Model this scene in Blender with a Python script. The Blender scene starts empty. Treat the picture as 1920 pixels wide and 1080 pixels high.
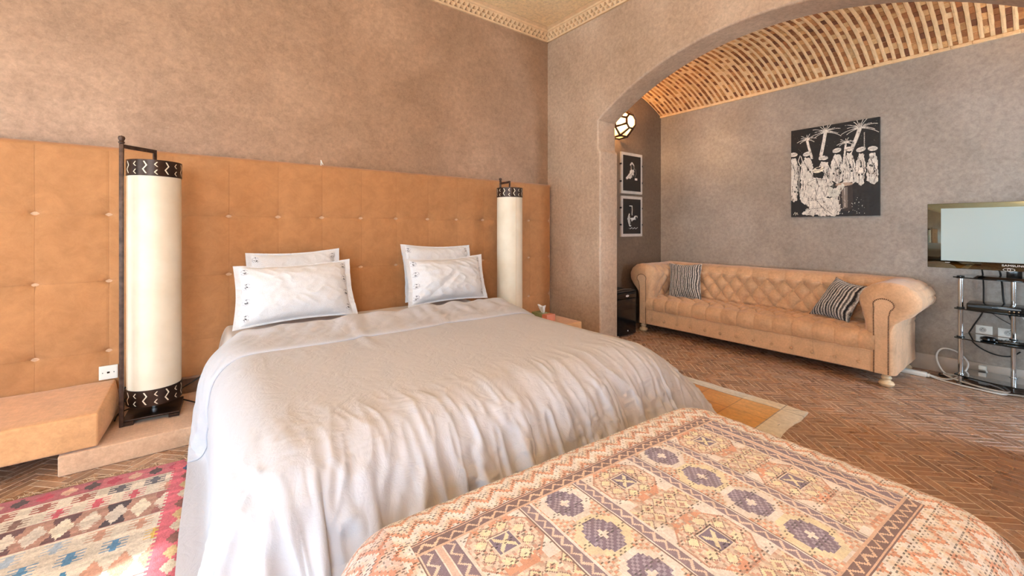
import bpy, bmesh, math, random
import numpy as np
from mathutils import Vector, Matrix, noise as mnoise
random.seed(11); rng=np.random.default_rng(5)
SC=bpy.context.scene; COL=SC.collection; PI=math.pi
# ------------------------------------------------------------------ helpers
def lin(c):
    c=np.asarray(c,float)/255.0
    return np.where(c<=.04045,c/12.92,((c+.055)/1.055)**2.4)
def L(*c): return tuple(float(x) for x in lin(c))+(1.0,)
class NT:
    def __init__(s,name):
        s.m=bpy.data.materials.new(name); s.m.use_nodes=True; s.t=s.m.node_tree; s.t.nodes.clear()
        s.out=s.n('ShaderNodeOutputMaterial'); s.b=s.n('ShaderNodeBsdfPrincipled'); s.l(s.b.outputs[0],s.out.inputs[0])
        s.tc=s.n('ShaderNodeTexCoord')
    def n(s,t,**k):
        x=s.t.nodes.new(t)
        for a,b in k.items(): setattr(x,a,b)
        return x
    def l(s,a,b): s.t.links.new(a,b)
    def noise(s,scale,detail=4,rough=.55,dist=0,vec=None):
        x=s.n('ShaderNodeTexNoise'); x.inputs['Scale'].default_value=scale; x.inputs['Detail'].default_value=detail
        x.inputs['Roughness'].default_value=rough; x.inputs['Distortion'].default_value=dist
        s.l(vec if vec is not None else s.tc.outputs['Object'],x.inputs['Vector']); return x.outputs['Fac']
    def mapping(s,scale):
        x=s.n('ShaderNodeMapping'); x.inputs['Scale'].default_value=scale; s.l(s.tc.outputs['Object'],x.inputs[0]); return x.outputs[0]
    def ramp(s,f,stops):
        x=s.n('ShaderNodeValToRGB'); e=x.color_ramp.elements
        while len(e)<len(stops): e.new(.5)
        for i,(p,c) in enumerate(stops): e[i].position=p; e[i].color=c
        s.l(f,x.inputs[0]); return x.outputs[0]
    def mix(s,f,a,b,mode='MIX'):
        x=s.n('ShaderNodeMix',data_type='RGBA',blend_type=mode)
        for i,v in ((0,f),(6,a),(7,b)):
            if hasattr(v,'default_value'): s.l(v,x.inputs[i])
            else: x.inputs[i].default_value=v
        return x.outputs[2]
    def math(s,op,a,b=0.0):
        x=s.n('ShaderNodeMath',operation=op)
        for i,v in ((0,a),(1,b)):
            if hasattr(v,'default_value'): s.l(v,x.inputs[i])
            else: x.inputs[i].default_value=v
        return x.outputs[0]
    def attr(s,name='Col'):
        x=s.n('ShaderNodeAttribute'); x.attribute_name=name; return x.outputs['Color']
    def bump(s,h,strength=.3,dist=.01,prev=None):
        x=s.n('ShaderNodeBump'); x.inputs['Strength'].default_value=strength; x.inputs['Distance'].default_value=dist
        s.l(h,x.inputs['Height'])
        if prev is not None: s.l(prev,x.inputs['Normal'])
        return x.outputs[0]
    def set(s,color=None,rough=None,metal=None,normal=None,spec=None,sheen=None):
        for k,v in (('Base Color',color),('Roughness',rough),('Metallic',metal),('Normal',normal),('Specular IOR Level',spec),('Sheen Weight',sheen)):
            if v is None: continue
            if hasattr(v,'default_value'): s.l(v,s.b.inputs[k])
            else: s.b.inputs[k].default_value=v
        return s.m
def simple(name,col,rough=.5,metal=0.,var=.08,scale=30,bump=.1,bd=.002,spec=None):
    t=NT(name); f=t.noise(scale,4); a=tuple(min(1,c*(1-var)) for c in col[:3])+(1,); b=tuple(min(1,c*(1+var)) for c in col[:3])+(1,)
    c=t.ramp(f,[(.3,a),(.7,b)])
    return t.set(color=c,rough=rough,metal=metal,normal=t.bump(t.noise(scale*4,3),bump,bd),spec=spec)
def tadelakt(name,tones,rough=.42,b1=.25):
    t=NT(name); n1=t.noise(1.6,6,.62,.4); n2=t.noise(30,9,.78,.3); n3=t.noise(90,4,.6,.3)
    c=t.ramp(n1,[(.3,tones[0]),(.52,tones[1]),(.72,tones[2])])
    c2=t.ramp(n2,[(.32,(.78,.77,.76,1)),(.5,(1,1,1,1)),(.68,(1.24,1.23,1.22,1))]); c=t.mix(1.0,c,c2,'MULTIPLY')
    c=t.mix(t.math('MULTIPLY',t.math('GREATER_THAN',n3,.66),.18),c,tones[3])
    v=t.mapping((1,1,.6)); n4=t.noise(7,7,.62,.5,v)
    nr=t.bump(n2,b1*1.6,.004); nr=t.bump(n4,b1*.7,.010,nr)
    r=t.ramp(n2,[(.35,(rough+.12,)*3+(1,)),(.65,(rough-.1,)*3+(1,))])
    return t.set(color=c,rough=r,normal=nr)
class MB:
    def __init__(s): s.v=[];s.f=[];s.mi=[];s.sm=[]
    def add(s,v,f,mi=0,sm=False):
        o=len(s.v); s.v+= [tuple(map(float,p)) for p in v]; s.f+=[tuple(o+i for i in q) for q in f]; s.mi+=[mi]*len(f); s.sm+=[sm]*len(f); return s
    def box(s,x0,x1,y0,y1,z0,z1,mi=0,bev=0,M=None,seg=2):
        if bev<=0:
            v=[(x0,y0,z0),(x1,y0,z0),(x1,y1,z0),(x0,y1,z0),(x0,y0,z1),(x1,y0,z1),(x1,y1,z1),(x0,y1,z1)]
            f=[(0,3,2,1),(4,5,6,7),(0,1,5,4),(1,2,6,5),(2,3,7,6),(3,0,4,7)]; sm=False
        else:
            bm=bmesh.new(); bmesh.ops.create_cube(bm,size=1)
            for q in bm.verts: q.co=((x0,x1)[q.co.x>0],(y0,y1)[q.co.y>0],(z0,z1)[q.co.z>0])
            bmesh.ops.bevel(bm,geom=bm.edges[:],offset=bev,segments=seg,affect='EDGES',profile=.5)
            bm.verts.index_update(); v=[q.co[:] for q in bm.verts]; f=[tuple(q.index for q in g.verts) for g in bm.faces]; bm.free(); sm=True
        if M is not None: v=[M@Vector(p) for p in v]
        return s.add(v,f,mi,sm)
    def tube(s,pts,r,n=8,mi=0,closed=False,cap=True):
        pts=[Vector(p) for p in pts]; N=len(pts); rr=r if hasattr(r,'__len__') else [r]*N
        v=[];f=[]; up=None
        for i,p in enumerate(pts):
            a=pts[(i-1)%N] if (closed or i>0) else p; b=pts[(i+1)%N] if (closed or i<N-1) else p
            t=(b-a).normalized()
            if up is None: up=Vector((0,0,1)) if abs(t.z)<.9 else Vector((1,0,0))
            x=t.cross(up).normalized(); y=x.cross(t).normalized(); up=y
            for k in range(n):
                w=2*PI*k/n; v.append(p+x*math.cos(w)*rr[i]+y*math.sin(w)*rr[i])
        for i in range(N if closed else N-1):
            j=(i+1)%N
            for k in range(n): f.append((i*n+k,i*n+(k+1)%n,j*n+(k+1)%n,j*n+k))
        if not closed and cap: f.append(tuple(range(n))[::-1]); f.append(tuple((N-1)*n+k for k in range(n)))
        return s.add(v,f,mi,True)
    def lathe(s,prof,n=32,c=(0,0,0),mi=0,axis='Z'):
        v=[];f=[];N=len(prof)
        for r,z in prof:
            for k in range(n):
                w=2*PI*k/n; p=(r*math.cos(w),r*math.sin(w),z)
                if axis=='Y': p=(p[0],p[2],p[1])
                if axis=='X': p=(p[2],p[0],p[1])
                v.append((p[0]+c[0],p[1]+c[1],p[2]+c[2]))
        for i in range(N-1):
            for k in range(n): f.append((i*n+k,i*n+(k+1)%n,(i+1)*n+(k+1)%n,(i+1)*n+k))
        return s.add(v,f,mi,True)
    def prism(s,poly,z0,z1,mi=0,fn=None,sm=False):
        n=len(poly); v=[(p[0],p[1],z0) for p in poly]+[(p[0],p[1],z1) for p in poly]
        if fn: v=[fn(*p) for p in v]
        f=[tuple(range(n))[::-1],tuple(range(n,2*n))]+[(i,(i+1)%n,n+(i+1)%n,n+i) for i in range(n)]
        return s.add(v,f,mi,sm)
    def ball(s,c,r,mi=0,n=10,m=6,sc=(1,1,1)):
        pr=[(math.sin(PI*i/m),-math.cos(PI*i/m)) for i in range(m+1)]
        v=[];f=[]
        for a,z in pr:
            for k in range(n): v.append((c[0]+a*math.cos(2*PI*k/n)*r*sc[0],c[1]+a*math.sin(2*PI*k/n)*r*sc[1],c[2]+z*r*sc[2]))
        for i in range(m):
            for k in range(n): f.append((i*n+k,i*n+(k+1)%n,(i+1)*n+(k+1)%n,(i+1)*n+k))
        return s.add(v,f,mi,True)
    def build(s,name,mats,parent=None):
        me=bpy.data.meshes.new(name); me.from_pydata(s.v,[],s.f)
        if not isinstance(mats,(list,tuple)): mats=[mats]
        for m in mats: me.materials.append(m)
        me.polygons.foreach_set('material_index',s.mi); me.polygons.foreach_set('use_smooth',s.sm); me.update()
        o=bpy.data.objects.new(name,me); COL.objects.link(o)
        if parent is not None: o.parent=parent
        if any(s.sm): 
            try: me.set_sharp_from_angle(angle=math.radians(38))
            except Exception: pass
        return o
def gridobj(name,P,mats,parent=None,cols=None,wrap=False,smooth=True,pcols=None,flip=False):
    P=np.asarray(P,float); ny,nx=P.shape[:2]; idx=np.arange(ny*nx).reshape(ny,nx)
    if wrap: idx=np.concatenate([idx,idx[:,:1]],1)
    a=idx[:-1,:-1];b=idx[:-1,1:];c=idx[1:,1:];d=idx[1:,:-1]
    F=np.stack([a,b,c,d] if not flip else [a,d,c,b],-1).reshape(-1,4)
    me=bpy.data.meshes.new(name); me.vertices.add(ny*nx); me.vertices.foreach_set('co',P.reshape(-1).astype(np.float32))
    nf=len(F); me.loops.add(nf*4); me.loops.foreach_set('vertex_index',F.reshape(-1).astype(np.int32))
    me.polygons.add(nf); me.polygons.foreach_set('loop_start',np.arange(0,nf*4,4,dtype=np.int32)); 
    try: me.polygons.foreach_set('loop_total',np.full(nf,4,dtype=np.int32))
    except Exception: pass
    me.update(calc_edges=True)
    me.polygons.foreach_set('use_smooth',[smooth]*nf)
    if cols is not None:
        A=me.color_attributes.new('Col','FLOAT_COLOR','CORNER'); c=np.repeat(lin(cols).reshape(-1,3),4,0); c=np.concatenate([c,np.ones((len(c),1))],1); A.data.foreach_set('color',c.reshape(-1).astype(np.float32))
    if pcols is not None:
        A=me.color_attributes.new('Col','FLOAT_COLOR','POINT'); c=lin(pcols).reshape(-1,3); c=np.concatenate([c,np.ones((len(c),1))],1); A.data.foreach_set('color',c.reshape(-1).astype(np.float32))
    if not isinstance(mats,(list,tuple)): mats=[mats]
    for m in mats: me.materials.append(m)
    me.validate(); me.update()
    o=bpy.data.objects.new(name,me); COL.objects.link(o)
    if parent is not None: o.parent=parent
    return o
def tag(o,label,cat,group=None,kind=None):
    o['label']=label; o['category']=cat
    if group: o['group']=group
    if kind: o['kind']=kind
    return o
def thing(name,label,cat,loc=(0,0,0),rz=0,group=None):
    o=bpy.data.objects.new(name,None); COL.objects.link(o); o.location=loc; o.rotation_euler[2]=rz; o.empty_display_size=.1
    return tag(o,label,cat,group)
def struct(o): o['kind']='structure'; return o
def keep(o):  # place a world-space mesh under an Empty without moving it
    return o
def under(root,o):
    o.parent=root; o.matrix_parent_inverse=Matrix.LocRotScale(root.location,root.rotation_euler,None).inverted(); return o
def spline(pts,n=8):
    pts=[Vector(p) for p in pts]; out=[]
    for i in range(len(pts)-1):
        p0=pts[max(i-1,0)];p1=pts[i];p2=pts[i+1];p3=pts[min(i+2,len(pts)-1)]
        for k in range(n):
            t=k/n; out.append(.5*((2*p1)+(p2-p0)*t+(2*p0-5*p1+4*p2-p3)*t*t+(3*p1-p0-3*p2+p3)*t**3))
    out.append(pts[-1]); return out
def fbm(X,Y,Z=0.,oct=3):
    X=np.asarray(X,float);Y=np.asarray(Y,float); Zb=np.broadcast_to(np.asarray(Z,float),X.shape)
    o=np.empty(X.size); xf=X.ravel();yf=Y.ravel();zf=Zb.ravel()
    for i in range(X.size): o[i]=mnoise.fractal(Vector((xf[i],yf[i],zf[i])),1.0,2.0,oct)
    return o.reshape(X.shape)
def vnoise(X,Y,seed=0):
    # fast value noise on arrays
    X=np.asarray(X,float)+1000;Y=np.asarray(Y,float)+1000; xi=np.floor(X).astype(int);yi=np.floor(Y).astype(int); fx=X-xi;fy=Y-yi; fx=fx*fx*(3-2*fx);fy=fy*fy*(3-2*fy)
    def h(a,b):
        n=(a*374761393+b*668265263+seed*1442695041)&0x7fffffff; n=((n^(n>>13))*1274126177)&0x7fffffff; return ((n^(n>>16))&0xffff)/65535.0*2-1
    return (h(xi,yi)*(1-fx)+h(xi+1,yi)*fx)*(1-fy)+(h(xi,yi+1)*(1-fx)+h(xi+1,yi+1)*fx)*fy
# raster canvas for painted / woven pictures; colours are the picture's own
class Canvas:
    def __init__(s,w,h,res,bg):
        s.nx=int(round(w/res)); s.ny=int(round(h/res)); s.w=w;s.h=h
        x=(np.arange(s.nx)+.5)*w/s.nx; y=(np.arange(s.ny)+.5)*h/s.ny; s.X,s.Y=np.meshgrid(x,y); s.C=np.empty((s.ny,s.nx,3)); s.C[:]=bg
    def put(s,m,c): s.C[m]=c
    def poly(s,pts,c,rag=0):
        X=s.X+(vnoise(s.X*60,s.Y*60,3)*rag if rag else 0);Y=s.Y+(vnoise(s.X*60,s.Y*60,4)*rag if rag else 0)
        m=np.zeros(s.X.shape,bool);n=len(pts)
        for i in range(n):
            x0,y0=pts[i];x1,y1=pts[(i+1)%n]
            if y0==y1: continue
            k=((y0>Y)!=(y1>Y))&(X<(x1-x0)*(Y-y0)/(y1-y0)+x0); m^=k
        s.C[m]=c
    def ell(s,cx,cy,rx,ry,c,a=0):
        dx=s.X-cx;dy=s.Y-cy;ca,sa=math.cos(a),math.sin(a); u=(dx*ca+dy*sa)/rx;v=(-dx*sa+dy*ca)/ry; s.C[u*u+v*v<1]=c
    def line(s,pts,w,c):
        for (x0,y0),(x1,y1) in zip(pts[:-1],pts[1:]):
            dx,dy=x1-x0,y1-y0;l=dx*dx+dy*dy+1e-12; t=np.clip(((s.X-x0)*dx+(s.Y-y0)*dy)/l,0,1)
            s.C[(s.X-x0-t*dx)**2+(s.Y-y0-t*dy)**2<(w/2)**2]=c
SKY=3.0; DAY=36; ALCD=70; BACKD=112; SUN=14; ROOMW=300; ALCW=50; EXPO=0.28; DCOL=(.60,.82,1); ACOL=(.60,.82,1)
CLOTH_SHAPES=((46, 142),(31, 72),(105, 142),46)
CLOTH_FOOT=np.array([
-828,871,-1,3,-1,16,-9,-16,9,-3,2,-1,6,-5,5,-4,-2,0,4,9,6,-12,-6,0,4,-3,1,15,-14,7,0,-11,3,-3,6,11,-18,1,-4,-6,-1,3,-1,-3,-1,2,-1,1,6,-9,25,-9,-6,5,1,1,-1,2,4,-7,0,-1,3,3,-4,-10,15,9,-22,-4,-15,12,7,-4,-2,10,1,-6,5,16,-15,0,3,11,-14,10,-7,3,6,-8,12,-13,2,1,2,-5,-1,0,1,1,-2,2,8,4,-10,-4,-5,-90,-26,99,13,10,1,-13,6,1,-45,3,53,-7,1,-3,-32,32,-1,6,-4,-1,0,0,0,0,6,5,14,-16,5,22,-14,-11,-1,19,9,34,-1,3,-5,15,0,-12,-2,1,0,0,6,-6,7,-6,-1,0,4,10,2,-12,-6,2,6,-4,2,13,-14,7,-1,-16,10,-4,7,6,-15,4,-5,1,-23,20,2,-22,16,-2,-2,5,6,19,-8,-11,-4,9,2,0,-3,2,4,-6,0,-2,4,2,-3,-9,14,9,-20,2,3,-8,-3,-3,-3,17,-3,-10,5,20,-13,-1,1,13,-12,3,-5,9,-1,-3,8,-11,2,4,-1,-5,-1,1,1,-1,1,-1,8,4,-5,-6,-2,-80,-39,93,18,9,2,-21,17,-25,29,-70,74,-6,-10,7,-13,13,0,6,-5,0,0,0,0,1,-2,12,18,-26,6,32,-19,-10,-6,22,9,34,-1,2,-3,11,3,-11,-1,-2,3,-2,5,-5,6,-6,1,-1,4,8,-1,-6,-8,4,6,-8,5,12,-14,8,-3,-9,-8,4,11,7,-17,9,-6,-17,3,12,0,-16,-1,9,5,-8,40,-9,-16,-11,9,7,-1,-1,-5,4,3,-3,-1,-2,4,0,-1,-3,8,6,-11,-1,-6,7,5,-13,-13,18,-8,5,0,3,-1,3,-2,14,-10,-4,-4,15,-7,3,2,-7,1,6,-4,-4,1,0,0,0,1,0,3,6,-2,-7,-1,-66,-47,75,34,2,-16,13,5,-26,27,-64,69,-7,-2,-4,1,-4,9,1,-3,1,0,1,-1,-12,11,19,14,-33,6,39,-19,-14,-12,30,10,32,0,2,-2,8,4,-9,-2,-1,1,-1,6,-7,8,-8,1,0,3,7,0,-6,-5,1,12,-14,1,15,-13,8,-5,-2,-12,12,-19,26,-14,8,-20,2,12,-4,-10,-8,11,7,1,23,7,-18,-5,-1,-3,6,-3,-7,6,4,0,-1,0,-3,4,-1,-1,-2,10,6,-10,-4,-3,5,7,-7,-7,6,-16,5,9,-15,13,5,-4,13,-13,2,-6,11,-2,3,-5,-1,0,5,-3,-2,0,-1,1,0,1,0,4,3,-3,-1,-5,-53,-54,65,41,1,-26,29,-9,-15,23,-60,
63,-5,-13,18,-12,7,0,-1,-1,1,0,1,-16,2,23,10,12,-37,8,43,-19,-18,-12,32,11,30,1,0,0,7,8,-11,-5,1,0,1,5,-8,8,-6,-2,2,2,9,0,-12,-2,6,9,-15,5,7,-10,9,-5,1,-9,2,-25,32,-11,15,-36,22,-3,3,-26,10,39,-19,-2,24,2,-19,-7,4,-1,-7,6,0,2,2,0,1,-1,-1,1,-1,-1,-1,11,10,-13,-6,1,3,4,-5,5,-2,-45,27,15,1,-12,8,-2,2,1,-11,13,11,-22,21,-14,-6,7,5,-4,-1,0,-1,1,0,0,1,2,2,4,-6,-2,-43,-65,66,40,-5,-26,31,-14,5,13,-61,60,-14,12,4,-5,-8,11,-1,-3,-2,2,-16,1,17,8,11,10,-41,13,42,-18,-18,-10,28,10,32,-1,2,-1,7,7,-9,-6,-1,1,0,7,-5,4,-7,0,2,0,9,3,-8,-11,10,12,-27,16,4,-9,7,-4,2,-16,12,-35,35,-4,12,-44,28,5,-1,-25,30,15,-41,39,8,-2,-20,3,-24,20,-1,2,-2,2,2,-1,2,0,-2,0,-2,1,0,12,13,-19,-5,2,4,0,-2,10,-44,31,-9,5,2,7,-9,4,-8,18,-33,16,21,-19,13,-12,0,2,6,-4,0,-1,-2,1,1,-1,2,-1,6,3,-5,-3,-31,-76,68,36,-19,13,-17,9,22,-7,-58,57,-1,7,-1,-21,24,-3,-3,-6,2,-11,-2,13,5,10,10,7,-51,23,43,-18,-17,-8,20,11,30,1,0,1,5,7,-9,-6,0,-1,0,13,-10,6,-9,1,-2,3,11,5,-12,-3,-3,23,-40,24,-2,-3,7,-4,-12,8,4,-47,41,8,-18,-6,12,6,-3,-19,41,-5,-26,27,14,-17,-9,-15,0,6,7,2,0,-1,2,-2,6,-3,-1,-1,-1,1,1,12,11,-18,-13,10,2,0,1,9,-16,-23,19,6,-5,-1,5,8,-5,6,-31,5,34,-19,9,-11,0,2,7,-4,-1,0,0,-2,1,2,0,-2,2,8,-4,-4,-19,-86,67,31,5,-11,-54,66,8,-14,-36,40,0,5,2,-21,13,12,-15,-1,-9,4,10,-1,3,13,9,3,-56,38,26,-5,-20,-9,18,11,31,-1,1,0,4,8,-8,-7,-2,2,4,7,-6,5,-9,-1,4,-9,9,17,-12,-5,0,18,-45,29,-3,2,0,-10,15,-28,24,-48,35,20,-18,-6,5,-11,15,7,14,-8,-3,8,-3,-2,-36,24,-1,7,-1,-1,2,-1,0,0,6,-3,-2,-2,0,1,0,12,11,-20,-8,1,12,-5,5,3,-11,4,-43,38,-2,14,-12,
11,-8,12,-27,-3,21,-21,27,-12,0,-2,7,-3,0,-1,0,1,-2,0,1,2,-2,4,1,-4,-9,-92,72,11,13,1,-84,88,5,-7,-28,27,2,4,-14,10,1,-3,-7,5,-1,-6,1,5,8,11,7,0,-48,19,49,-12,-24,-7,15,12,30,-1,1,-3,5,9,-5,-5,-9,4,0,11,1,-5,-5,3,-1,-10,10,16,-9,-6,12,-5,-37,31,-1,2,-3,-4,-3,-22,21,-3,7,-12,4,-10,16,6,0,1,14,-11,3,-1,9,-40,32,-4,-6,2,2,0,1,-2,1,0,9,-6,-4,1,-1,-2,4,15,-5,-15,-3,14,0,-6,11,-8,1,-28,23,-6,6,7,-7,7,-7,6,-10,8,-9,-23,37,-9,0,-2,8,-5,-1,1,-1,1,1,-3,-1,4,3,-3,-4,3,-3,-87,69,6,3,-2,-75,77,2,14,-8,1,2,5,-15,12,2,-8,-4,6,-4,-3,-9,15,6,6,13,-7,-26,-7,60,-18,-20,-6,11,12,29,1,-1,-1,3,7,-2,-15,4,5,-4,16,-4,-10,3,0,-1,-10,8,16,-8,-5,-2,16,-39,26,-1,2,-1,-3,-46,35,3,6,-21,30,-37,25,7,-1,2,1,11,-14,1,2,9,-11,4,-7,3,-5,5,0,1,-1,0,-1,12,-9,-4,4,-3,0,2,15,-4,-41,32,6,-2,-7,17,-20,3,-9,9,2,-3,-1,5,0,-3,5,-2,1,-9,-28,39,-6,0,-1,9,-7,0,-1,0,1,4,-6,-1,4,3,2,-11,-3,7,-67,48,8,-4,-10,-64,67,23,-1,-2,2,2,2,-8,-4,22,-20,6,-9,0,-5,4,7,2,14,4,-17,-13,21,27,-13,-17,-6,6,12,29,1,-1,0,3,0,2,-11,3,1,3,10,2,-14,-3,7,-2,-9,6,15,-7,-16,19,-9,-7,9,2,0,-1,-3,-70,66,3,-8,8,-23,28,-23,21,0,1,3,6,-20,12,12,5,-22,9,-5,-8,5,-2,3,3,-2,-1,2,9,-8,-3,3,-2,0,4,6,4,-56,45,7,-4,-10,23,-30,20,-9,0,1,1,-7,10,-2,-5,11,-7,-3,-1,-33,39,-5,1,0,7,-3,-4,1,0,1,3,-5,-2,5,2,1,-5,-11,-5,-3,-36,57,-23,-11,-56,63,24,4,-8,5,-1,6,-2,-17,26,-15,-7,1,-3,-2,11,0,4,2,8,-8,-12,17,25,-11,-28,-3,17,13,28,2,-2,0,2,1,-6,4,-1,-5,3,11,7,-24,9,0,1,-10,8,9,-10,-6,15,-2,-16,11,4,-1,-2,-4,-87,93,8,-12,-25,1,31,-20,15,0,2,2,-1,-7,14,-1,9,-27,28,-27,3,5,-1,0,
3,-2,0,1,8,-7,-1,2,-3,1,5,6,-5,-59,56,5,-10,-2,23,-24,15,-7,-2,-9,10,-2,3,-1,-3,7,-6,-3,3,-41,43,-4,1,0,6,-3,-1,0,1,-2,7,-8,0,2,3,-3,-1,-22,17,-1,-27,-6,-13,49,-44,-2,45,7,-5,5,-5,2,-11,18,3,-20,4,-6,0,8,1,0,3,3,3,-6,-1,6,22,-7,-25,1,3,12,30,1,-1,-2,-2,3,3,-2,-1,1,-7,8,14,-23,9,1,-7,4,-2,10,-11,4,-11,5,5,1,8,-4,-5,2,-101,103,10,-19,-12,4,-4,19,-2,1,4,-1,4,-6,10,3,8,-21,6,-23,16,1,-1,2,2,-3,0,2,6,-8,6,-4,-3,3,8,6,-23,-49,60,-2,-7,11,17,-13,-4,-2,-2,-6,4,-1,3,0,-1,3,-2,-8,15,-56,50,-4,1,0,4,2,-4,0,2,-3,9,-9,0,2,2,-6,-3,4,-4,3,-39,-47,57,29,-26,-15,35,10,-4,7,-7,2,-6,8,8,-19,11,-13,-5,13,-1,3,2,1,0,-4,2,3,18,-5,-16,-2,4,15,24,3,-2,2,-8,11,-2,0,-2,-2,4,-4,8,-7,4,-1,-3,-7,10,5,-4,-4,-23,40,-40,25,12,-6,-8,0,-91,89,10,-10,-8,-7,10,10,0,0,1,1,3,-4,8,4,9,-22,8,-4,-24,20,-2,2,2,-2,1,1,5,-7,8,-7,1,-1,0,9,-28,-21,47,-5,-2,8,4,1,-14,-1,5,-4,0,3,-2,-4,3,4,0,-3,5,-58,61,-12,2,2,1,6,-7,1,2,-4,11,-10,-1,3,2,-2,-5,-2,2,0,-39,-44,43,30,3,-10,4,16,-6,10,-6,1,1,3,6,-12,4,-12,-6,12,1,5,1,-2,0,-5,2,5,15,-3,-15,0,4,15,26,0,-3,-4,6,3,1,-2,-5,0,1,4,14,-22,9,2,-6,-2,5,4,-2,-6,-17,29,-20,-10,34,-4,-8,-2,-83,79,4,-6,1,-12,16,5,0,-2,3,-1,2,-2,6,7,9,-23,23,-29,-13,18,-2,3,1,-1,-1,4,3,-6,10,-8,-8,7,4,-2,-50,47,6,-4,-2,15,-7,10,-21,3,2,-2,0,2,-7,5,0,5,-2,-7,-22,14,21,-10,1,1,-1,10,-11,3,2,-4,10,-9,-1,4,1,-5,-1,-1,-3,5,-24,-64,61,17,-1,-6,-20,39,-3,1,-1,1,4,-2,9,-13,-13,8,5,-2,2,3,1,1,-5,-4,7,-4,19,-3,-13,0,5,17,25,-2,0,-6,0,7,2,-5,-1,5,1,-12,19,-8,-1,3,-3,-1,2,2,-5,-3,6,-30,30,-26,43,-8,-12,2,-76,73,-19,19,3,
-14,16,2,-2,0,1,0,3,-6,3,15,8,-24,17,-20,-3,6,-3,-2,5,1,-3,4,4,-6,10,-6,-5,-9,18,-21,-19,36,0,-3,-2,21,-16,12,-13,-6,4,-2,-1,0,1,1,-1,5,-6,2,-13,11,-4,6,-1,1,0,8,-7,0,2,-3,10,-9,-1,3,3,-4,-2,-5,-2,7,-9,-73,75,-14,-8,14,-23,39,-2,1,-1,1,3,-4,12,-12,-3,-11,13,0,-6,9,3,-3,-3,-7,11,-6,19,-1,-16,2,2,17,26,-4,1,-12,1,15,-2,-2,2,-7,2,-1,17,-14,-1,7,-1,-2,-2,-1,-2,-3,-4,-22,42,-32,41,-9,-11,4,-69,63,-29,28,8,-5,1,7,-4,-1,2,0,3,-9,7,9,6,-8,3,6,-22,-13,17,-5,5,3,-7,5,5,-6,10,-4,-3,-21,23,-37,27,9,-2,-2,1,20,-19,11,-8,-9,5,-8,9,-2,0,0,-4,1,7,-8,12,-15,-4,11,-3,4,-1,7,-5,-3,5,-6,10,-6,-2,3,4,-6,-1,-5,-2,4,5,-71,54,0,-6,-24,22,24,-2,0,0,0,9,-13,13,-16,3,4,0,-9,1,13,-3,0,-5,-2,6,1,13,-5,-13,4,5,17,26,-4,1,-17,4,15,3,-1,-4,-1,-5,6,14,-18,-1,4,4,-2,-5,2,-13,14,-18,-11,42,-28,35,-9,-6,-13,-43,48,-31,29,9,0,0,6,-6,-1,1,0,3,-6,1,6,13,5,-23,24,-23,-17,16,-3,5,3,-9,6,5,-9,13,-1,-2,-32,24,-25,25,4,-2,-1,2,23,-25,8,-3,-7,1,-5,9,-3,0,0,-9,8,7,-7,14,-28,9,5,0,-1,0,6,1,-6,5,-6,9,-7,0,2,5,-5,-1,-7,1,2,0,-40,33,-12,-7,-22,34,17,-1,1,-1,-1,10,-11,7,-6,-3,4,-1,-5,-9,19,-1,-4,-4,6,0,-2,13,2,-18,-1,11,23,14,0,-6,4,2,-12,21,-1,-3,-2,-14,20,-4,0,-18,20,0,-6,-3,0,-17,21,-30,13,29,-20,26,0,-20,-20,-8,26,-28,24,12,1,-1,9,-10,2,-3,0,4,1,-9,14,2,12,-24,22,-16,-18,13,-2,4,4,-11,6,7,-12,14,0,3,-43,19,1,11,3,-3,-1,5,21,-25,3,0,0,-10,7,2,-1,-2,1,-13,14,6,-5,7,-19,12,-11,9,-2,2,-4,10,-4,2,-7,9,-8,2,1,5,-2,-4,-4,1,-1,2,-5,-54,55,-19,-27,41,11,-1,0,1,-2,8,-6,0,0,-2,0,-8,-8,17,5,-1,-2,-4,-3,2,4,9,-2,-7,-4,5,28,7,2,-2,-12,13,
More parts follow.
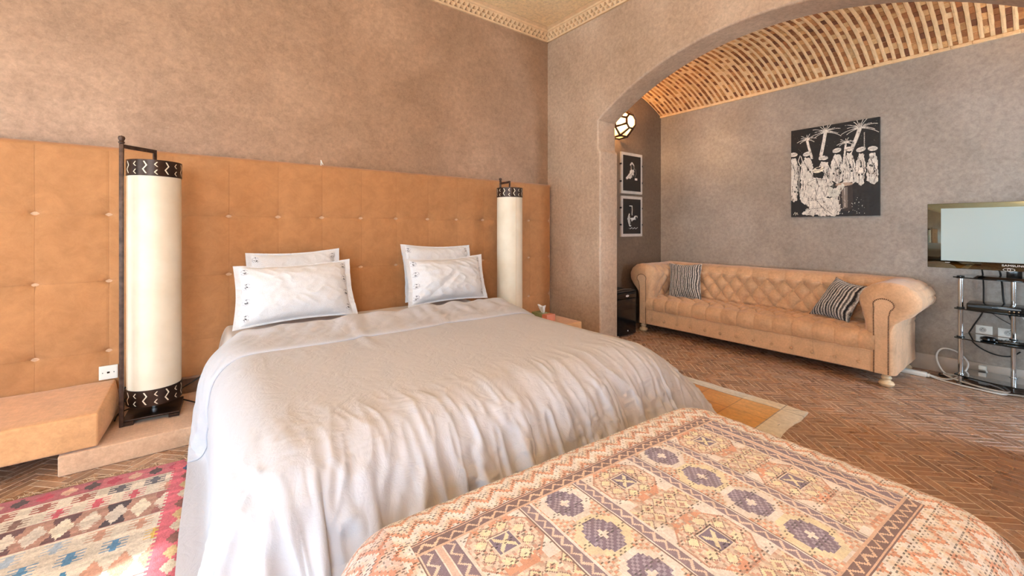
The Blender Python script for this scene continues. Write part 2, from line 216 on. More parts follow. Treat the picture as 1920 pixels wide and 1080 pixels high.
-1,-2,12,-2,-3,-10,5,14,-24,13,-11,19,-8,-4,0,-20,24,-9,-24,42,-12,21,1,-21,-28,23,-1,-16,8,22,1,-3,13,-12,2,-6,4,-1,7,-16,15,3,15,-19,3,3,-18,7,-1,3,4,-11,6,3,-5,9,2,8,-46,28,-22,21,4,-2,-1,6,19,-24,-2,4,4,-12,6,1,0,-2,1,-11,15,-7,11,-3,-7,3,-4,-1,-6,9,0,7,-4,4,-8,5,-5,2,0,5,-2,-1,-4,0,-4,4,0,-60,61,-32,-14,41,6,0,-1,1,-1,5,-2,-3,3,-4,-15,4,11,1,4,1,-2,-2,-14,11,1,5,3,-6,0,4,29,4,5,-6,2,-12,10,12,-11,6,-2,-4,18,-52,44,-11,-3,13,0,-8,1,-13,-2,22,-36,32,4,10,4,-23,-21,36,-31,8,-14,33,4,-5,11,-10,0,-2,-2,3,5,-13,5,12,11,-7,-16,13,-10,0,-1,1,5,-10,4,3,-6,11,0,15,-46,26,-29,23,5,-1,-1,8,16,-24,-4,6,1,-2,0,1,-1,0,-1,0,-6,2,17,-11,6,-10,-5,8,-8,2,6,5,-2,5,-9,2,-4,3,0,3,1,-2,-2,0,-9,8,3,-65,64,-41,3,35,1,1,-1,4,-5,4,2,-6,4,-24,15,4,1,1,1,4,-1,-10,6,-4,-17,27,4,-8,-1,3,27,6,4,-3,-1,-1,-10,15,8,-13,-1,7,15,-79,51,17,-1,-9,8,-6,1,-9,-12,28,-25,13,14,4,8,-25,-16,38,-37,15,-25,37,8,-6,6,-4,-5,3,-8,5,0,8,-20,23,1,11,-26,16,-10,-5,3,0,3,-6,1,3,0,1,0,24,-43,21,-32,21,7,0,-1,9,13,-21,-8,8,3,-3,0,1,-1,0,0,0,-13,10,18,-15,4,-3,-9,5,0,-6,10,2,0,4,-2,-7,-3,6,-1,1,4,-3,-1,1,-14,12,6,-70,66,-48,21,24,1,-1,0,5,-5,1,5,-6,-21,17,3,1,-1,-1,3,2,-5,6,-6,-25,26,3,6,-7,-3,4,28,5,0,3,-5,0,-1,4,6,-5,-1,2,15,-68,-1,54,7,2,-20,15,-5,-5,-21,35,-10,-18,26,6,7,-25,-13,37,-35,17,-34,41,10,-7,1,6,-14,1,2,-2,-1,12,-14,10,2,19,-23,8,-7,-6,2,1,1,-2,0,0,4,-5,4,19,-24,5,-24,7,13,3,-2,10,10,-18,-10,6,9,-6,0,0,1,-2,1,0,-15,16,9,-5,-7,5,-5,1,-7,-3,14,-2,3,3,1,-11,-4,7,1,0,2,-1,1,-1,-11,7,6,-63,60,-49,33,15,-1,0,-1,8,-7,0,6,
-22,15,-8,10,-1,-2,1,1,-4,7,-2,-23,22,-1,2,-9,8,-1,2,29,2,1,7,-12,4,5,-7,3,14,-30,19,3,-14,-40,3,54,5,-11,-10,15,-6,-26,35,-1,-30,27,11,4,-26,-10,35,-28,15,-41,43,12,-5,-5,11,-16,-4,10,-5,1,7,-4,-4,6,20,-11,-11,6,-7,-4,5,-1,0,0,0,1,-2,0,11,11,-27,-9,-8,23,-2,3,6,10,-16,-9,3,12,-7,0,0,0,-1,0,2,-14,14,4,5,-13,6,-2,-1,-11,-1,16,-4,5,1,5,-16,-3,8,1,-3,5,1,0,-1,-11,5,5,-57,56,-48,40,6,0,0,0,4,-3,-2,-2,2,-2,-7,12,-4,1,0,-3,3,-5,-11,23,-12,4,6,-14,10,-7,3,29,2,1,2,-7,1,5,10,-12,2,2,-22,43,-32,-35,-1,0,56,-5,-16,17,0,-15,-2,30,-45,27,19,-2,-25,-9,33,-19,11,-46,45,11,-1,-10,11,-11,-11,16,-6,3,2,3,-15,14,10,4,-23,10,-6,-3,8,-5,-4,10,-6,0,-1,-1,2,27,-30,-4,-20,26,-1,3,3,12,-14,-8,0,11,-4,-2,1,0,0,-2,3,-10,8,5,7,-15,6,2,-3,-14,1,17,-6,6,3,5,-21,-2,10,0,-1,4,1,0,-1,-9,3,3,-52,52,-43,42,0,0,0,-1,2,1,-5,-3,9,-10,7,2,-6,2,0,-1,-6,-10,22,0,-6,0,6,-16,10,0,-5,29,3,-2,2,1,-12,7,16,-4,-45,38,3,31,-49,-6,-25,-1,5,48,-15,14,5,-10,-7,26,-44,23,27,-7,-29,-2,30,-11,4,-46,46,6,6,-12,7,-5,-16,17,-2,2,0,6,-23,23,-7,19,-21,4,-5,-2,10,-3,-14,23,-13,-2,2,-4,0,28,-20,-5,-26,24,5,-7,8,11,-12,-6,-2,10,-3,-2,0,1,1,-4,4,-6,4,-1,14,-12,0,6,-5,-15,2,17,-5,5,4,6,-27,2,9,1,0,4,0,0,-2,-7,1,4,-48,46,-35,38,-2,0,0,0,-2,3,-10,9,4,-3,-10,12,-5,1,-2,-5,-12,18,4,1,-7,3,-1,-11,7,1,-5,33,-7,4,3,0,-15,6,20,-2,-46,12,47,9,-45,-2,-11,-19,0,0,40,9,7,-3,-12,23,-38,13,33,-8,-32,4,27,-6,-3,-41,41,8,6,-15,10,-4,-13,12,-1,0,3,6,-22,17,-10,28,-17,-4,-4,-2,13,-3,-21,33,-16,-6,4,-5,-2,23,-4,-5,-32,19,7,-8,10,9,-9,-6,-2,8,-2,-2,-1,1,2,-3,
3,-2,-2,0,12,-8,-1,6,-3,-16,1,17,-4,3,6,7,-34,8,9,0,0,4,0,-1,-1,-7,1,4,-44,40,-24,28,-1,0,1,-1,-3,3,-5,4,4,-4,-4,3,-1,5,-9,-14,20,3,3,-2,-14,10,-20,19,-10,6,-1,36,-11,0,6,-6,-7,12,10,-2,-19,-47,80,18,-67,24,-2,-21,-19,4,-1,38,15,0,0,-4,0,-24,44,-9,-29,8,22,1,-15,-29,34,6,11,-20,12,-1,-11,6,2,-2,3,2,-6,2,-14,36,-10,-13,-3,-1,12,1,-26,33,-18,5,-4,-4,-2,14,9,-2,-32,7,11,-7,11,6,-7,-7,1,4,0,-2,0,1,0,-1,2,-1,-4,1,10,-5,-6,11,-2,-16,0,15,-3,3,6,8,-37,11,8,0,1,3,-1,0,-2,-5,0,3,-39,32,-10,18,-1,0,1,-1,-2,-3,5,-1,-7,13,-4,-18,26,-8,-20,11,4,3,6,3,-11,-11,-11,19,1,-4,-3,37,-13,-1,0,11,-12,-21,43,-28,30,-81,66,36,-44,-20,29,3,-31,-21,5,-1,44,12,6,-12,-6,-8,27,-5,-22,10,15,2,-19,-18,26,5,12,-16,6,4,-11,3,2,-1,1,2,13,-25,-7,34,-2,-17,-1,-3,12,1,-18,18,-10,3,2,-7,2,3,16,-5,-18,-13,19,-3,6,6,-6,-8,2,3,0,0,-1,1,0,0,0,0,-3,1,6,0,-4,0,6,-15,0,12,-2,2,7,6,-32,8,8,0,1,2,1,-3,-1,-3,0,3,-39,28,3,8,-2,2,-1,0,-1,-4,5,-10,10,3,-6,-13,30,-28,8,4,-7,12,-12,18,-13,-12,-6,18,-5,-4,3,35,-16,7,-5,9,-23,14,6,13,-60,49,-44,78,-35,-18,2,22,2,-26,-22,-10,18,45,9,-12,-5,-5,13,2,-14,8,11,0,-19,-9,19,6,8,-12,5,4,-11,3,2,-1,0,3,13,-27,0,24,2,-15,-2,-2,8,5,-11,2,-5,7,0,-3,2,-3,17,-2,-12,-24,23,-1,4,4,-3,-9,2,1,3,-2,1,0,1,-1,0,0,-3,2,3,2,-3,-4,10,-13,-1,8,0,2,5,6,-26,4,8,0,1,2,-1,-1,-1,-3,2,2,-39,28,7,3,-2,1,2,-2,-10,12,-6,3,-2,6,-26,23,-3,5,-3,-9,8,-21,26,5,-26,4,12,-11,2,2,-3,32,-11,-29,44,-2,-4,-21,17,-31,40,-64,28,54,-25,-4,-17,9,18,-4,-8,-36,-3,26,39,-6,-12,6,-2,9,-10,8,6,-1,-17,-2,12,6,7,-11,5,2,-8,4,-2,0,2,1,9,
-17,-2,17,3,-10,-4,-1,5,11,-4,-22,5,11,-1,-2,-1,3,1,18,-17,-26,22,-1,1,6,-1,-8,1,0,2,0,0,-2,4,-1,-1,-1,0,1,-1,5,-2,-7,13,-12,-2,7,-1,3,3,5,-20,3,6,0,1,1,0,-2,0,-2,2,0,-28,15,11,1,1,-3,5,-10,6,2,-5,1,0,-19,24,-16,23,-8,-5,2,-30,29,8,-15,2,1,-5,2,1,1,2,35,-50,47,-13,7,14,-18,-7,-5,-5,-14,8,0,23,11,-10,-10,-1,19,-10,17,-42,-10,37,22,-16,10,-4,6,-4,5,4,-1,-13,-1,9,6,3,-8,4,3,-5,-1,-1,3,-1,0,7,-7,-5,9,5,-5,-5,-1,2,14,-5,-23,6,10,-1,1,-2,3,-9,22,-7,-22,12,1,-1,4,0,-4,1,-1,1,0,0,-2,5,-3,0,-1,1,1,-3,7,-4,-6,12,-9,-4,7,-1,2,3,4,-16,3,4,0,1,1,-2,0,0,-2,2,1,-22,9,11,0,-1,0,6,-12,4,4,-5,0,-21,27,-15,9,12,-5,-3,-34,28,6,-8,1,-3,1,1,1,7,-5,-52,19,-14,12,9,-1,1,6,-4,-25,6,-11,0,2,-2,-4,23,9,-3,-20,23,17,-15,-17,-27,50,5,-6,7,-1,1,2,3,-1,-10,2,5,4,4,-9,6,1,-5,1,-2,1,2,-1,4,0,-7,4,5,-1,-6,0,0,13,-2,-22,1,13,-1,2,-3,0,0,9,-2,-9,1,0,-2,4,1,-1,-1,-1,2,-2,2,-4,5,1,-4,1,0,1,-3,4,-5,0,14,-12,-3,4,0,1,3,3,-11,0,4,0,1,1,-2,0,-1,-1,1,3,-14,-1,13,-1,-1,0,4,-9,4,0,-1,-22,24,-9,7,-2,17,-10,-35,26,4,-7,3,1,2,0,-2,-5,0,-17,7,39,-63,61,-8,-7,7,-2,7,-27,-2,-1,-10,9,-4,-2,1,-7,25,20,-39,35,3,-6,-5,-38,53,0,-2,3,1,1,2,-1,-6,6,-3,4,4,-6,1,3,-3,0,-2,1,2,-1,1,5,-8,2,2,4,-6,0,0,5,7,-19,-6,14,0,2,-3,-1,9,-8,10,-7,-10,7,0,0,1,-1,0,0,0,0,1,-2,1,2,-2,0,0,-1,1,2,-3,-4,13,-5,-6,3,0,1,1,3,-7,0,2,0,1,0,-2,1,0,-2,-1,0,2,-9,10,-1,-1,0,1,-3,0,2,-24,24,-8,5,0,3,7,-30,16,2,-4,1,2,-2,-1,7,-20,11,1,-1,5,-23,63,-32,30,-32,30,1,-29,34,-33,0,-13,6,-8,0,6,-2,-3,4,35,-39,31,6,-1,2,-33,42,-4,2,1,2,0,0,-3,1,2,1,3,-3,0,0,-2,1,-1,0,3,-2,0,
4,-4,-1,1,4,-2,-1,0,0,10,-16,2,0,0,3,3,-4,9,-8,7,-4,-6,3,0,-1,3,-2,0,-1,1,0,1,-1,0,1,-1,0,-1,1,0,0,2,-2,4,-3,-1,-1,0,2,1,2,-6,2,0,-1,2,-1,0,0,-1,0,0,0,-2,-2,4,0,-1,-1,2,-4,3,-20,19,-5,2,0,6,-8,-8,9,-3,0,0,1,0,4,-20,12,1,2,4,-8,-8,-6,47,-14,7,-17,21,-45,45,-22,-2,-2,-1,0,-7,-1,1,-3,-5,1,-11,44,-36,42,-11,0,7,-12,21,-1,1,2,-1,2,-2,-1,2,2,2,-3,-1,1,-1,0,-1,1,1,-1,0,3,-1,-3,-2,3,4,-3,2,-3,7,-8,-4,5,-2,1,3,-1,3,0,-2,4,-6,-2,3,-2,2,-1,0,0,-1,2,-1,1,-1,0,0,0,0,0,0,1,1,-3,4,-1,-2,-1,1,1,0,1,-2,0,0,0,0,0,-1,1,0,-1,1,-1,0,-2,2,-1,0,0,-2,3,-16,14,-5,0,2,5,-15,3,9,-5,-1,3,-3,1,-1,-9,16,-9,0,1,-14,6,5,-12,53,2,-7,-2,1,-24,-38,34,9,1,-3,2,-8,0,-4,-2,9,-1,-8,-10,34,-31,42,-12,0,11,-4,10,-1,2,-1,1,0,0,0,1,2,-2,-1,2,-2,-1,1,0,1,-1,0,1,2,-4,1,-2,3,1,0,-1,2,-1,-4,1,1,-1,1,1,1,5,-8,4,-2,0,-1,1,-1,0,0,0,0,0,1,0,-1,0,0,0,0,0,0,1,1,-2,2,-1,-1,0,0,1,0,1,-3,2,-1,-1,1,0,0,0,0,0,-1,1,0,-2,1,0,-1,-1,1,-7,3,1,-5,3,4,-12,4,2,2,-3,1,-3,-3,3,0,3,0,1,-4,6,-14,-1,0,4,39,-1,1,-2,-49,47,-29,-15,3,2,3,4,1,3,1,-4,4,-2,-4,3,-9,22,-13,26,-3,-3,9,1,2,2,-1,2,0,-1,0,1,1,-1,-1,1,0,-1,0,0,0,1,-1,0,2,-2,0,-1,2,0,1,0,-2,2,-2,0,0,0,0,0,0,6,-5,0,0,0,0,0,-1,0,1,-1,0,0,1,0,-1,0,0,0,0,0,1,-1,2,-1,0,0,-1,0,0,1,0,0,-1,0,0,0,0,0,0,0,0,0,0,0,1,-2,0,-1,1,-2,-1,-2,3,-7,3,2,-10,6,-1,0,2,-4,1,0,7,-3,-2,0,-4,-3,0,-13,10,2,5,16,18,5,1,0,-16,-28,44,-28,-12,0,-3,-2,5,2,1,-1,1,3,0,3,7,3,3,5,7,1,1,5,-1,3,0,1,0,-1,1,-1,1,0,0,-1,1,-1,0,0,1,0,-1,0,1,-1,1,-1,0,1,1,-1,0,0,-1,0,1,-1,0,0,1,1,0,-1,0,0,0,0,0,-1,0,1,-1,0,1,-1,0,1,-1,0,1,-1,0,1,0,0,0,-1,
1,-1,0,1,0,-1,0,1,-1,0,0,0,0,1,-1,0,0,1,-1,-1,1,-1,-1,-1,0,-2,0,-2,-2,-2,1,0,1,-1,3,-3,1,-1,-2,0,-1,-15,10,3,2,-2,2,3,0,13,17,-2,-1,14,-4,-9,-25,27,-23,-2,-4,0,0,1,0,-2,-4,-1,17,-3,-2,11,2,7,0,7,2,4,0,4,-1,2,-2,1,0,-1,1,0,-1,1,-1,1,-1,1,-1,1,-1,0,1,-1,1,-1,1,0,0,0,-1,1,0,-1,0,1,-1,1,-1,1,1,-2,1,0,0,0,0,0,-1,1,-1,0,1,-1,0,1,-1,1,-1,1,-1,0,1,0,-1,1,-1,1,-1,1,-1,1,-1,0,1,-1,0,0,1,-1,0,0,1,-1,1,-1,0,-2,1,-2,0,-2,-1,-1,-2,-1,-1,-1,0,0,-1,0,1,-1,1,-1,0,0,1,11,-5,-3,-3,2,0,40,-36,32,-32,32,-10,14,-10,-23,-1,-18,16,1,2,0,-4,-1,-1,-6,11,0,5,4,6,5,3,6,1,4,-1,6,-3,3,-1,-1,1,-1,1,-1,1,0,-1,1,-1,1,-1,1,-1,0,1,-1,1,-1,1,0,0,0,-1,1,-1,0,1,0,-1,1,-1,1,-1,1,0,-1,2,-1,0,0,-1,0,1,-1,1,-1,0,1,-1,1,-1,1,-1,1,-1,1,-1,1,-1,1,-1,0,1,-1,1,-1,0,1,-1,0,1,-1,0,1,-1,0,2,-2,0,-2,1,-2,0,-2,0,-1,-6,0,-1,1,0,-1,1,0,-1,1,-1,1,0,-1,1,10,-21,9,10,0,-7,-7,41,1,-32,26,-18,0,22,-42,16,5,-12,3,5,0,1,-1,-2,1,-4,5,0,10,-6,21,-5,6,1,5,0,4,-1,1,0,-1,1,-1,1,-1,1,-1,1,-1,1,-1,1,-1,1,-1,1,-1,1,-1,1,0,0,-1,1,-1,1,-1,1,-1,1,-1,1,-1,1,-1,0,1,1,-1,0,-1,1,-1,0,1,-1,1,0,-1,0,1,0,-1,0,1,-1,1,-1,0,1,-1,1,-1,1,-1,0,1,-1,0,1,-1,1,-1,1,-1,1,-2,3,-2,2,-5,3,-4,1,-1,-3,-2,-4,1,0,-1,1,0,0,0,0,0,0,0,0,0,-1,2,1,5,-28,18,4,28,3,-2,-15,16,-9,-25,-31,45,6,-30,18,2,1,0,1,1,-1,1,0,2,3,6,12,-4,1,6,-1,7,-2,5,-2,3,-2,0,1,0,-1,0,1,-1,1,-1,1,-1,1,-1,1,-1,1,-1,1,-1,1,0,-1,1,-1,1,-1,1,-1,1,-1,1,-1,0,1,-1,1,0,0,0,-1,1,-1,1,-1,1,-1,0,1,0,-1,1,0,-1,0,1,-1,0,1,-1,0,1,0,-1,1,-1,0,1,-1,0,1,-1,1,-1,1,-1,1,-2,3,-2,2,-5,2,-3,0,0,-2,0,-2,-1,0,-2,1,0,-1,-1,0,1,-1,
0,1,-2,3,-3,1,0,-4,-28,29,28,-39,50,4,-10,-32,-36,25,14,0,5,2,-1,1,1,1,-6,1,0,-2,2,1,9,-6,17,4,3,-1,5,0,3,0,0,0,1,-1,1,-1,1,-1,0,1,-1,1,-1,1,-1,1,-1,0,1,-1,1,-1,1,0,-1,1,-1,1,-1,0,1,-1,1,-1,1,-1,1,-1,1,0,0,-1,1,-1,0,1,-1,1,-1,0,1,1,-2,0,1,-1,1,-1,0,0,1,-1,0,1,0,-1,1,-1,0,1,-1,0,1,0,-1,0,1,-1,0,1,-1,1,-4,2,-3,0,0,-4,0,-5,1,0,0,0,0,0,0,-1,0,0,0,1,0,-1,1,0,0,2,8,-7,-33,72,-18,21,-11,-37,0,19,-9,-2,3,8,-2,-1,-3,-6,1,0,-1,2,4,-1,11,10,0,2,5,2,3,2,2,0,0,0,0,1,-1,0,1,-1,1,-1,0,1,-1,1,-1,0,1,-1,1,-1,1,-1,1,-1,1,-1,1,-1,1,-1,0,1,-1,1,-1,1,-1,1,-1,1,0,-1,1,-1,0,1,-1,0,1,-1,1,0,0,-1,1,-1,0,1,-1,0,1,-1,0,1,0,-1,1,-1,0,1,-1,0,1,-1,1,-1,1,-1,-1,2,-1,1,-4,1,-2,0,0,-4,1,-5,0,-1,1,0,0,0,0,0,-1,1,0,0,-1,1,0,0,-1,1,-1,10,-18,53,4,3,1,-26,-16,-23,40,-8,-1,-3,-3,-1,-1,-2,5,-2,-1,-3,10,7,3,4,5,2,6,1,3,1,3,0,0,0,1,-1,0,1,-1,0,1,-1,0,1,-1,0,1,-1,1,-1,0,1,-1,1,0,-1,0,1,-1,1,-1,0,1,-1,1,-1,0,1,0,-1,1,-1,1,-1,1,-1,0,1,-1,0,1,-1,0,1,1,-2,1,-1,0,1,-1,0,1,-1,1,-1,1,-1,0,1,-1,0,1,-1,1,-1,0,1,-1,0,0,1,-2,2,-4,1,-2,0,0,-4,1,-5,0,0,-1,1,0,0,0,0,-1,1,0,0,0,-1,1,0,-1,1,0,-1,1876,-1886,1,0,1,-8,7,-3,5,-2,-3,3,4,-2,-7,4,1,0,6,4,1,-3,-1,1,0,0,1,2,-1,3,-1,14,1,-8,-4,13,-1,4,15,-6,-2,1,-3,-3,-3,24,-8,0,8,2,-62,25,-1,-19,18,-10,-5,-2,-3,4,-1,-1,0,-2,1,-1,-4,3,7,-19,-15,9,-4,0,3,25,-12,-6,2,7,4,-1,1,-3,3,3,-2,3,3,1,5,-2,0,2,0,-1,-1,2,0,-1,1,1,-3,-2,5,2,1,3,4,-28,11,-4,2,5,2,2,36,-85,36,2,12,13,-57,27,-1,-3,2,4,-2,1,0,-1,-2,-2,6,10,-14,0,8,-1,1,-4,42,-52,1,0,1,-5,-2,7,0,-1,-2,2,5,-4,-6,4,2,0,5,3,2,-6,4,-2,1,1,0,2,-1,2,1,
2,12,-15,17,-11,12,7,2,-11,18,-12,-15,31,-15,23,-15,6,7,-68,10,21,4,-13,-7,-3,0,-1,-2,2,0,1,-1,-2,1,-1,-3,0,9,-2,8,-16,-20,3,3,7,9,-17,33,-18,4,0,0,-4,4,1,4,-2,2,7,0,-2,2,1,0,-2,1,1,0,-1,2,-1,-1,-2,2,4,-1,4,6,-28,9,-5,6,6,-5,4,-7,8,-11,1,5,-7,3,-5,-3,-3,4,2,0,0,0,-2,-4,5,2,5,-1,-9,6,4,-2,0,42,-52,1,-1,1,-3,-1,4,0,0,0,1,1,-2,-3,4,0,0,5,3,-3,3,0,-4,3,3,-2,2,-1,2,0,3,3,-2,-3,22,-6,12,-3,-28,34,-19,-13,34,25,-17,-37,39,-48,-15,3,32,-16,-11,1,0,-2,-1,-2,2,0,1,-1,-1,1,-1,-4,-3,11,4,-1,2,5,-16,-16,-2,1,13,11,17,-23,0,0,-4,4,1,5,-3,2,8,-1,-2,1,3,-3,1,1,0,0,0,0,0,-1,0,-1,4,1,1,6,-23,5,-5,6,10,-8,3,-6,8,-12,3,0,0,-5,4,-8,-2,6,0,0,0,-1,-6,3,8,-3,5,0,-10,3,5,5,-5,41,-50,0,-1,1,-3,0,2,1,0,0,1,-1,-1,1,2,-1,1,4,1,-5,7,3,-5,-1,2,6,-4,0,2,1,1,4,-7,6,15,-5,20,-35,6,7,4,-2,19,24,-40,0,-27,2,-9,8,13,9,-28,-2,2,2,-1,-1,1,0,1,-2,1,0,-1,-4,-4,11,5,1,1,3,0,10,-28,-14,17,3,30,-29,-2,-2,-3,-1,6,-2,18,-19,18,0,-6,1,1,0,1,0,0,0,0,0,0,-1,-1,2,1,1,2,6,-23,4,-4,7,2,7,-5,-6,7,-11,3,-3,4,-7,6,-12,3,5,0,-1,-1,-7,3,8,0,-1,4,1,-12,4,6,4,-6,44,-54,0,-1,0,0,0,2,-1,2,0,-1,-2,3,-1,1,2,-1,3,1,-3,2,11,-8,-6,6,7,-2,-3,2,1,1,1,-1,1,14,0,18,-44,24,-9,14,-23,43,-26,-10,12,-31,10,-4,19,-8,-16,5,-6,-2,6,-1,-2,0,1,0,0,0,1,0,-7,-6,13,7,1,2,-1,3,15,-7,4,-33,18,-16,30,-16,-9,-10,4,6,5,2,0,4,2,2,-5,1,0,0,1,1,-1,-1,2,-1,-3,1,4,-1,1,0,8,-22,-3,8,1,2,8,-7,-5,7,-10,-3,1,5,-2,-7,0,2,0,2,0,-9,0,11,1,-2,1,4,0,-12,4,6,3,-4,44,-55,0,-1,1,0,1,1,-1,2,2,-5,-2,7,-3,0,2,0,5,-4,4,-7,14,-1,-10,7,2,3,-6,4,-1,3,-3,4,-3,14,8,8,-47,23,6,-24,49,-73,
38,28,-38,-6,5,10,-6,21,-36,1,3,5,-1,0,0,-5,1,0,1,1,-1,1,-2,9,3,-1,6,1,2,-1,7,15,-27,3,-10,-3,4,-16,5,29,-29,7,-4,8,2,8,-4,1,-3,0,0,0,0,1,2,-3,-1,2,-3,4,0,1,0,-1,9,-24,-2,13,-29,36,7,-15,7,-3,-11,-5,5,4,-12,8,-7,3,-1,5,-11,1,7,4,-1,0,-1,6,0,-16,10,1,6,-4,42,-53,0,-1,1,0,-1,5,-4,3,1,-1,-4,3,-1,2,0,4,3,-9,7,-3,4,7,-4,1,0,1,-1,2,0,-14,29,-12,-7,18,15,-50,45,-45,8,20,27,-35,2,-36,25,12,0,9,-51,51,-38,8,4,5,-2,0,2,-1,2,0,-1,2,1,0,4,12,-8,-6,8,-1,2,0,4,-6,21,-23,-10,-14,-11,28,3,9,-13,-4,-3,8,-8,23,-13,8,-5,-3,1,0,0,1,0,2,-6,1,1,7,-4,0,1,-1,8,-23,-6,9,-14,32,-4,4,-2,-7,-12,0,0,8,-14,7,0,-5,4,-4,-3,6,0,5,2,-4,1,6,-11,0,7,-1,4,-2,42,-53,-1,1,-1,2,-3,5,-3,1,3,4,-11,6,-2,1,2,-2,6,1,-3,1,1,8,-3,1,-1,0,-3,8,-13,6,1,22,-23,-2,5,24,-3,-42,-13,37,-4,4,-5,6,1,23,-35,-43,39,-5,11,0,-1,0,1,-2,1,2,0,-2,0,-2,2,-2,7,12,-9,-7,6,7,-5,1,5,-3,6,-56,40,-4,6,-5,7,-1,2,-14,-2,-6,25,1,-4,-1,1,-5,2,0,-1,1,-2,3,-2,-4,1,8,2,-5,1,-2,9,-27,0,4,-7,28,-3,3,-2,-8,-10,-2,1,2,-3,1,-2,1,1,-5,-2,2,12,-6,5,-1,-2,4,-14,12,0,-3,9,-4,43,-55,0,0,0,4,-5,1,3,0,2,0,-5,6,-4,0,5,-4,6,1,-3,1,1,1,11,-5,-3,-2,1,3,-10,13,-10,11,16,-26,0,27,-43,15,9,-1,2,-1,-3,6,-4,-5,-30,26,11,-13,6,-2,0,1,-1,-2,3,1,0,-2,-1,-1,1,0,8,-14,28,-20,16,-5,-2,2,1,1,-33,15,7,-3,3,-7,13,-5,-3,-12,8,-10,26,-2,-5,1,-1,-3,1,0,-1,1,-2,0,1,-2,0,1,7,3,-6,-4,10,-29,0,-4,23,8,-3,-3,0,10,-23,-2,0,4,-4,0,-1,1,-2,1,-6,5,1,8,2,0,-4,-2,-9,16,-8,4,4,2,42,-54,-1,1,-2,5,0,-3,-3,8,3,-7,4,-1,1,-1,3,-3,2,3,-2,1,1,-10,34,-17,-4,0,0,2,-9,-7,28,-10,18,-46,48,-33,16,-3,0,0,0,0,1,
-10,-1,8,-11,3,7,-5,4,-2,-1,0,0,-1,2,2,-2,-1,-1,-1,1,-1,8,-12,16,2,4,-3,-2,2,-2,-11,-15,16,5,-3,-6,3,6,-2,-10,5,-1,-12,28,-3,-4,0,-1,-3,0,1,0,0,-2,0,1,-2,0,1,0,8,4,-12,5,-25,0,-3,30,1,-2,-11,8,-8,-2,-2,10,-11,-9,7,-2,5,-7,2,-8,3,14,-5,10,-5,-9,0,6,1,-5,10,-6,9,42,-55,1,-1,-2,4,0,0,-4,10,3,-7,0,-3,6,4,-2,-4,1,3,-1,1,-10,-4,51,-26,-7,1,0,-1,-8,-11,34,-5,-2,-30,47,-24,7,-4,0,-1,1,-1,-8,-1,13,-10,-6,7,-2,5,-3,1,-1,0,-1,-1,2,2,-2,-2,0,0,-2,3,0,-1,11,3,1,-1,-8,11,-16,-4,6,-1,1,5,-11,8,1,-6,1,-1,-4,-8,28,-3,-5,0,-1,-3,0,0,1,-1,0,0,0,-2,0,1,0,1,9,-2,-40,43,-32,0,32,-7,7,-15,-3,9,-7,-4,1,5,-16,5,4,-5,2,-3,-3,4,4,5,1,1,-8,0,4,-3,0,-4,23,-9,41,-54,1,0,-3,3,1,-5,6,-1,9,0,-8,-1,7,-1,3,-6,1,2,0,-6,-3,-4,42,-4,-18,1,-2,-1,-8,-16,29,18,-22,-34,61,-9,-13,-1,-1,-1,0,-6,-3,8,-1,-2,-9,12,-13,15,-3,-1,-1,-1,-1,-1,2,2,-3,0,0,-2,0,1,2,-4,13,4,0,-12,5,10,-19,3,-1,-3,16,-11,0,1,-1,0,-3,-1,-3,-7,27,-2,-6,-1,2,-5,-1,0,1,-1,3,-1,-2,-1,0,0,2,0,8,-23,2,-17,46,-60,58,-2,11,-27,-3,1,-3,1,7,-16,8,-6,0,-3,5,-1,-1,-1,4,4,-2,2,-2,-1,1,-5,3,-2,18,2,42,-56,2,0,-2,0,0,3,0,0,0,10,0,-10,7,-3,-2,11,-16,13,-9,-1,2,-11,46,-10,-8,-5,-4,-4,-1,-15,19,-2,27,-54,54,11,-35,10,-4,-1,-2,-3,-3,5,0,-8,-1,-29,70,-30,-2,0,-2,-1,-1,-1,2,2,-3,0,-1,-1,1,2,-1,-4,14,5,-13,7,3,-5,0,-9,2,-1,1,5,9,-12,0,-2,-2,0,-5,-1,23,-2,-6,1,-1,-3,-2,1,-1,0,2,1,-5,3,-2,-1,-3,12,-10,-8,1,-19,28,-27,44,3,3,-21,-6,0,-3,2,3,-12,3,-4,5,-4,3,0,-2,1,3,1,1,0,-1,-1,0,-9,3,14,2,13,42,-59,2,0,4,-1,1,0,1,-1,-2,8,-2,9,-16,10,-1,2,-4,-1,0,1,-3,-12,15,47,-30,-4,-7,-7,
